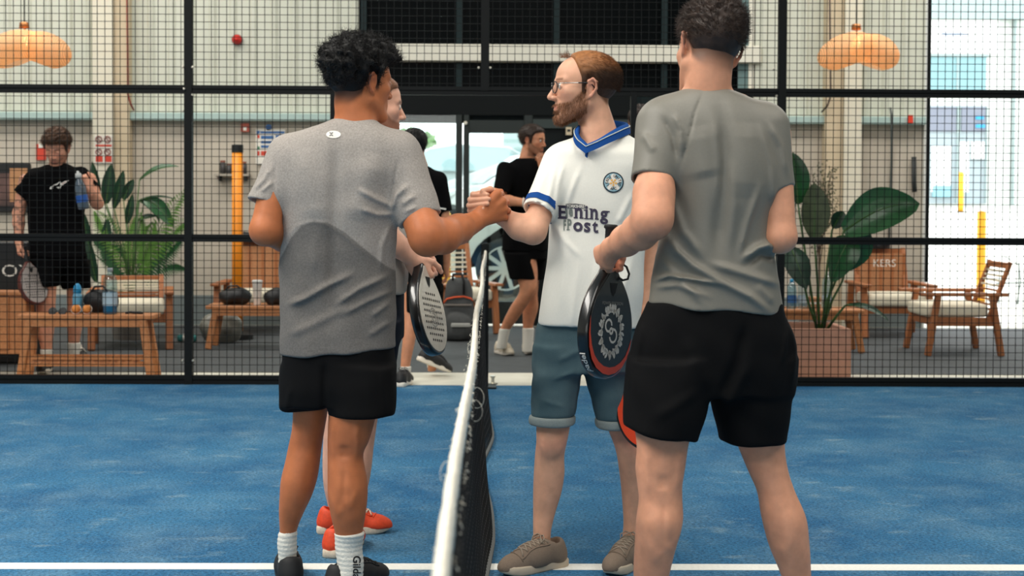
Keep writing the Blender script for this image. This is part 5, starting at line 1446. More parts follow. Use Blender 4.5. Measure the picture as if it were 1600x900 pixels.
# ---- red-bearded player behind the two-tone shirt
Y = 5.58
H = Head(P(587, 167, Y), R_(74), R_(4), 0, 1.0)
so_, ow = mat('shoe_orange', srgb(226, 72, 30), rough=.6, noise=.1, nscale=90), mat('sole_speckled', srgb(222, 206, 184), rough=.8, noise=.12, nscale=120)
gA, gB = G(533, 862), G(541, 832)
figure('red-bearded man in light grey T-shirt and orange shoes behind the man in two-tone grey', (P(560, 800, Y).x, Y, 0), H, PA(572, 232, Y),
       [[(560, 545, 600, 5.5, -.9), (640, 545, 592, 5.47, -.95), (690, 545, 585, 5.45, -1), (760, 534, 575, 5.43, -1.1), (820, 525, 552, 5.42, -1.1), (865, 524, 548, 5.42, -1.25)],
        [(560, 512, 575, 5.66, -.9), (640, 509, 560, 5.7, -.95), (690, 505, 552, 5.73, -1), (760, 506, 548, 5.75, -1.1), (800, 514, 542, 5.77, -1.1), (828, 515, 542, 5.77, -1.25)]],
       [(240, 545, 605, Y, .09), (350, 553, 622, Y, .09), (450, 555, 622, Y, .09), (500, 555, 620, Y, .08)],
       [dict(sh=PA(590, 265, 5.45), el=PA(606, 372, 5.42), wr=PA(645, 405, 5.47), fwd=(.5, .3, -.8), back=(-.2, -1, -.3), curl=((65, 75, 45),) * 4),
        dict(sh=PA(588, 262, 5.72), el=PA(604, 362, 5.76), wr=PA(640, 396, 5.64), fwd=(.75, -.3, -.6), back=(.1, 1, .2), left=True, curl=((60, 70, 45),) * 4)],
       [(222, 560, 600, Y, .062), (236, 545, 615, Y, .10), (255, 540, 626, Y, .17), (290, 543, 632, Y, .18), (350, 546, 634, Y, .15), (400, 546, 636, Y, .15), (440, 546, 638, Y, .155), (458, 547, 637, Y, .155)],
       [(PA(585, 258, 5.47), PA(598, 330, 5.43), .075, .06), (PA(585, 256, 5.68), PA(598, 328, 5.74), .075, .06)],
       [[(440, 552, 632, Y, .15), (480, 550, 632, Y, .16), (530, 548, 630, Y, .16)], [(500, 535, 628, 5.5, .11), (600, 538, 616, 5.47, .1)], [(500, 515, 600, 5.65, .11), (600, 505, 585, 5.7, .1)]],
       M_LGREY, M_NAVY, lin(226, 172, 146), lin(128, 84, 58), M_HAIRR, hl(.068, .062, -.05, .028, -.02), lambda L: np.interp(L[:, 2], [-.05, 0, .05, .13], [.002, .004, .008, .010]), .0015, 1500, .009,
       beard=.75, beardc=lin(132, 74, 46), seed=4, lip=lin(196, 108, 92), fine=.0035,
       socks=[([(845, 525, 549, 5.42, -1.25), (866, 524, 549, 5.42, -1.25)], M_SOCK), ([(797, 514, 542, 5.77, -1.2), (825, 515, 542, 5.77, -1.2)], M_SOCK)],
       shoes=[dict(gx=(gA.x, gA.y, 0), yaw=R_(16), mats=(so_, ow)), dict(gx=(gB.x, gB.y, 0), yaw=R_(86), mats=(so_, ow))])

# ---- man in black walking out, seen from behind
Y = 10.42
H = Head(P(645, 232, Y), R_(-38), R_(14), 0, 1.0)
sn, snw = mat('trainer_black', srgb(24, 24, 25), rough=.6), mat('trainer_sole', srgb(232, 224, 210), rough=.7)
gA, gB = G(630, 601), G(672, 588)
root, loc, V, Q, sh = figure('black-haired man in black T-shirt walking out through the fence opening, back turned', (P(655, 590, Y).x, Y, 0), H, PA(655, 262, Y),
       [[(440, 632, 660, Y, -.95), (490, 630, 652, 10.35, -1), (530, 629, 649, 10.3, -1.1), (570, 626, 641, 10.28, -1.1), (595, 627, 639, 10.28, -1.3)],
        [(440, 662, 692, Y, -.95), (490, 668, 691, 10.55, -1), (530, 668, 688, 10.65, -1.1), (565, 668, 684, 10.75, -1.1), (580, 668, 681, 10.78, -1.3)]],
       [(275, 640, 678, Y, .08), (340, 640, 685, Y, .08), (450, 638, 688, Y, .08)],
       [dict(sh=PA(686, 288, Y), el=PA(695, 352, Y), wr=PA(697, 412, Y + .1), fwd=(.1, .3, -1), back=(1, 0, 0)), dict(sh=PA(630, 288, Y), el=PA(620, 352, Y), wr=PA(622, 412, Y + .1), fwd=(0, .3, -1), back=(-1, 0, 0), left=True)],
       [(258, 643, 668, Y, .062), (265, 636, 678, Y, .09), (280, 626, 692, Y, .11), (310, 630, 692, Y, .12), (360, 634, 692, Y, .115), (420, 634, 692, Y, .115), (432, 634, 692, Y, .115)],
       [(PA(684, 283, Y), PA(692, 330, Y), .072, .058), (PA(634, 283, Y), PA(624, 330, Y), .072, .058)],
       [[(420, 637, 691, Y, .115), (455, 636, 692, Y, .12)], [(445, 636, 665, Y - .03, .1), (488, 634, 659, Y - .06, .09)], [(445, 662, 693, Y + .04, .1), (490, 664, 694, Y + .08, .09)]],
       M_BLACK, M_BLACK, MID, lin(22, 18, 17), M_HAIRB, hl(.05, .045, -.05, .03, -.01), lambda L: np.interp(L[:, 2], [-.05, 0, .05, .13], [.002, .008, .016, .02]), .003, 1500, .014, seed=7,
       socks=[([(572, 626, 642, 10.28, -1.2), (592, 627, 640, 10.28, -1.2)], M_SOCK), ([(553, 668, 686, 10.74, -1.2), (575, 668, 682, 10.78, -1.2)], M_SOCK)],
       shoes=[dict(gx=(gA.x, gA.y - .03, 0), yaw=R_(10), mats=(sn, snw), lacecol=sn), dict(gx=(gB.x, gB.y + .02, .075), yaw=R_(62), pitch=R_(-24), mats=(sn, snw), lacecol=sn)])
decal('sleeve_mark', [[(687, 324), (697, 325.5), (697, 328), (687, 326.5)]], Y - .1, mat('print_white', srgb(235, 230, 220)), V, Q, sh, loc, .004, 0)

# ---- man in black by the glass door, hand at his mouth
Y = 12.0
H = Head(P(833, 220, Y), R_(118), R_(6), 0, 1.0)
sc_, scs = mat('trainer_cream', srgb(220, 208, 186), rough=.7), mat('trainer_sole', srgb(232, 224, 210))
gA, gB = G(786, 553), G(826, 553)
root, loc, V, Q, sh = figure('dark-haired man in black T-shirt and shorts by the glass door, hand at mouth', (P(812, 550, Y).x, Y, 0), H, PA(822, 252, Y),
       [[(400, 802, 838, Y - .05, -.95), (435, 808, 840, Y - .08, -.95), (452, 812, 838, Y - .1, -1), (480, 797, 822, Y - .05, -1.1), (500, 787, 808, Y, -1.1), (522, 779, 793, Y + .05, -1.15), (545, 776, 789, Y + .07, -1.3)],
        [(400, 815, 845, Y + .1, -.95), (440, 818, 842, Y + .1, -.95), (460, 820, 840, Y + .1, -1), (480, 817, 841, Y + .12, -1.05), (510, 817, 833, Y + .12, -1.1), (550, 817, 831, Y + .12, -1.3)]],
       [(265, 800, 840, Y, .08), (330, 795, 845, Y, .09), (400, 795, 845, Y, .08)],
       [dict(sh=PA(785, 268, Y - .08), el=PA(783, 312, Y - .2), wr=PA(822, 317, Y - .32), fwd=(1, -.2, .05), back=(0, -.6, .8)),
        dict(sh=PA(848, 270, Y + .05), el=PA(858, 310, Y - .1), wr=PA(850, 262, Y - .16), fwd=(-.25, -.05, .9), back=(.3, -.9, .2), left=True, curl=((60, 60, 40),) * 4)],
       [(246, 808, 836, Y, .06), (252, 800, 845, Y, .09), (262, 785, 855, Y, .12), (285, 779, 858, Y, .14), (320, 783, 856, Y, .135), (360, 786, 855, Y, .13), (392, 784, 856, Y, .135)],
       [(PA(790, 267, Y - .07), PA(783, 304, Y - .185), .074, .070), (PA(842, 270, Y + .05), PA(855, 305, Y - .02), .072, .068)],
       [[(375, 790, 852, Y, .125), (405, 788, 853, Y, .13)], [(395, 788, 832, Y - .05, .11), (436, 796, 838, Y - .08, .1)], [(395, 815, 853, Y + .08, .11), (436, 818, 851, Y + .1, .1)]],
       M_BLACK, M_BLACK, lin(206, 140, 104), lin(40, 28, 22), M_HAIRD, hl(.066, .06, -.055, .026, -.02), lambda L: np.interp(L[:, 2], [-.05, 0, .05, .13], [.006, .010, .014, .016]), .002, 1600, .016, beard=.5, seed=9,
       socks=[([(513, 781, 797, Y + .03, -1.1), (545, 776, 790, Y + .07, -1.2)], M_SOCK), ([(512, 817, 834, Y + .12, -1.1), (550, 817, 831, Y + .12, -1.2)], M_SOCK)],
       shoes=[dict(gx=(gA.x, gA.y, 0), yaw=R_(155), mats=(sc_, scs)), dict(gx=(gB.x, gB.y + .1, 0), yaw=R_(172), mats=(sc_, scs))])
m = MB(); q = Vector(PA(818, 316.5, Y - .31)); m.tube([q + Vector((.004 * math.cos(a), .034 * math.cos(a), .034 * math.sin(a))) for a in [k * math.pi / 10 for k in range(20)]], .006, 6, closed=True); m.build('bracelet', mat('bracelet_white', srgb(230, 226, 214)), root, loc=-Vector(loc))

# ---- tattooed man behind the fence, looking down, bottle in one hand, racket in the other
Y = 10.98
H = Head(P(89, 233, Y - .03), R_(184), R_(22), R_(0), 1.02)
def tat(V, c):
    w_ = waves(77, 14, 1.0, 14, 40); m = sstep(.15, .6, w_(V[:, 0], V[:, 1], V[:, 2])) * (V[:, 0] < P(44, 300, Y).x) * (V[:, 2] > .95)
    return blend(c, m * .55, lin(70, 66, 66))
gA, gB = G(73, 580), G(121, 562)
elb = PA(152, 318, Y - .12)
root, loc, V, Q, sh = figure('tattooed man in black T-shirt behind the fence looking down at bottle in his hand', (P(90, 575, Y).x, Y, 0), H, PA(88, 264, Y + .03),
       [[(420, 60, 92, Y, -.95), (450, 56, 88, Y, -.95), (480, 57, 86, Y, -1), (515, 57, 84, Y + .02, -1.1), (545, 64, 81, Y + .02, -1.1), (575, 65, 79, Y, -1.3)],
        [(420, 100, 134, Y + .25, -.95), (450, 104, 128, Y + .3, -.95), (475, 105, 127, Y + .32, -1), (510, 105, 128, Y + .36, -1.1), (535, 107, 124, Y + .38, -1.1), (558, 107, 122, Y + .38, -1.3)]],
       [(285, 70, 112, Y, .08), (340, 60, 118, Y, .09), (395, 62, 120, Y, .08)],
       [dict(sh=PA(40, 282, Y), el=PA(29, 335, Y), wr=PA(30, 378, Y - .06), fwd=(.08, -.2, -1), back=(-1, -.2, 0), curl=((55, 70, 45),) * 4, r=(.048, .042, .03)),
        dict(sh=PA(140, 280, Y), el=elb, wr=PA(138, 296, Y - .26), fwd=(-.35, -.1, .75), back=(.2, -1, .15), left=True, curl=((70, 60, 35), (72, 60, 35), (74, 60, 35), (76, 60, 35)), r=(.048, .042, .03))],
       [(256, 76, 106, Y + .01, .062), (262, 62, 118, Y, .09), (272, 44, 132, Y, .115), (290, 40, 140, Y, .125), (320, 44, 134, Y, .13), (360, 45, 131, Y, .125), (396, 46, 134, Y, .13), (402, 46, 135, Y, .13)],
       [(PA(56, 277, Y), PA(34, 305, Y), .070, .064), (PA(124, 275, Y), PA(146, 299, Y - .06), .070, .062)],
       [[(390, 48, 133, Y, .125), (415, 47, 138, Y + .05, .14)], [(405, 47, 98, Y + .03, .125), (447, 58, 92, Y, .11)], [(405, 86, 140, Y + .12, .125), (450, 98, 141, Y + .25, .11)]],
       M_BLACK, M_BLACK, lin(222, 158, 128), lin(66, 44, 30), mat('hair_mid_brown', srgb(84, 58, 40), rough=.55, spec=.3, noise=.35, nscale=50), hl(.058, .05, -.05, .03, -.01), lambda L: np.interp(L[:, 2], [-.05, 0, .05, .13], [.002, .008, .022, .034]), .006, 2600, .020, beard=.5, beardc=lin(110, 66, 42), seed=11, tattoo=tat, shut=True,
       socks=[([(545, 64, 82, Y + .02, -1.2), (572, 65, 80, Y, -1.2)], M_SOCK), ([(535, 106, 125, Y + .38, -1.2), (556, 107, 123, Y + .38, -1.2)], M_SOCK)],
       shoes=[dict(gx=(gA.x, gA.y - .02, 0), yaw=R_(175), mats=(sn, snw)), dict(gx=(gB.x, gB.y, 0), yaw=R_(140), mats=(sn, snw))])
lg = [[(77.5, 295), (79, 292), (84.5, 288.5), (89, 287), (93, 283.5), (94.5, 283.5), (95.5, 286.5), (101, 283), (108, 281.5), (104, 285), (97.5, 289.5), (94.8, 291.5), (94.5, 294.5), (91.5, 294.5), (88, 292.5), (84, 293), (80.5, 295.8)]]
decal('chest_mark', lg, Y - .13, mat('print_white', srgb(235, 230, 220)), V, Q, sh, loc, .004, 0)
decal('chest_mark_inner', [[(80, 294), (84, 290.5), (89, 288.8), (92.5, 286), (94, 288), (93, 291.5), (90.5, 292), (87, 290.5), (83, 292)]], Y - .13, M_BLACK, V, Q, sh, loc, .007, 0)
decal('chest_mark_inner', [[(96.5, 287), (101, 284.5), (106, 282.2), (102, 284.8), (97.5, 288)]], Y - .13, mat('print_red', srgb(196, 150, 140)), V, Q, sh, loc, .007, 0)

# ---- man in black half hidden beyond the gate post
Y = 10.62
H = Head(P(1001, 194, Y), R_(192), R_(16), 0, 1.0)
gA, gB = G(994, 592), G(1030, 592)
figure('dark-haired man in black standing outside the fence opening, mostly hidden by grey shirt', (P(1012, 590, Y).x, Y, 0), H, PA(1006, 222, Y + .02),
       [[(430, 1000, 1028, Y, -.95), (480, 1000, 1024, Y, -1), (530, 1000, 1022, Y, -1.1), (585, 1003, 1018, Y, -1.3)], [(430, 1030, 1060, Y, -.95), (480, 1032, 1056, Y, -1), (530, 1034, 1056, Y, -1.1), (585, 1036, 1051, Y, -1.3)]],
       [(240, 990, 1040, Y, .08), (340, 1000, 1050, Y, .09), (420, 1000, 1055, Y, .09)],
       [dict(sh=PA(1064, 260, Y), el=PA(1072, 320, Y), wr=PA(1066, 375, Y - .05), fwd=(0, -.2, -1), back=(1, 0, 0), left=True), dict(sh=PA(990, 260, Y), el=PA(982, 318, Y), wr=PA(986, 373, Y - .05), fwd=(0, -.2, -1), back=(-1, 0, 0))],
       [(214, 996, 1020, Y + .02, .062), (224, 990, 1040, Y, .09), (240, 988, 1060, Y, .115), (280, 992, 1066, Y, .125), (340, 998, 1062, Y, .125), (385, 1000, 1062, Y, .125)],
       [(PA(1056, 244, Y), PA(1068, 300, Y), .08, .066), (PA(996, 246, Y), PA(986, 300, Y), .075, .066)],
       [[(375, 1000, 1060, Y, .12), (420, 999, 1061, Y, .125)], [(405, 998, 1032, Y, .11), (472, 998, 1028, Y, .1)], [(405, 1028, 1062, Y, .11), (472, 1030, 1062, Y, .1)]],
       M_BLACK, M_BLACK, lin(206, 140, 104), lin(36, 26, 22), M_HAIRD, hl(.06, .052, -.05, .03, -.01), lambda L: np.interp(L[:, 2], [-.05, 0, .05, .13], [.003, .008, .014, .02]), .003, 800, .014, seed=14,
       shoes=[dict(gx=(P(1011, 590, Y).x, Y - .03, 0), yaw=R_(185), mats=(sn, snw)), dict(gx=(P(1044, 590, Y).x, Y - .03, 0), yaw=R_(170), mats=(sn, snw))])
# ================================================================== rackets
def racket(label, butt, tip, az, face, frame, grip, hole=None, deco=None, group=None):
    """butt: end of the grip, tip: far end of the head; az: direction the decorated face looks (0 = towards -Y, + turns to +X)"""
    butt, tip = Vector(butt), Vector(tip); ax = (tip - butt).normalized(); sc = (tip - butt).length / .455
    n = Vector((math.sin(az), -math.cos(az), 0)); n = (n - ax * n.dot(ax)).normalized(); r = ax.cross(n)
    M = Matrix((r, n, ax)).transposed().to_4x4(); M.translation = butt; M = M @ Matrix.Scale(sc, 4)      # local x across, y = face normal, z along
    root = empty('padel_racket', butt, label, 'racket', group); inv = Matrix.Translation(-butt)
    kz = np.array([.118, .140, .165, .203, .248, .295, .340, .385, .418, .440, .452, .455]); kx = np.array([.017, .030, .058, .093, .117, .1285, .127, .113, .090, .062, .030, 0])
    sm = np.interp(np.linspace(0, 11, 45), np.arange(12), kx), np.interp(np.linspace(0, 11, 45), np.arange(12), kz)
    fl = lambda v: np.concatenate([v[:1], (v[:-2] + 2 * v[1:-1] + v[2:]) / 4, v[-1:]])
    sx_, sz_ = sm
    for _ in range(6): sx_, sz_ = fl(sx_), fl(sz_)
    side = [(float(a), float(b)) for a, b in zip(sx_, sz_)]
    out = side + [(-a, b) for a, b in reversed(side[:-1])]
    def ringpts(k, y):
        c = Vector((0, 0, .29)); return [c + (Vector((a, 0, b)) - c) * k + Vector((0, y, 0)) for a, b in out]
    def loft(rings, nm, mt, par, caps=True):
        m = MB(); nn = len(out); m.add([inv @ M @ v for rg in rings for v in rg], [tuple(range(nn))[::-1], tuple((len(rings) - 1) * nn + i for i in range(nn))] * (1 if caps else 0) + [(i * nn + k, i * nn + (k + 1) % nn, (i + 1) * nn + (k + 1) % nn, (i + 1) * nn + k) for i in range(len(rings) - 1) for k in range(nn)])
        o = m.build(nm, mt, par, smooth=True)
        for p_ in o.data.polygons:
            if len(p_.vertices) > 4: p_.use_smooth = False
        return o
    loft([ringpts(.955, -.019), ringpts(.985, -.0165), ringpts(1, -.009), ringpts(1.0, .009), ringpts(.985, .0165), ringpts(.955, .019)], 'frame', frame, root)
    f1 = loft([ringpts(.93, .0185), ringpts(.925, .0205)], 'face', face, root); loft([ringpts(.93, -.0185), ringpts(.925, -.0205)], 'face', face, root)
    m = MB(); m.lathe([(.018, 0), (.021, .004), (.021, .01), (.0165, .014), (.0165, .06), (.017, .12), (.02, .15)], 14, inv @ M); m.build('grip', grip, root, smooth=True)
    def flat(nm, polys, mt, y=.0212):
        m = MB()
        for pl in polys: m.add([inv @ M @ Vector((a, y, b)) for a, b in pl], [tuple(range(len(pl)))])
        o = m.build(nm, mt, f1); tag(o, kind='stuff'); return o
    flat('throat_opening', [[(-.022, .172), (.022, .172), (.012, .20), (0, .212), (-.012, .20)]], mat('throat_black', srgb(10, 10, 10), rough=.8))
    if hole:
        ps = []
        for i in range(9):
            for j in range(-4, 5):
                a, b = j * .019, .235 + i * .021
                if (a / .098) ** 2 + ((b - .315) / .098) ** 2 < 1: ps.append([(a + .0052 * math.cos(t), b + .0052 * math.sin(t)) for t in [k * math.pi / 5 for k in range(10)]])
        flat('holes', ps, hole)
    if deco: deco(flat)
    # wrist cord
    return root, M, inv
carbon = mat('racket_carbon', srgb(26, 24, 20), rough=.35, noise=.25, nscale=120, coat=.3)
rblack = mat('racket_black', srgb(12, 12, 13), rough=.28, coat=.5)
gripm = mat('grip_black', srgb(18, 18, 19), rough=.7, bump=.2, bscale=90)
orange = mat('racket_orange', srgb(232, 70, 28), rough=.35); pwhite = mat('print_white', srgb(235, 230, 220))
def strokes(cx, cz, rx, rz, seed, n, w0=.006):
    r = random.Random(seed); out = []
    for i in range(n):
        a = 2 * math.pi * i / n
        for (d0, d1, e) in ((.80, 1.12, r.uniform(-.12, .12)), (.86 + r.uniform(-.05, .05), .86, .22)):
            p = [(cx + rx * d0 * math.cos(a), cz + rz * d0 * math.sin(a)), (cx + rx * d1 * math.cos(a + e), cz + rz * d1 * math.sin(a + e))]
            (x0, z0), (x1, z1) = p; L = math.hypot(x1 - x0, z1 - z0) + 1e-6; nx, nz = -(z1 - z0) / L * w0, (x1 - x0) / L * w0
            out.append([(x0 - nx, z0 - nz), (x1 - nx * .5, z1 - nz * .5), (x1 + nx * .5, z1 + nz * .5), (x0 + nx, z0 + nz)])
    return out
def arc(cx, cz, r0, r1, a0, a1, n=14, k=1.0):
    f = lambda r, a: (cx + r * math.cos(R_(a)), cz + r * k * math.sin(R_(a)))
    return [[f(r0, a0 + (a1 - a0) * i / n), f(r1, a0 + (a1 - a0) * i / n), f(r1, a0 + (a1 - a0) * (i + 1) / n), f(r0, a0 + (a1 - a0) * (i + 1) / n)] for i in range(n)]
def deco_emblem(flat):
    cz = .315
    pl = strokes(0, cz, .062, .072, 5, 17, .0085)
    for i in range(17):
        a = i * 360 / 17; pl += arc(.062 * math.cos(R_(a)), cz + .072 * math.sin(R_(a)), .005, .0135, a + 20, a + 230, 6)
    pl += arc(-.012, cz + .012, .016, .023, 10, 300, 10) + arc(.016, cz - .018, .014, .021, 180, 480, 10) + arc(0, cz - .002, .004, .012, 0, 360, 8)
    flat('emblem', pl, pwhite, .0214)
    cr = []
    side = [(.118, .27), (.121, .32), (.115, .36), (.098, .395), (.072, .42), (.036, .437), (0, .442), (-.036, .437), (-.072, .42), (-.098, .395), (-.112, .365), (-.119, .335)]
    wd = [.001, .008, .014, .018, .021, .022, .022, .02, .017, .013, .008, .001]
    for i in range(len(side) - 1):
        def inn(j):
            x, z = side[j]; d = Vector((0 - x, .30 - z)).normalized(); return (x + d.x * wd[j], z + d.y * wd[j])
        cr.append([side[i], side[i + 1], inn(i + 1), inn(i)])
    flat('orange_crescent', cr, orange, .0213)
    tp = text_polys('POWER PRECISION', 0, 0, 1)
    flat('face_lettering', [[(-a * .0135 * 1.0, .232 + b * .0135 + .05 * 0) for a, b in t] for t in tp], mat('print_grey2', srgb(150, 146, 138)), .0214)
bt, tp_ = P(955, 351, 4.50), P(941, 592, 4.47)
rk, RM, RI = racket('black padel racket with white emblem and orange crescent in the grey-shirted man\'s hand', bt, tp_, R_(54), carbon, rblack, gripm, None, deco_emblem)
# cord loop of the racket and lettering on its edge
m = MB(); pts = [(965, 418), (972, 412), (979, 417), (983, 428), (981, 436), (973, 438), (966, 433), (962, 424)]
m.tube([P(a, b, 4.5) - bt for a, b in pts], .0035, 8); m.build('wrist_cord', gripm, rk, smooth=True)
tl = text_polys('padel', 0, 0, 1, bold=.01); m = MB()
def edge_pt(u, v):
    # runs along the outer edge on the left of the frame
    side = np.array([(.1285, .300), (.1275, .340), (.1125, .388), (.0825, .425), (.0425, .448)]); L = np.concatenate([[0], np.cumsum(np.linalg.norm(np.diff(side, axis=0), axis=1))])
    s_ = np.clip(u, 0, L[-1]); x = np.interp(s_, L, side[:, 0]); z = np.interp(s_, L, side[:, 1]); c = Vector((0, 0, .3)); d = Vector((x, 0, z)) - c
    q = c + d * 1.004; return Vector((-q.x, v, q.z)) if (RM.to_3x3() @ Vector((1, 0, 0))).x > 0 else Vector((q.x, v, q.z))
for t in tl: m.add([RI @ RM @ edge_pt(.115 - a * .034, b * .026) for a, b in t], [(0, 1, 2)])
o = m.build('edge_lettering', pwhite, rk); tag(o, kind='stuff')

silver = mat('racket_silver', srgb(214, 206, 194), rough=.3, metal=.35, noise=.06, nscale=20)
dkh = mat('hole_black', srgb(14, 14, 14), rough=.9)
def deco_plain(flat): flat('face_lettering', arc(0, .32, .03, .036, 20, 340, 16) + arc(0, .32, .014, .02, 0, 300, 12), mat('print_grey2', srgb(150, 146, 138)), .0214)
racket('black padel racket with silver perforated face held by the red-bearded man', P(648, 362, 5.50), P(679, 556, 5.40), R_(70), silver, rblack, gripm, dkh, deco_plain)
racket('black padel racket with orange rim hanging behind the black shorts, held by the white-shirted man', P(1016, 498, 5.16), P(1019, 706, 5.10), R_(-28), orange, rblack, gripm, None)
racket('silver padel racket hanging from the tattooed man\'s hand behind the fence', P(37, 386, 10.88), P(58, 476, 10.80), R_(58), mat('racket_grey', srgb(150, 140, 134), rough=.35), mat('racket_redrim', srgb(90, 34, 26), rough=.4), gripm, dkh)

# ================================================================== furniture
oak = wood('oak', srgb(196, 132, 82), srgb(172, 108, 62), (8, 1.2, 8))
teak = wood('teak', srgb(178, 112, 66), srgb(150, 88, 48), (8, 8, 1.2))
cane = mat('cane', srgb(178, 124, 84), rough=.7, noise=.2, nscale=90)
cush = cloth('cushion_cream', srgb(226, 218, 196), bump=.1)
def cushion(root, lo, hi, mt, nm='cushion'):
    F = Field(np.array(lo) - .04, np.array(hi) + .04, .012); r = .03
    c = (np.array(lo) + hi) / 2; h = (np.array(hi) - lo) / 2
    def fn(x, y, z):
        qx, qy, qz = np.abs(x - c[0]) - h[0] + r, np.abs(y - c[1]) - h[1] + r, np.abs(z - c[2]) - h[2] + r
        puff = .012 * (1 - np.clip(((x - c[0]) / h[0]) ** 2, 0, 1)) * (1 - np.clip(((y - c[1]) / h[1]) ** 2, 0, 1))
        return np.sqrt(np.maximum(qx, 0) ** 2 + np.maximum(qy, 0) ** 2 + np.maximum(qz, 0) ** 2) + np.minimum(np.maximum(np.maximum(qx, qy), qz), 0) - r - puff
    F.put((np.array(lo), np.array(hi), fn), 0); V, Q = F.extract(1); return link(nm, np_mesh(nm, V, Q, mt), root)
def armchair(loc, rz, label, wd=.62, dp=.62, seat=.34, arm=.52, back=.76, slats='slat', group=None, cushm=cush, name='lounge_armchair', cat='armchair', w=teak):
    """faces local +x"""
    root = empty(name, loc, label, cat, group, rz); h = wd / 2
    for g in (-1, 1):
        MB().bar((dp / 2 + .03, g * h, 0), (dp / 2 - .05, g * h, arm - .01), .045, .06, (0, 1, 0), .006).build('leg', w, root)
        MB().bar((-dp / 2 - .05, g * h, 0), (-dp / 2 + .03, g * h, arm - .01), .045, .06, (0, 1, 0), .006).build('leg', w, root)
        MB().box((-dp / 2 - .1, g * h - .04, arm - .015), (dp / 2 + .1, g * h + .04, arm + .012), bev=.006).build('armrest', w, root)
        MB().box((-dp / 2, g * (h - .03) - .015, seat - .09), (dp / 2, g * (h - .03) + .015, seat - .02), bev=.004).build('seat_rail', w, root)
    MB().box((dp / 2 - .04, -h, seat - .09), (dp / 2 - .01, h, seat - .02), bev=.004).build('seat_rail', w, root)
    cushion(root, (-dp / 2 + .04, -h + .04, seat - .02), (dp / 2 + .04, h - .04, seat + .085), cushm)
    bx = lambda t: -dp / 2 + .02 - .16 * t
    for g in (-1, 1): MB().bar((bx(0) + .02, g * (h - .07), seat - .05), (bx(1), g * (h - .07), back), .03, .045, (0, 1, 0), .004).build('back_post', w, root)
    MB().bar((bx(.95), -h + .07, back - .03), (bx(.95), h - .07, back - .03), .05, .025, (1, 0, 0), .004).build('back_rail', w, root)
    if slats == 'slat':
        for i in range(9):
            t = (i + 1) / 11; z = seat + (back - seat) * t; MB().bar((bx(t * .95), -h + .08, z), (bx(t * .95), h - .08, z), .016, .012, (1, 0, 0)).build('slat', cush if i > 4 else w, root)
    else:
        m = MB(); a, b = seat + .02, back - .05
        m.box((-.008, -h + .08, a), (.008, h - .08, b), TR((bx(.5) + .0, 0, 0), ry=-.0))
        m.build('cane_panel', cane, root)
        for i in range(5): 
            y = -h + .08 + (2 * h - .16) * i / 4; MB().box((bx(.5) + .006, y - .01, a), (bx(.5) + .02, y + .01, b)).build('back_bar', w, root)
    return root
armchair((3.88, 12.5, 0), math.pi, 'teak lounge chair with cream seat and slatted back beside the open doorway', .64, .52, slats='slat', arm=.50, back=.76, seat=.33)
c2 = armchair((X(1392, 14.0), 14.0, 0), -math.pi / 2, 'teak chair with solid cane back and cream cushion against the right wall', .60, .56, slats='cane', arm=.48, back=.80, seat=.31)
m = MB()
for t in text_polys('KERS', 0, 0, .1): m.add([(-.262 + .06, -(-a) * 1.0, .66 - b) for a, b in t], [(0, 1, 2)])
o = m.build('back_lettering', pwhite, c2); tag(o, kind='stuff')
armchair((X(205, 12.7), 12.7, 0), -math.pi / 2 + R_(12), 'teak chair with cream cushion in front of the left palm', .62, .56, slats='slat', arm=.47, back=.58, seat=.31)
armchair((X(402, 14.1), 14.1, 0), -math.pi / 2, 'teak chair with cane back behind the bench with black bags', .66, .56, slats='cane', arm=.46, back=.84, seat=.31)
armchair((X(722, 14.15), 14.15, 0), -math.pi / 2 + R_(20), 'slatted teak chair by the entrance glazing behind the grey backpack', .50, .50, slats='slat', arm=.46, back=.82, seat=.33)

def bench(x0, x1, Y0, Y1, top, label, weave=False, name='wooden_bench', planks=2, leg=.05):
    root = empty(name, ((x0 + x1) / 2, (Y0 + Y1) / 2, 0), label, 'bench'); w2 = (x1 - x0) / 2; d2 = (Y1 - Y0) / 2
    for i in range(planks):
        a = -d2 + 2 * d2 * i / planks; b = -d2 + 2 * d2 * (i + 1) / planks
        MB().box((-w2, a + .003, top - .03), (w2, b - .003, top), bev=.005).build('plank', oak, root)
    for g in (-1, 1):
        MB().box((-w2 + .05, g * (d2 - .03) - .012, top - .085), (w2 - .05, g * (d2 - .03) + .012, top - .03)).build('apron', oak, root)
        for h in (-1, 1):
            MB().bar((g * (w2 - .02), h * (d2 - .02), 0), (g * (w2 - .08), h * (d2 - .04), top - .03), leg, leg, (0, 1, 0), .006).build('leg', oak, root)
    if weave:
        for h in (-1, 1):
            for zr in (.088, .135): MB().box((-w2 + .04, h * (d2 - .04) - .012, zr), (w2 - .04, h * (d2 - .04) + .012, zr + .018)).build('shelf_rail', oak, root)
        n = 16
        for i in range(n):
            x = -w2 + .08 + (2 * w2 - .2) * i / n
            MB().bar((x, -d2 + .04, .100), (x + .055, -d2 + .06, .142), .022, .012, (0, 1, 0)).build('shelf_slat', oak, root); MB().bar((x, d2 - .04, .1), (x + .055, d2 - .06, .142), .022, .012, (0, 1, 0)).build('shelf_slat', oak, root)
    return root
zb = P(140, 490, 10.54).z
bench(X(30, 10.5), X(243, 10.5), 10.42, 10.66, zb, 'oak bench with open slatted shelf close behind the fence, bottles on top', True)
bench(X(326, 12.65), X(470, 12.65), 12.5, 12.85, Z(478, 12.6), 'oak bench carrying black bags and the orange post behind it')
bench(X(1200, 12.5), X(1347, 12.5), 12.35, 12.7, Z(482, 12.5, 1280), 'oak bench behind the terracotta planter')
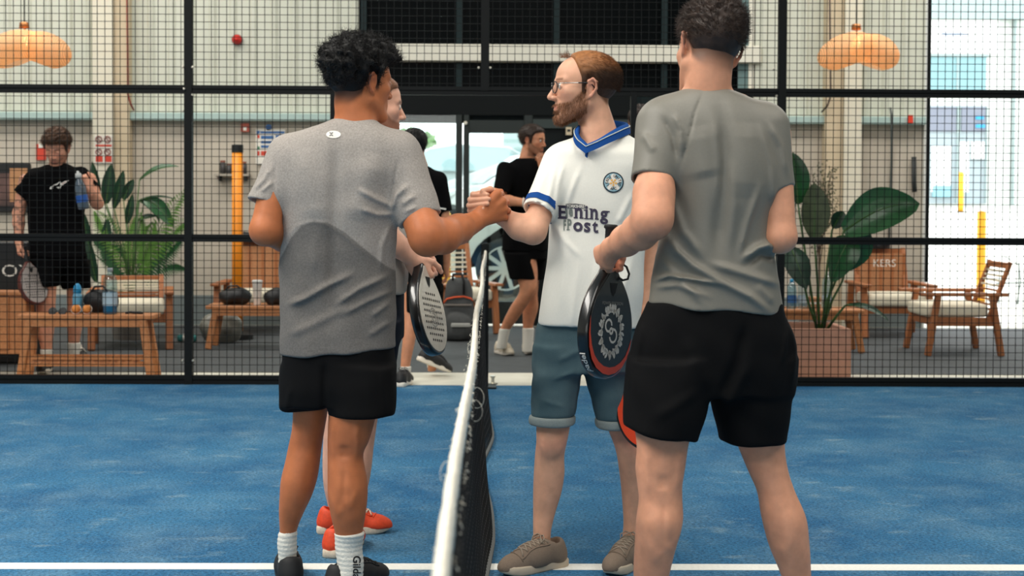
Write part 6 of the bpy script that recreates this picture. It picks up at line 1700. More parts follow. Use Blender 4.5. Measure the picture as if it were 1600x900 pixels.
# cabinet
cb = empty('oak_cabinet', (X(0, 10.9), 10.9, 0), 'oak cabinet on short legs beside the slatted bench', 'cabinet'); x1 = X(40, 10.75) - cb.location.x; zt_ = P(20, 457, 10.75).z
MB().box((-.55, -.15, .14), (x1, .05, zt_), bev=.006).build('body', oak, cb)
MB().box((-.55, -.175, zt_ - .018), (x1 + .008, .06, zt_ + .008), bev=.004).build('top', oak, cb)
for a in (-.5, -.18): MB().box((a, -.163, .17), (a + .29, -.15, zt_ - .03), bev=.003).build('door', oak, cb)
for a in (-.5, x1 - .06):
    for b in (-.12, 0): MB().box((a, b, 0), (a + .045, b + .045, .145)).build('leg', oak, cb)
# display box with brand letters
bxm = mat('box_black', srgb(16, 17, 18), rough=.5)
db = empty('display_box', (X(0, 11.5), 11.5, 0), 'black display box with white letters behind the oak cabinet', 'display box')
z0_, z1_ = P(20, 455, 11.4).z, P(20, 378, 11.4).z
MB().box((-.8, -.1, 0), (X(44, 11.4) - db.location.x, .25, z1_), bev=.01).build('body', bxm, db)
m = MB()
for t in text_polys('NOX', 0, 0, 1, bold=.0, sx=1.2): m.add([(P(14, 424, 11.4).x - db.location.x + a * .13, -.103, P(14, 424, 11.4).z - b * .13) for a, b in t], [(0, 1, 2)])
o = m.build('lettering', pwhite, db); tag(o, kind='stuff')
# wall screen
q0, q1 = P(-60, 331, YW - .06), P(46, 255, YW - .06)
tvr = empty('wall_screen', (q1.x, YW, q0.z), 'black framed poster screen on the left wall behind the tattooed man', 'screen')
MB().box((q0.x - q1.x, -.06, 0), (0, -.003, q1.z - q0.z), bev=.008).build('frame', bxm, tvr)
m = MB(); m.box((q0.x - q1.x + .04, -.064, .06), (-.05, -.06, q1.z - q0.z - .1)); m.build('picture', mat('poster_photo', srgb(30, 28, 27), rough=.4, noise=.6, nscale=5, col2=srgb(124, 92, 84)), tvr)
MB().box((-.19, -.068, .10), (-.02, -.06, q1.z - q0.z - .05)).build('side_board', wood('board', srgb(190, 140, 96), srgb(170, 120, 80)), tvr)

# ================================================================== signs on the wall
def board(nm, label, cat, x0, y0, x1, y1, Y, mt, rects=(), th=.012):
    a, b = P(x0, y1, Y), P(x1, y0, Y); root = empty(nm, (a.x, Y, a.z), label, cat); S = (b.x - a.x) / (x1 - x0)
    MB().box((0, -th, 0), (b.x - a.x, 0, b.z - a.z)).build('panel', mt, root)
    for (u0, v0, u1, v1, m_, n_) in rects:
        MB().box(((u0 - x0) * S, -th - .003, (y1 - v1) * S), ((u1 - x0) * S, -th, (y1 - v0) * S)).build(n_, m_, root)
    return root, S
sw, sr, sbl, sg = mat('sign_white', srgb(232, 228, 216), rough=.5), mat('sign_red', srgb(206, 66, 44), rough=.5), mat('sign_blue', srgb(48, 98, 156), rough=.5), mat('sign_green', srgb(70, 130, 96), rough=.5)
sgrey = mat('sign_pictogram', srgb(150, 96, 88), rough=.5)
rt, S = board('safety_sign', 'white safety sign with red panels and round symbols on the cream column', 'sign', 148, 211, 177, 255, YW - .205, sw, [(150, 226, 175, 229, sr, 'red_bar'), (150, 244, 161, 253, sr, 'red_panel'), (164, 244, 175, 253, sr, 'red_panel')])
for cx, cy in ((155, 218), (168.5, 218), (155, 237.5), (168.5, 237.5)):
    m = MB(); m.tube([((cx - 148) * S + 4.6 * S * math.cos(a), -.016, (255 - cy) * S + 4.6 * S * math.sin(a)) for a in [k * math.pi / 8 for k in range(16)]], 1.0 * S, 5, closed=True); m.build('ring', sgrey, rt)
    MB().bar(((cx - 151) * S, -.016, (258 - cy) * S), ((cx - 145) * S, -.016, (252 - cy) * S), 1.5 * S, .004, (0, 1, 0)).build('slash', sgrey, rt)
board('fire_notice', 'small orange-red notice on the wall beside the tattooed man\'s head', 'sign', 57, 225, 72, 250, YW - .02, sr, [(61, 225, 68, 231, sw, 'label')])
board('fire_call_point', 'small red and white fire call point above the shelf', 'fire alarm', 377, 193, 390, 206, YW - .02, mat('sign_redbrown', srgb(176, 84, 64)), [(381, 198, 386, 204, sw, 'button')], .03)
rt, S = board('notice_board', 'blue and white safety notice board on the wall behind the two-tone shirt', 'notice board', 400, 202, 446, 256, YW - .02, sw,
      [(401, 204, 406, 209, sbl, 'corner'), (407, 205, 445, 208.5, sbl, 'heading'), (408, 212, 428, 217, sbl, 'line'), (408, 220, 428, 224, sbl, 'line'), (408, 227, 428, 231, sbl, 'line'), (402, 211, 406, 216, sr, 'symbol'), (402, 229, 406, 234, sg, 'symbol'), (408, 236, 428, 243, sr, 'line'), (402, 236, 406, 243, sr, 'symbol'), (431, 211, 443, 232, sbl, 'panel_blue')])
m = MB(); m.lathe([(.03, 0), (.03, .012)], 16, TR(P(420, 199, YW - .02) - rt.location, rx=math.pi / 2)); m.build('emblem', sbl, rt)
a = P(370.5, 62, YW - .03); al = empty('alarm_sounder', a, 'round red fire alarm sounder high on the wall', 'fire alarm')
MB().lathe([(.045, 0), (.047, .02), (.04, .035), (.022, .045), (.02, .06), (.001, .064)], 18, TR((0, 0, 0), rx=math.pi / 2)).build('sounder', mat('alarm_red', srgb(196, 30, 22), rough=.35), al, smooth=True)
MB().lathe([(.052, .012), (.052, -.03)], 18, TR((0, 0, 0), rx=math.pi / 2)).build('base', mat('alarm_base', srgb(110, 26, 22), rough=.4), al)
# shelf with jars
a, b = P(338, 275, YW), P(392, 270, YW); sh_ = empty('wall_shelf', (a.x, YW, a.z), 'small grey wall shelf holding dark jars beside the orange post', 'shelf')
MB().box((0, -.14, 0), (b.x - a.x, 0, .02)).build('board', mat('shelf_grey', srgb(176, 168, 154)), sh_)
for px in (345, 385): MB().box((P(px, 270, YW).x - a.x, -.12, -.05), (P(px, 270, YW).x - a.x + .012, 0, 0)).build('bracket', darkgrey, sh_)
jar, lid = mat('jar_dark', srgb(58, 54, 52), rough=.3), mat('jar_lid', srgb(150, 88, 70), rough=.5)
for i, (px, hh, lb) in enumerate(((348, .13, 'dark jar with red-brown lid on the wall shelf, away from the post'), (358, .10, 'short dark jar on the wall shelf touching the taller jar'), (381, .12, 'dark jar on the wall shelf on the far side of the orange post'))):
    q = P(px, 270, YW - .075); j = empty('jar', (q.x, YW - .075, a.z + .021), lb, 'jar')
    MB().lathe([(.028, 0), (.030, .01), (.030, hh * .8), (.022, hh * .88)], 14).build('jar_body', jar, j, smooth=True); MB().lathe([(.024, hh * .86), (.026, hh * .9), (.026, hh)], 14).build('lid', lid, j)
# pipes and cables
def pipe(nm, label, pts, r, mt, cat='pipe'):
    P0 = [P(*q) for q in pts]; o = empty(nm, P0[-1], label, cat); MB().tube([q - P0[-1] for q in P0], r, 8).build('tube', mt, o, smooth=True); return o
redp = mat('cable_red', srgb(150, 70, 56), rough=.6)
pipe('red_cable', 'thin red alarm cable running down beside the left column', [(198, -60, YW - .22), (198.5, 0, YW - .22), (199.5, 80, YW - .22), (200, 148, YW - .22), (204, 162, YW - .20), (209, 172, YW - .13)], .010, redp, 'cable')
pipe('grey_cable', 'dark cable dropping past the right rattan lamp to the ledge', [(1296, -60, YW - .24), (1297, 60, YW - .24), (1298, 150, YW - .24), (1293, 165, YW - .22), (1284, 175, YW - .14)], .009, mat('cable_dark', srgb(76, 62, 56), rough=.6), 'cable')
pipe('wall_conduit', 'thin dark conduit standing on the right wall beside the red box', [(1391, 168, YW - .12), (1393, 180, YW - .12), (1393, 250, YW - .03), (1391, 300, YW - .03), (1388, 420, YW - .03)], .011, mat('conduit_grey', srgb(80, 86, 84), rough=.5))
pipe('door_track', 'short black door track bolted beside the open doorway', [(1428, 245, YW - .05), (1428, 285, YW - .05), (1429, 300, YW - .05)], .025, mat('track_black', srgb(50, 54, 54), rough=.5), 'door track')
board('red_box', 'small red box on the ledge beside the open doorway', 'box', 1418, 180, 1425, 193, YW - .115, mat('box_red', srgb(222, 62, 36)), (), .04)

# ================================================================== rattan lamps
def rattan_mat():
    m = bpy.data.materials.new('rattan_weave'); m.use_nodes = True; nt = m.node_tree; nt.nodes.clear()
    out = nt.nodes.new('ShaderNodeOutputMaterial'); d = nt.nodes.new('ShaderNodeBsdfDiffuse'); t = nt.nodes.new('ShaderNodeBsdfTranslucent'); tr = nt.nodes.new('ShaderNodeBsdfTransparent')
    d.inputs[0].default_value = srgb(238, 204, 164); t.inputs[0].default_value = srgb(246, 208, 158)
    a = nt.nodes.new('ShaderNodeMixShader'); a.inputs[0].default_value = .5; nt.links.new(d.outputs[0], a.inputs[1]); nt.links.new(t.outputs[0], a.inputs[2])
    tc = nt.nodes.new('ShaderNodeTexCoord'); w_ = nt.nodes.new('ShaderNodeTexWave'); w_.inputs['Scale'].default_value = 22; w_.inputs['Distortion'].default_value = 1.5
    nt.links.new(tc.outputs['Object'], w_.inputs['Vector']); r = nt.nodes.new('ShaderNodeMapRange'); r.inputs[1].default_value = .0; r.inputs[2].default_value = .35; r.inputs[3].default_value = .55; r.inputs[4].default_value = 0
    nt.links.new(w_.outputs[0], r.inputs[0]); b = nt.nodes.new('ShaderNodeMixShader'); nt.links.new(r.outputs[0], b.inputs[0]); nt.links.new(a.outputs[0], b.inputs[1]); nt.links.new(tr.outputs[0], b.inputs[2])
    nt.links.new(b.outputs[0], out.inputs[0]); return m
RAT = rattan_mat(); brass = mat('brass', srgb(170, 112, 66), rough=.35, metal=.6)
def rattan_lamp(px, py, Y, label, flip=1):
    c = P(px, py, Y); root = empty('rattan_lamp', c, label, 'pendant lamp', 'twisted rattan pendant lamps'); S = Y / FPX
    for g, off, tl, rr in ((-1, (-20, -1), -20, (46, 27)), (1, (27, -1), -20, (40, 27))):
        m = MB(); N1, N2 = 16, 28; vs, fs = [], []
        Mx = TR((off[0] * S * flip, g * .03, off[1] * S), ry=R_(tl * g * -1) * flip * 1.0)
        for i in range(N1 + 1):
            th = R_(8) + (R_(150) - R_(8)) * i / N1
            for k in range(N2):
                ph = 2 * math.pi * k / N2; tw = 1 + .05 * math.sin(3 * ph)
                vs.append(Mx @ Vector((rr[0] * S * math.sin(th) * math.cos(ph) * tw, rr[0] * S * .9 * math.sin(th) * math.sin(ph), rr[1] * S * math.cos(th))))
        for i in range(N1):
            for k in range(N2): fs.append((i * N2 + k, i * N2 + (k + 1) % N2, (i + 1) * N2 + (k + 1) % N2, (i + 1) * N2 + k))
        m.add(vs, fs); m.build('shade_lobe', RAT, root, smooth=True)
    t = P(px - 4 * flip, py - 38, Y) - c
    MB().lathe([(.03, -.035), (.045, -.03), (.04, .015), (.018, .022)], 14, TR(t)).build('cap', brass, root, smooth=True)
    MB().tube([t + Vector((0, 0, .02)), t + Vector((0, 0, 3.2))], .006, 6).build('cord', bxm, root)
    bp = P(px - 1 * flip, py - 12, Y) - c
    MB().tube([t + Vector((0, 0, -.02)), bp + Vector((0, 0, .04))], .008, 6).build('stem', brass, root)
    MB().lathe([(.001, -.045), (.022, -.036), (.034, -.012), (.03, .014), (.015, .04), (.013, .055)], 16, TR(bp)).build('bulb', mat('bulb_glow', srgb(255, 214, 150), emit=14, emitcol=srgb(255, 206, 140)), root, smooth=True)
    l = bpy.data.lights.new('lamp_glow', 'POINT'); l.energy = 3; l.color = (1, .74, .44); l.shadow_soft_size = .05
    lo = bpy.data.objects.new('lamp_glow', l); COL.objects.link(lo); lo.parent = root; lo.location = bp
    return root
rattan_lamp(1342, 79, 13.2, 'twisted rattan pendant lamp hanging beside the doorway column')
rattan_lamp(42, 76, 13.2, 'twisted rattan pendant lamp hanging above the tattooed man')

# ================================================================== plants
leafm = mat('leaf_green', srgb(30, 84, 40), rough=.35, noise=.3, nscale=7, coat=.2)
leafd = mat('leaf_dark', srgb(18, 56, 34), rough=.4, noise=.3, nscale=7)
leafl = mat('leaf_lime', srgb(82, 124, 46), rough=.45, noise=.25, nscale=9)
leafo = mat('leaf_olive', srgb(74, 84, 56), rough=.6, noise=.3, nscale=12)
stemm = mat('stem_green', srgb(64, 96, 46), rough=.5)
def leaf(root, base, tip, wid, face=(0, -1, .2), bend=.08, mt=leafm, n=10, ruff=0.0, nm='leaf', twist=0.0):
    o = Vector(root.location); a, b = Vector(base) - o, Vector(tip) - o; d = b - a; L = d.length; ax = d.normalized()
    f = Vector(face); f = (f - ax * f.dot(ax)).normalized(); sd = ax.cross(f)
    vs, fs = [], []
    for i in range(n + 1):
        t = i / n; c = a + d * t + Vector((0, 0, 1)) * bend * L * math.sin(math.pi * t) * 1.0 + f * .03 * L * math.sin(math.pi * t)
        w_ = wid / 2 * (math.sin(math.pi * min(1, t * .92 + .06)) ** .75) * (1 - .15 * t) if t < .985 else .002
        rf = ruff * wid * math.sin(i * 2.7)
        s2 = (sd * math.cos(twist * t) + f * math.sin(twist * t))
        vs += [c - s2 * w_ + f * (w_ * .28 + rf), c - s2 * w_ * .5 + f * w_ * .10, c - f * .004, c + s2 * w_ * .5 + f * w_ * .10, c + s2 * w_ + f * (w_ * .28 - rf)]
    for i in range(n):
        for k in range(4): fs.append((i * 5 + k, i * 5 + k + 1, (i + 1) * 5 + k + 1, (i + 1) * 5 + k))
    m = MB(); m.add(vs, fs); q = m.build(nm, mt, root, smooth=True)
    mb = MB(); mb.tube([vs[i * 5 + 2] for i in range(n + 1)], [.006 * (1 - .8 * i / n) * (1 + wid) for i in range(n + 1)], 5); mb.build('midrib', stemm, q)
    return q
def stem(root, pts, r0, r1, mt=stemm):
    o = Vector(root.location); n = len(pts); MB().tube([Vector(p) - o for p in pts], [r0 + (r1 - r0) * i / (n - 1) for i in range(n)], 7).build('stem', mt, root, smooth=True)
YP = 10.72
pg = P(1285, 590, YP)
terra = mat('terracotta', srgb(186, 136, 112), rough=.8, noise=.08, nscale=15, bump=.1, bscale=60)
pl_ = empty('planter_box', (X(1262, YP), YP, 0), 'square terracotta planter box standing right behind the fence', 'planter')
px0, px1 = X(1190, YP - .3) - pl_.location.x, X(1333, YP - .3) - pl_.location.x; pz = P(1285, 513, YP - .25).z
for a, b in (((px0, -.30, 0), (px1, -.26, pz)), ((px0, .26, 0), (px1, .30, pz)), ((px0, -.26, 0), (px0 + .04, .26, pz)), ((px1 - .04, -.26, 0), (px1, .26, pz))): MB().box(a, b, bev=.006).build('side', terra, pl_)
MB().box((px0 + .04, -.26, .02), (px1 - .04, .26, pz - .06)).build('soil', mat('soil', srgb(44, 34, 28), rough=.95, bump=.5, bscale=60), pl_)
bp_ = empty('bird_of_paradise_plant', (X(1284, YP), YP, pz - .07), 'broad-leaved bird of paradise plant growing in the terracotta planter', 'plant')
A = lambda px, py, dY=0: P(px, py, YP + dY)
for (b0, mids, lb, tip, wd, fc, bd, mt, tw) in (
    ((1287, 516), [(1300, 440), (1312, 395)], (1318, 362, -.15), (1437, 318, -.2), .33, (.05, -1, .35), .10, leafm, 0.0),
    ((1283, 516), [(1292, 470), (1312, 425)], (1330, 372, -.1), (1298, 442, -.2), .26, (.3, -1, .3), .12, leafm, 0.2),
    ((1280, 516), [(1278, 450), (1274, 395)], (1272, 372, 0), (1272, 286, .02), .23, (.1, -1, .1), .0, leafo, .1),
    ((1278, 516), [(1262, 470), (1252, 420)], (1236, 388, -.1), (1260, 452, -.2), .19, (-.3, -1, .1), .05, leafd, .3),
    ((1276, 516), [(1262, 420), (1250, 340)], (1247, 318, .05), (1238, 238, .05), .20, (.4, -1, .0), .02, leafm, .2),
    ((1286, 516), [(1292, 420), (1300, 360)], (1302, 356, .1), (1318, 330, .1), .12, (.2, -1, .3), .05, leafd, 0),
    ((1291, 516), [(1310, 490), (1320, 478)], (1325, 476, -.2), (1388, 500, -.3), .09, (.2, -.5, .9), .06, leafd, 0),
    ((1284, 516), [(1300, 470), (1316, 440)], (1322, 420, -.05), (1352, 352, -.1), .24, (.35, -1, .1), .03, leafm, .2),
):
    stem(bp_, [A(b0[0], b0[1])] + [A(q[0], q[1], lb[2] * .5) for q in mids] + [A(*lb)], .011, .006)
    leaf(bp_, A(*lb), A(*tip), wd, fc, bd, mt, 12, .0, twist=tw)
# thin olive shrub behind
YO = 13.2
ol = empty('olive_shrub', (X(1278, YO), YO, 0), 'thin olive shrub against the wall behind the broad-leaved plant', 'plant')
r_o = random.Random(3)
MB().lathe([(.13, 0), (.16, .26), (.165, .30), (.14, .30)], 16).build('pot', mat('pot_grey', srgb(130, 124, 116), rough=.7), ol)
mtr = MB(); lf = MB()
for i in range(26):
    px, py = r_o.gauss(1280, 17), r_o.uniform(238, 350); b = P(px, py, YO + r_o.uniform(-.15, .15)) - ol.location; a = P(1280, max(py + 70, 380), YO) - ol.location
    mid = (a + b) / 2 + Vector((r_o.uniform(-.05, .05), 0, 0)); mtr.tube([a, mid, b], [.006, .004, .002], 5)
    for k in range(26):
        t = r_o.uniform(.25, 1.0); c = a.lerp(b, t) + Vector((r_o.gauss(0, .03), r_o.gauss(0, .03), r_o.gauss(0, .03))); d = Vector((r_o.uniform(-1, 1), r_o.uniform(-1, 1), r_o.uniform(-.3, 1))).normalized() * .028; s_ = d.cross(Vector((.3, .8, .2))).normalized() * .007
        lf.add([c, c + d * .5 + s_, c + d, c + d * .5 - s_], [(0, 1, 2, 3)])
mtr.tube([(0, 0, .28), P(1280, 440, YO) - ol.location, P(1280, 360, YO) - ol.location], [.012, .010, .007], 6)
mtr.build('branches', mat('bark', srgb(92, 76, 60), rough=.9), ol); o = lf.build('foliage', leafo, ol); tag(o, kind='stuff')
# left plants
YL = 13.4
pr = empty('palm_and_lily_plant', (X(205, YL), YL, 0), 'tall plant with dark spear leaves and feathery palm fronds by the left wall', 'plant')
MB().lathe([(.16, 0), (.2, .34), (.21, .40), (.18, .40)], 18).build('pot', mat('pot_grey', srgb(130, 124, 116)), pr)
MB().lathe([(.001, .37), (.18, .375)], 18, cap=False).build('soil', mat('soil', srgb(44, 34, 28)), pr)
B = lambda px, py, dY=0: P(px, py, YL + dY)
for (lb, tip, wd, fc, bd, mt, tw) in (
    ((166, 318), (174, 256), .13, (.2, -1, .1), 0, leafd, .2), ((156, 300), (144, 252), .09, (-.3, -1, .1), 0, leafd, .2), ((178, 325), (193, 266), .10, (.4, -1, .1), 0, leafd, .2), ((193, 312), (209, 280), .09, (.3, -1, .2), .05, leafd, 0),
    ((218, 281), (279, 260), .08, (.2, -.6, .8), .10, leafm, .1), ((226, 310), (272, 356), .15, (-.2, -1, .5), .12, leafm, .2), ((217, 313), (250, 345), .07, (.1, -.6, .9), .1, leafd, 0), ((218, 312), (272, 310), .05, (.1, -.4, 1), .04, leafd, 0),
    ((198, 350), (207, 303), .08, (.4, -1, 0), 0, leafd, .2), ((165, 395), (168, 340), .10, (.2, -1, 0), .0, leafd, .2), ((140, 390), (130, 330), .12, (-.2, -1, .1), 0, leafd, .2), ((215, 345), (245, 338), .08, (.1, -.6, .8), .05, leafd, 0), ((150, 440), (137, 370), .11, (-.1, -1, 0), 0, leafd, .1)):
    stem(pr, [pr.location + Vector((0, 0, .38)), B((lb[0] + 205) / 2 + (205 - lb[0]) * .2, (lb[1] + 470) / 2), B(*lb)], .010, .005); leaf(pr, B(*lb), B(*tip), wd, fc, bd, mt, 10, 0, twist=tw)
def frond(root, a, b, arch, mt, n=26, ln=.16, dr=.5):
    o = Vector(root.location); a, b = Vector(a) - o, Vector(b) - o; d = b - a; L = d.length; m = MB(); pts = [a + d * (i / n) + Vector((0, 0, 1)) * arch * L * math.sin(math.pi * i / n) for i in range(n + 1)]
    sd = d.normalized().cross(Vector((0, -1, .3))).normalized(); fr = Vector((0, -1, 0))
    for i in range(2, n + 1):
        for g in (-1, 1):
            t = i / n; l_ = ln * math.sin(math.pi * (t * .75 + .2)); c = pts[i]; e = c + (sd * g + d.normalized() * .8 + fr * .2).normalized() * l_ + Vector((0, 0, -dr * l_ * .6)); md = (c + e) / 2 + Vector((0, 0, .01)); s_ = Vector((.0, 0, .007)) + d.normalized() * .005
            m.add([c, md + s_, e, md - s_], [(0, 1, 2, 3)])
    q = m.build('frond', mt, root); MB().tube(pts, [.006 * (1 - .7 * i / n) for i in range(n + 1)], 5).build('rachis', stemm, q); return q
for a, b, ar, mt in (((210, 440), (288, 300), .08, leafl), ((212, 430), (296, 345), .15, leafl), ((205, 425), (150, 332), .10, leafl), ((205, 440), (150, 372), .2, leafm), ((214, 440), (292, 420), .25, leafm), ((208, 420), (218, 335), .0, leafl), ((212, 440), (268, 372), .15, leafm), ((203, 440), (165, 385), .12, leafm), ((214, 440), (285, 372), .1, leafm), ((210, 430), (240, 350), .05, leafl)):
    stem(pr, [pr.location + Vector((0, 0, .38)), B(*a)], .008, .006); frond(pr, B(*a), B(*b), ar, mt)

# ================================================================== small things
def bottle(px, py, Y, prof, label, bm_, capm, z0, capprof, band=None, cat='water bottle', name='water_bottle', rot=None):
    q = P(px, py, Y); root = empty(name, (q.x, Y, z0), label, cat)
    MB().lathe(prof, 18).build('bottle_body', bm_, root, smooth=True); MB().lathe(capprof, 16).build('cap', capm, root, smooth=True)
    if band: MB().lathe(band[0], 18, cap=False).build('label_band', band[1], root, smooth=True)
    return root
def plastic(name, col, a=.45): 
    return glass_mat(name, col, .12)
pc = plastic('clear_plastic', (.72, .84, .88, 1)); water = plastic('water_blue', (.35, .62, .76, 1)); cyan = mat('cap_cyan', srgb(40, 150, 200), rough=.4)
bz = zb + .001
r0 = bottle(172, 490, 10.5, [(.045, 0), (.05, .01), (.05, .19), (.046, .2), (.05, .21), (.045, .25), (.018, .285), (.016, .30)], 'large clear plastic water bottle on the slatted bench', pc, mat('cap_grey', srgb(170, 176, 178), rough=.4), bz, [(.019, .295), (.019, .32), (.012, .324)], ([(.0512, .06), (.0512, .15)], mat('label_pale', srgb(176, 196, 206), rough=.4)))
MB().lathe([(.044, .006), (.047, .012), (.047, .14), (.001, .141)], 16).build('water', mat('water_fill', srgb(50, 130, 170), rough=.1, alpha=.75), r0)
bottle(121, 488, 10.61, [(.03, 0), (.034, .01), (.034, .11), (.026, .14)], 'small blue sports bottle with cyan cap on the slatted bench', mat('bottle_teal', srgb(96, 160, 190), rough=.3), cyan, bz, [(.028, .138), (.03, .16), (.022, .19), (.01, .205), (.001, .206)])
def softbag(label, c, r, mt, name='black_bag', strap=True, seed=1, cat='bag', flatb=True):
    z0 = c[2]; root = empty(name, (c[0], c[1], z0), label, cat); F = Field(np.array([-r[0], -r[1], -.01]) * 1.4, np.array([r[0], r[1], r[2] * 2]) * 1.4, max(r) / 26)
    F.put(ell((0, 0, r[2]), r), 0); F.put(ell((r[0] * .4, 0, r[2] * .8), (r[0] * .55, r[1] * .9, r[2] * .8)), .03); F.put(ell((-r[0] * .45, 0, r[2] * .75), (r[0] * .5, r[1] * .9, r[2] * .75)), .03)
    F.displace(waves(seed, 12, max(r) * .05, 1.2 / max(r) * .5, 3 / max(r) * .5), .1); F.cut((0, 0, -1), (0, 0, .001)); V, Q = F.extract(1); link('bag_body', np_mesh('bag_body', V, Q, mt), root)
    if strap: MB().tube([(-r[0] * .6, -r[1] * .3, r[2] * 1.5), (-r[0] * .3, -r[1] * .5, r[2] * 2.15), (r[0] * .2, -r[1] * .5, r[2] * 2.2), (r[0] * .5, -r[1] * .3, r[2] * 1.6)], .008, 6).build('strap', mt, root, smooth=True)
    return root
nyl = mat('nylon_black', srgb(20, 20, 22), rough=.55, noise=.2, nscale=30)
softbag('crumpled black kit bag beside the large water bottle on the slatted bench', (X(157, 10.64), 10.64, bz), (.12, .055, .085), nyl, seed=3)
for px, lb in ((119, 'orange ball on the slatted bench beside the blue bottle'), (136, 'amber ball on the slatted bench in front of the black kit bag')):
    q = P(px, 493, 10.48); b = empty('ball', (q.x, 10.48, bz), lb, 'ball'); MB().lathe([(.001, 0), (.018, .006), (.029, .02), (.033, .034), (.029, .048), (.018, .061), (.001, .067)], 18).build('ball_body', mat('ball_orange', srgb(214, 132, 58), rough=.7, noise=.2, nscale=40), b, smooth=True)
    MB().tube([(.0335 * math.cos(a), .0335 * math.sin(a) * .4 - .0, .0335 + .0335 * math.sin(a) * .92) for a in [k * math.pi / 10 for k in range(20)]], .002, 5, closed=True).build('seam', pwhite, b)
for pa, pb_, lb in ((76, 106, 'black sunglasses lying on the slatted bench in front of the tattooed man'), (196, 222, 'folded black strap lying at the far end of the slatted bench')):
    q = P((pa + pb_) / 2, 494, 10.5); b = empty('sunglasses' if pa == 76 else 'strap', (q.x, 10.5, bz), lb, 'sunglasses' if pa == 76 else 'strap'); w_ = (P(pb_, 494, 10.5).x - P(pa, 494, 10.5).x) / 2
    if pa == 76:
        for g in (-1, 1):
            MB().lathe([(.001, 0), (.026, .003), (.03, .007), (.026, .011), (.001, .012)], 14, TR((g * .035, -.01, .016), rx=R_(60))).build('lens', nyl, b); MB().tube([(g * .065, 0, .014), (g * .07, .06, .012), (g * .06, .10, .006)], .003, 6).build('temple_arm', nyl, b)
        MB().tube([(-.012, -.012, .02), (0, -.014, .023), (.012, -.012, .02)], .003, 6).build('bridge', nyl, b)
    else: MB().tube([(-w_, 0, .008), (-w_ * .4, .02, .012), (w_ * .2, -.02, .010), (w_, .0, .008), (w_ * .6, .04, .009), (-w_ * .6, .05, .008)], .008, 6).build('webbing', nyl, b)
# bottle in the tattooed man's hand
q = P(131, 327, 10.66); hb = empty('drink_bottle', q, 'clear bottle with blue label held up by the tattooed man', 'water bottle'); Mb = TR((0, 0, 0), ry=R_(-9))
MB().lathe([(.034, 0), (.04, .008), (.041, .08), (.038, .12), (.040, .15), (.030, .19), (.017, .215), (.016, .225)], 16, Mb).build('bottle_body', mat('bottle_bluegrey', srgb(96, 110, 122), rough=.15, alpha=.8), hb, smooth=True)
MB().lathe([(.0415, .05), (.0415, .10)], 16, Mb, cap=False).build('label_band', mat('label_blue', srgb(30, 84, 160), rough=.4), hb, smooth=True)
MB().lathe([(.02, .22), (.024, .235), (.02, .255), (.009, .26), (.008, .275)], 14, Mb).build('cap', mat('cap_white', srgb(196, 198, 196), rough=.4), hb, smooth=True)
# orange post and things on the middle bench
q = P(371, 237, 13.4); op = empty('orange_post', (q.x, 13.4, 0), 'tall orange post with black cap rising behind the bench', 'post'); pzt = P(371, 226, 13.4).z; hw = 8.6 * 13.4 / FPX
MB().lathe([(hw, .06), (hw, pzt - .07)], 20).build('post_body', mat('post_orange', srgb(248, 150, 30), rough=.5), op, smooth=True)
MB().lathe([(hw * 1.06, pzt - .07), (hw * 1.06, pzt - .005), (hw * .9, pzt)], 20).build('cap', bxm, op); MB().lathe([(.14, 0), (.14, .04), (hw * 1.1, .07)], 20).build('base', bxm, op)
b2 = Z(478, 12.6) + .001
softbag('black kit bag on the middle bench in front of the orange post', (X(367, 12.66), 12.66, b2), (.14, .09, .072), nyl, seed=6)
softbag('black kit bag at the end of the middle bench beside the white cup', (X(432, 12.66), 12.66, b2), (.10, .09, .072), nyl, seed=8, strap=False)
q = P(402, 470, 12.6); cp = empty('white_cup', (q.x, 12.6, b2), 'white paper cup between the two black bags', 'cup'); MB().lathe([(.028, 0), (.03, .004), (.042, .19), (.044, .195), (.04, .195)], 16).build('cup_body', mat('cup_white', srgb(222, 218, 210), rough=.5), cp, smooth=True); MB().lathe([(.045, .19), (.046, .2), (.036, .208), (.034, .208)], 16).build('lid', mat('cup_lid', srgb(200, 200, 196)), cp)
softbag('crumpled grey plastic bag on the floor under the middle bench', (X(346, 13.05), 13.05, 0), (.18, .11, .13), mat('poly_grey', srgb(112, 112, 104), rough=.3, noise=.4, nscale=14), name='plastic_bag', strap=False, seed=9)
softbag('black bag lying on top of the cane-backed chair behind the bench', (X(392, 14.42), 14.44, .835), (.16, .06, .045), nyl, seed=12, strap=False)
q = G(292, 534); tb = empty('drink_can', (q.x, q.y, 0), 'teal drink can lying on the mat beside the left fence post', 'can'); MB().lathe([(.024, 0), (.033, .008), (.033, .15), (.026, .162)], 16, TR((-.08, 0, .033), ry=R_(90))).build('can_body', mat('can_teal', srgb(70, 150, 150), rough=.35), tb, smooth=True); MB().lathe([(.0335, .05), (.0335, .09)], 16, TR((-.08, 0, .033), ry=R_(90)), cap=False).build('label_band', pwhite, tb)
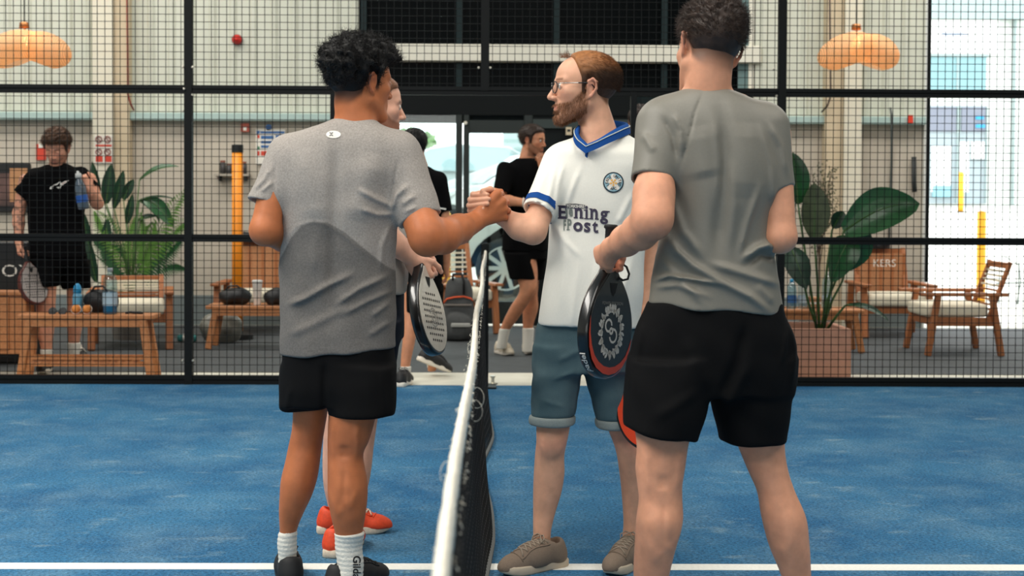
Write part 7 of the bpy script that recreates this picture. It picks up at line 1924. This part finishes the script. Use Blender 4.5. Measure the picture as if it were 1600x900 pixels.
# grey backpack
YB = 13.35; q = P(716, 530, YB); bk = empty('backpack', (q.x, YB, 0), 'grey backpack with orange piping standing near the entrance', 'backpack'); S = YB / FPX
F = Field((-.19, -.16, -.02), (.19, .16, .66), .009); hgt = 98 * S
def bpk(x, y, z):
    w_ = .145 - .035 * np.clip(z / hgt, 0, 1) ** 2; d_ = .115 - .05 * np.clip(z / hgt, 0, 1)
    u, v, t = np.abs(x) / w_, np.abs(y) / d_, np.abs(z - hgt / 2) / (hgt / 2)
    return ((u ** 4 + v ** 4 + t ** 6) ** .22 - 1) * .08
F.put((np.array([-.16, -.13, 0]), np.array([.16, .13, hgt]), bpk), 0); F.put(ell((0, -.10, .13), (.12, .06, .12)), .02); F.displace(waves(4, 8, .004, 3, 8)); V_, Q_ = F.extract(1)
link('pack_body', np_mesh('pack_body', V_, Q_, mat('pack_grey', srgb(70, 72, 72), rough=.8, noise=.15, nscale=20)), bk)
MB().tube([(-.13, -.09, hgt * .60), (-.10, -.10, hgt * .67), (-.03, -.105, hgt * .70), (.05, -.105, hgt * .71), (.11, -.10, hgt * .68), (.13, -.09, hgt * .64)], .008, 6).build('piping', mat('piping_orange', srgb(226, 88, 40)), bk, smooth=True)
MB().tube([(-.05, -.06, hgt * .97), (-.045, -.09, hgt * 1.06), (.03, -.10, hgt * 1.07), (.05, -.10, hgt * .95), (.05, -.108, hgt * .74)], .012, 6).build('strap', nyl, bk, smooth=True)
MB().box((-.06, -.175, .13), (.11, -.155, .165), bev=.006).build('pocket_label', mat('label_grey', srgb(170, 170, 164)), bk)
MB().box((-.13, -.112, hgt * .56), (.12, -.10, hgt * .59), bev=.004).build('zip_band', mat('pack_light', srgb(120, 112, 104)), bk)
# things on the right bench
b3 = Z(482, 12.5, 1280) + .001
for i, (px, lb, cl) in enumerate(((1237, 'clear water bottle with blue label on the right bench, next to the grey-shirted man', (.6, .8, .9, 1)), (1254, 'clear water bottle on the right bench beside the small box', (.8, .88, .9, 1)), (1292, 'tall clear water bottle on the right bench behind the plant stems', (.7, .85, .92, 1)))):
    bottle(px, 470, 12.45, [(.035, 0), (.04, .01), (.04, .15 + .03 * i), (.034, .19 + .03 * i), (.015, .225 + .03 * i)], lb, plastic('pet_%d' % i, cl), cyan if i == 0 else pwhite, b3, [(.017, .22 + .03 * i), (.017, .245 + .03 * i), (.01, .247 + .03 * i)], ([(.041, .05), (.041, .11)], sbl if i == 0 else mat('label_pale', srgb(176, 196, 206))))
q = P(1272, 470, 12.43); bx_ = empty('snack_box', (q.x, 12.43, b3), 'small tan cardboard box on the right bench', 'box'); MB().box((-.045, -.06, 0), (.045, .06, .10), bev=.003).build('box_body', mat('card_tan', srgb(196, 140, 96)), bx_); MB().box((-.045, -.062, .045), (.045, -.06, .06)).build('tape', pwhite, bx_)
softbag('black kit bag on the right bench behind the grey-shirted man', (X(1204, 12.55), 12.55, b3), (.10, .09, .07), nyl, seed=16)
softbag('black bag lying on top of the cane-backed chair at the right wall', (X(1372, 14.36), 14.36, .795), (.12, .05, .045), nyl, seed=18, strap=False)

# ================================================================== outside
bw, bgry, bteal = mat('facade_white', srgb(214, 218, 214), rough=.7), mat('facade_grey', srgb(150, 166, 166), rough=.6), mat('facade_glass', srgb(120, 158, 164), rough=.25)
YB2 = 32.0; q = P(1500, 321, YB2)
fb = empty('white_building', (P(1500, 321, YB2).x, YB2, q.z), 'white industrial building with grey windows across the yard', 'building'); zb0_ = q.z
def bpx(x0, y0, x1, y1, d0, d1, nm, mt, par=None, bev=0):
    a, b = P(x0, y1, YB2), P(x1, y0, YB2); o = MB().box((a.x - fb.location.x, d0, a.z - zb0_), (b.x - fb.location.x, d1, b.z - zb0_), bev=bev).build(nm, mt, fb); return o
fw = bpx(1380, 5, 1900, 340, 0, 4, 'wall', bw)
bpx(1380, 3, 1900, 30, -.25, .02, 'roof_band', bgry); bpx(1447, 30, 1558, 84, -.12, .02, 'sign_panel', mat('panel_white', srgb(236, 238, 236)))
m = MB(); pc_ = P(1492, 53, YB2 - .15)
for t in text_polys('Reception', 0, 0, 1): m.add([(pc_.x - fb.location.x + a * .13, -.14, pc_.z - zb0_ - b * .13) for a, b in t], [(0, 1, 2)])
tag(m.build('sign_lettering', sbl, fb), kind='stuff')
w1_ = bpx(1450, 88, 1540, 146, -.06, .02, 'window', bteal); bpx(1493, 88, 1496, 146, -.09, .02, 'mullion', bgry); bpx(1447, 85, 1543, 89, -.1, .02, 'window_frame', bgry)
d_ = bpx(1448, 166, 1540, 318, -.06, .02, 'shopfront', mat('shopfront_grey', srgb(150, 164, 170), rough=.3))
for a, b, c, e, nm, mt in ((1450, 168, 1492, 206, 'pane', mat('pane_dusk', srgb(116, 122, 136), rough=.3)), (1500, 168, 1538, 206, 'pane', mat('pane_dusk', srgb(116, 122, 136))), (1453, 228, 1484, 300, 'panel_white', mat('panel_white', srgb(236, 238, 236))), (1496, 222, 1512, 300, 'panel_white', mat('panel_white', srgb(236, 238, 236))), (1515, 222, 1535, 248, 'poster', mat('panel_white', srgb(236, 238, 236))), (1522, 182, 1534, 187, 'poster', cyan), (1522, 195, 1536, 200, 'poster', cyan), (1455, 290, 1484, 308, 'poster', mat('poster_teal', srgb(130, 176, 188)))): bpx(a, b, c, e, -.14 if nm == 'poster' else -.10, -.04, nm, mt)
bpx(1492, 166, 1498, 318, -.12, .0, 'mullion', bgry); bpx(1537, 166, 1541, 318, -.12, .0, 'mullion', bgry); bpx(1579, 30, 1585, 320, -.15, .0, 'drainpipe', bgry)
yel = mat('bollard_yellow', srgb(250, 178, 40), rough=.5)
def bollard(px, ptop, Y, wpx, label):
    z0 = yz(Y); q = P(px, ptop, Y); r = wpx / 2 * Y / FPX; o = empty('yellow_bollard', (q.x, Y, z0), label, 'bollard'); h = q.z - z0
    MB().lathe([(r, 0), (r, h - r * .6), (r * .7, h - r * .15), (.001, h)], 18).build('bollard_body', yel, o, smooth=True); MB().lathe([(r * 1.5, 0), (r * 1.5, .02), (r, .022)], 18).build('base_plate', darkgrey, o)
bollard(1534, 329, 16.6, 14, 'yellow bollard outside behind the teak lounge chair'); bollard(1502, 268, 30.5, 8, 'yellow bollard against the white building across the yard'); bollard(697, 330, 16.4, 15, 'yellow bollard outside the entrance glazing behind the backpack')
# bicycle rack outside
bkr = empty('bicycle_rack', (X(1590, 16.8), 16.8, yz(16.8)), 'thin steel bicycle rack in the yard at the picture edge', 'bike rack')
for i, px in enumerate((1562, 1592, 1622)):
    a = P(px, 400, 16.8) - bkr.location; MB().tube([(a.x, 0, 0), (a.x, 0, a.z - .05), (a.x + .05, 0, a.z), (a.x + .22, 0, a.z - .1), (a.x + .24, 0, .25), (a.x + .2, 0, 0)], .008, 6).build('hoop', mat('steel_grey', srgb(120, 132, 132), rough=.4), bkr, smooth=True)
a0, a1 = P(1556, 443, 16.8) - bkr.location, P(1660, 440, 16.8) - bkr.location; MB().tube([a0, a1], .01, 6).build('crossbar', mat('steel_grey', srgb(120, 132, 132)), bkr)

def car(label, x, Y, rz, paint, sc=1.0):
    """nose to local -x, 4.2 m long, near side at local -y"""
    root = empty('parked_car', (x, Y, yz(Y)), label, 'car', None, rz); root.scale = (sc,) * 3
    prof = [(0, .30), (-.05, .50), (.02, .66), (.25, .78), (.95, .92), (1.25, .98), (1.85, 1.38), (2.3, 1.46), (3.2, 1.42), (3.85, 1.05), (4.15, .98), (4.22, .6), (4.15, .30)]
    wh = [(.80, .33), (3.38, .33)]
    poly = list(prof)
    bot = [(4.15, .22)]
    for (wx, wz) in reversed(wh): bot += [(wx + .40 * math.cos(a), wz + .40 * math.sin(a)) for a in [k * math.pi / 10 for k in range(11)] if wz + .40 * math.sin(a) > .2]
    poly = prof + bot + [(.02, .22)]
    m = MB(); n = len(poly)
    rings = [(-.86, .93), (-.82, 1.0), (.82, 1.0), (.86, .93)]
    vs = []
    for yy, k in rings:
        for (a, z) in poly: tz = max(0, (z - .95)) * .30; vs.append((a, (abs(yy) - tz) * (1 if yy > 0 else -1), z * (1 if k == 1 else 1) - (.02 if k < 1 and z > 1 else 0)))
    fs = [(i * n + k, i * n + (k + 1) % n, (i + 1) * n + (k + 1) % n, (i + 1) * n + k) for i in range(3) for k in range(n)]; m.add(vs, fs)
    bm = bmesh.new(); 
    for side, s_ in ((0, 0), (3, 1)):
        loop = [bm.verts.new(vs[side * n + i]) for i in range(n)]; bm.faces.new(loop)
    bmesh.ops.triangulate(bm, faces=bm.faces[:]); bm.verts.index_update(); m.add([v.co for v in bm.verts], [tuple(v.index for v in f.verts) for f in bm.faces]); bm.free()
    m.build('body', paint, root)
    gl = mat('car_glass', srgb(150, 174, 178), rough=.06)  # base colour lightened to stand in for reflected sky
    for g in (-1, 1):
        for w_ in ([(1.36, 1.0), (1.90, 1.34), (2.32, 1.40), (2.36, 1.0)], [(2.44, 1.0), (2.42, 1.40), (3.14, 1.37), (3.62, 1.04)]):
            mm = MB(); mm.add([(a, g * (.868 - max(0, z - .95) * .30), z) for a, z in w_], [(0, 1, 2, 3)]); mm.build('side_window', gl, root)
        mm = MB(); mm.lathe([(.09, 0), (.10, .03), (.07, .06)], 16, TR((.02, g * .62, .64), ry=R_(-90))); mm.build('headlight', mat('headlight', srgb(240, 244, 246), rough=.05, metal=.3), root, smooth=True)
        for (wx, wz) in wh:
            W_ = TR((wx, g * .80, wz), rx=R_(-90) * g); q = empty('wheel', (0, 0, 0)); q.parent = root; del_ = q
            bpy.data.objects.remove(q)
            t_ = MB().lathe([(.25, -.1), (.32, -.1), (.335, -.06), (.335, .06), (.32, .09), (.25, .09), (.24, .05)], 28, W_).build('tyre', mat('tyre_rubber', srgb(30, 32, 33), rough=.8), root, smooth=True)
            rm = MB(); rm.lathe([(.25, .085), (.235, .075), (.225, .02)], 28, W_, cap=False); rm.lathe([(.001, .07), (.06, .072), (.065, .05)], 16, W_, cap=False)
            for k in range(10):
                a = k * math.pi / 5; rm.bar(W_ @ Vector((.04 * math.cos(a), .04 * math.sin(a), .06)), W_ @ Vector((.235 * math.cos(a), .235 * math.sin(a), .07)), .045, .02, tuple(W_.to_3x3() @ Vector((0, 0, 1))))
            rm.build('rim', mat('alloy', srgb(220, 220, 216), rough=.3, metal=.4), t_); MB().lathe([(.001, .0), (.23, .005)], 20, W_, cap=False).build('brake_disc', mat('wheel_dark', srgb(60, 60, 58)), t_)
    mm = MB(); mm.add([(1.27, -.7, .99), (1.27, .7, .99), (1.85, .62, 1.385), (1.85, -.62, 1.385)], [(0, 1, 2, 3)]); o = mm.build('windscreen', gl, root, loc=(-.012, 0, .012))
    MB().box((-.06, -.5, .36), (-.02, .5, .5), bev=.01).build('grille', bxm, root)
    return root
silverp = mat('paint_silver', srgb(220, 224, 224), rough=.3, coat=.6)
car('silver car parked right outside the entrance door', X(790, 17.0) - .80, 17.6, 0, silverp)
car('white car parked further out beyond the left glazing', X(600, 21.5), 21.5, R_(8), mat('paint_white', srgb(226, 230, 230), rough=.3, coat=.6), 1.05)
car('dark grey car parked behind the white car', X(500, 26), 26, R_(4), mat('paint_grey', srgb(170, 182, 184), rough=.3, coat=.6))
# low far buildings and tree
for (x0, y0, x1, y1, Y, mt, lb) in ((380, 248, 730, 320, 48, bgry, 'long low grey building far beyond the parked cars'), (735, 236, 800, 320, 44, bw, 'pale low building seen through the glass door'), (798, 205, 1000, 320, 40, mat('facade_bluegrey', srgb(176, 196, 202)), 'tall blue-grey building seen past the man by the door')):
    a, b = P(x0, y1, Y), P(x1, y0, Y); root = empty('far_building', (a.x, Y, yz(Y)), lb, 'building'); h = b.z - yz(Y)
    MB().box((0, 0, -.5), (b.x - a.x, 3, h)).build('wall', mt, root); MB().box((-.2, -.2, h - .5), (b.x - a.x + .2, 3.2, h + .1)).build('roof_band', bgry if mt is not bgry else bw, root)
    n = max(2, int((b.x - a.x) / 1.4))
    for i in range(n): MB().box(((b.x - a.x) * (i + .2) / n, -.05, h * .25), ((b.x - a.x) * (i + .75) / n, .02, h * .6)).build('window', bteal, root)
tq = P(642, 207, 34); tr_ = empty('tree', (tq.x, 34, yz(34)), 'pale green tree top beyond the entrance glazing', 'tree'); rt_ = random.Random(8)
MB().tube([(0, 0, 0), (.1, 0, 1.2), (0, 0, tq.z - yz(34))], [.14, .11, .05], 8).build('trunk', mat('bark', srgb(92, 76, 60)), tr_)
m = MB()
for i in range(2600):
    u = Vector((rt_.gauss(0, 1), rt_.gauss(0, 1), rt_.gauss(0, 1))).normalized(); c = Vector((u.x * .62, u.y * .6, u.z * .22)) * rt_.uniform(.55, 1) + Vector((-.1, 0, tq.z - yz(34) - .18)); d = Vector((rt_.uniform(-1, 1), rt_.uniform(-1, 1), rt_.uniform(-1, 1))).normalized() * .13; s_ = d.cross(Vector((.2, .7, .5))).normalized() * .05
    m.add([c, c + d * .5 + s_, c + d, c + d * .5 - s_], [(0, 1, 2, 3)])
o = m.build('crown', mat('leaf_pale', srgb(140, 172, 120), rough=.6), tr_); tag(o, kind='stuff')
# thermostat by the dark wall
board('wall_thermostat', 'small cream thermostat on the dark wall beside the man by the door', 'thermostat', 884, 199, 893, 211, YW - .031, mat('cream_plastic', srgb(206, 190, 160)), [(886, 202, 891, 206, darkgrey, 'display')], .03)
q = G(770, 599); fb_ = empty('floor_bolt', (q.x, q.y, -.003), 'small steel floor bolt on the pale concrete beside the net post', 'bolt'); MB().lathe([(.03, 0), (.03, .006), (.012, .01), (.012, .04), (.018, .042), (.018, .055)], 12).build('bolt_body', bolt, fb_); MB().lathe([(.034, .0), (.034, .003)], 12).build('washer', darkgrey, fb_)
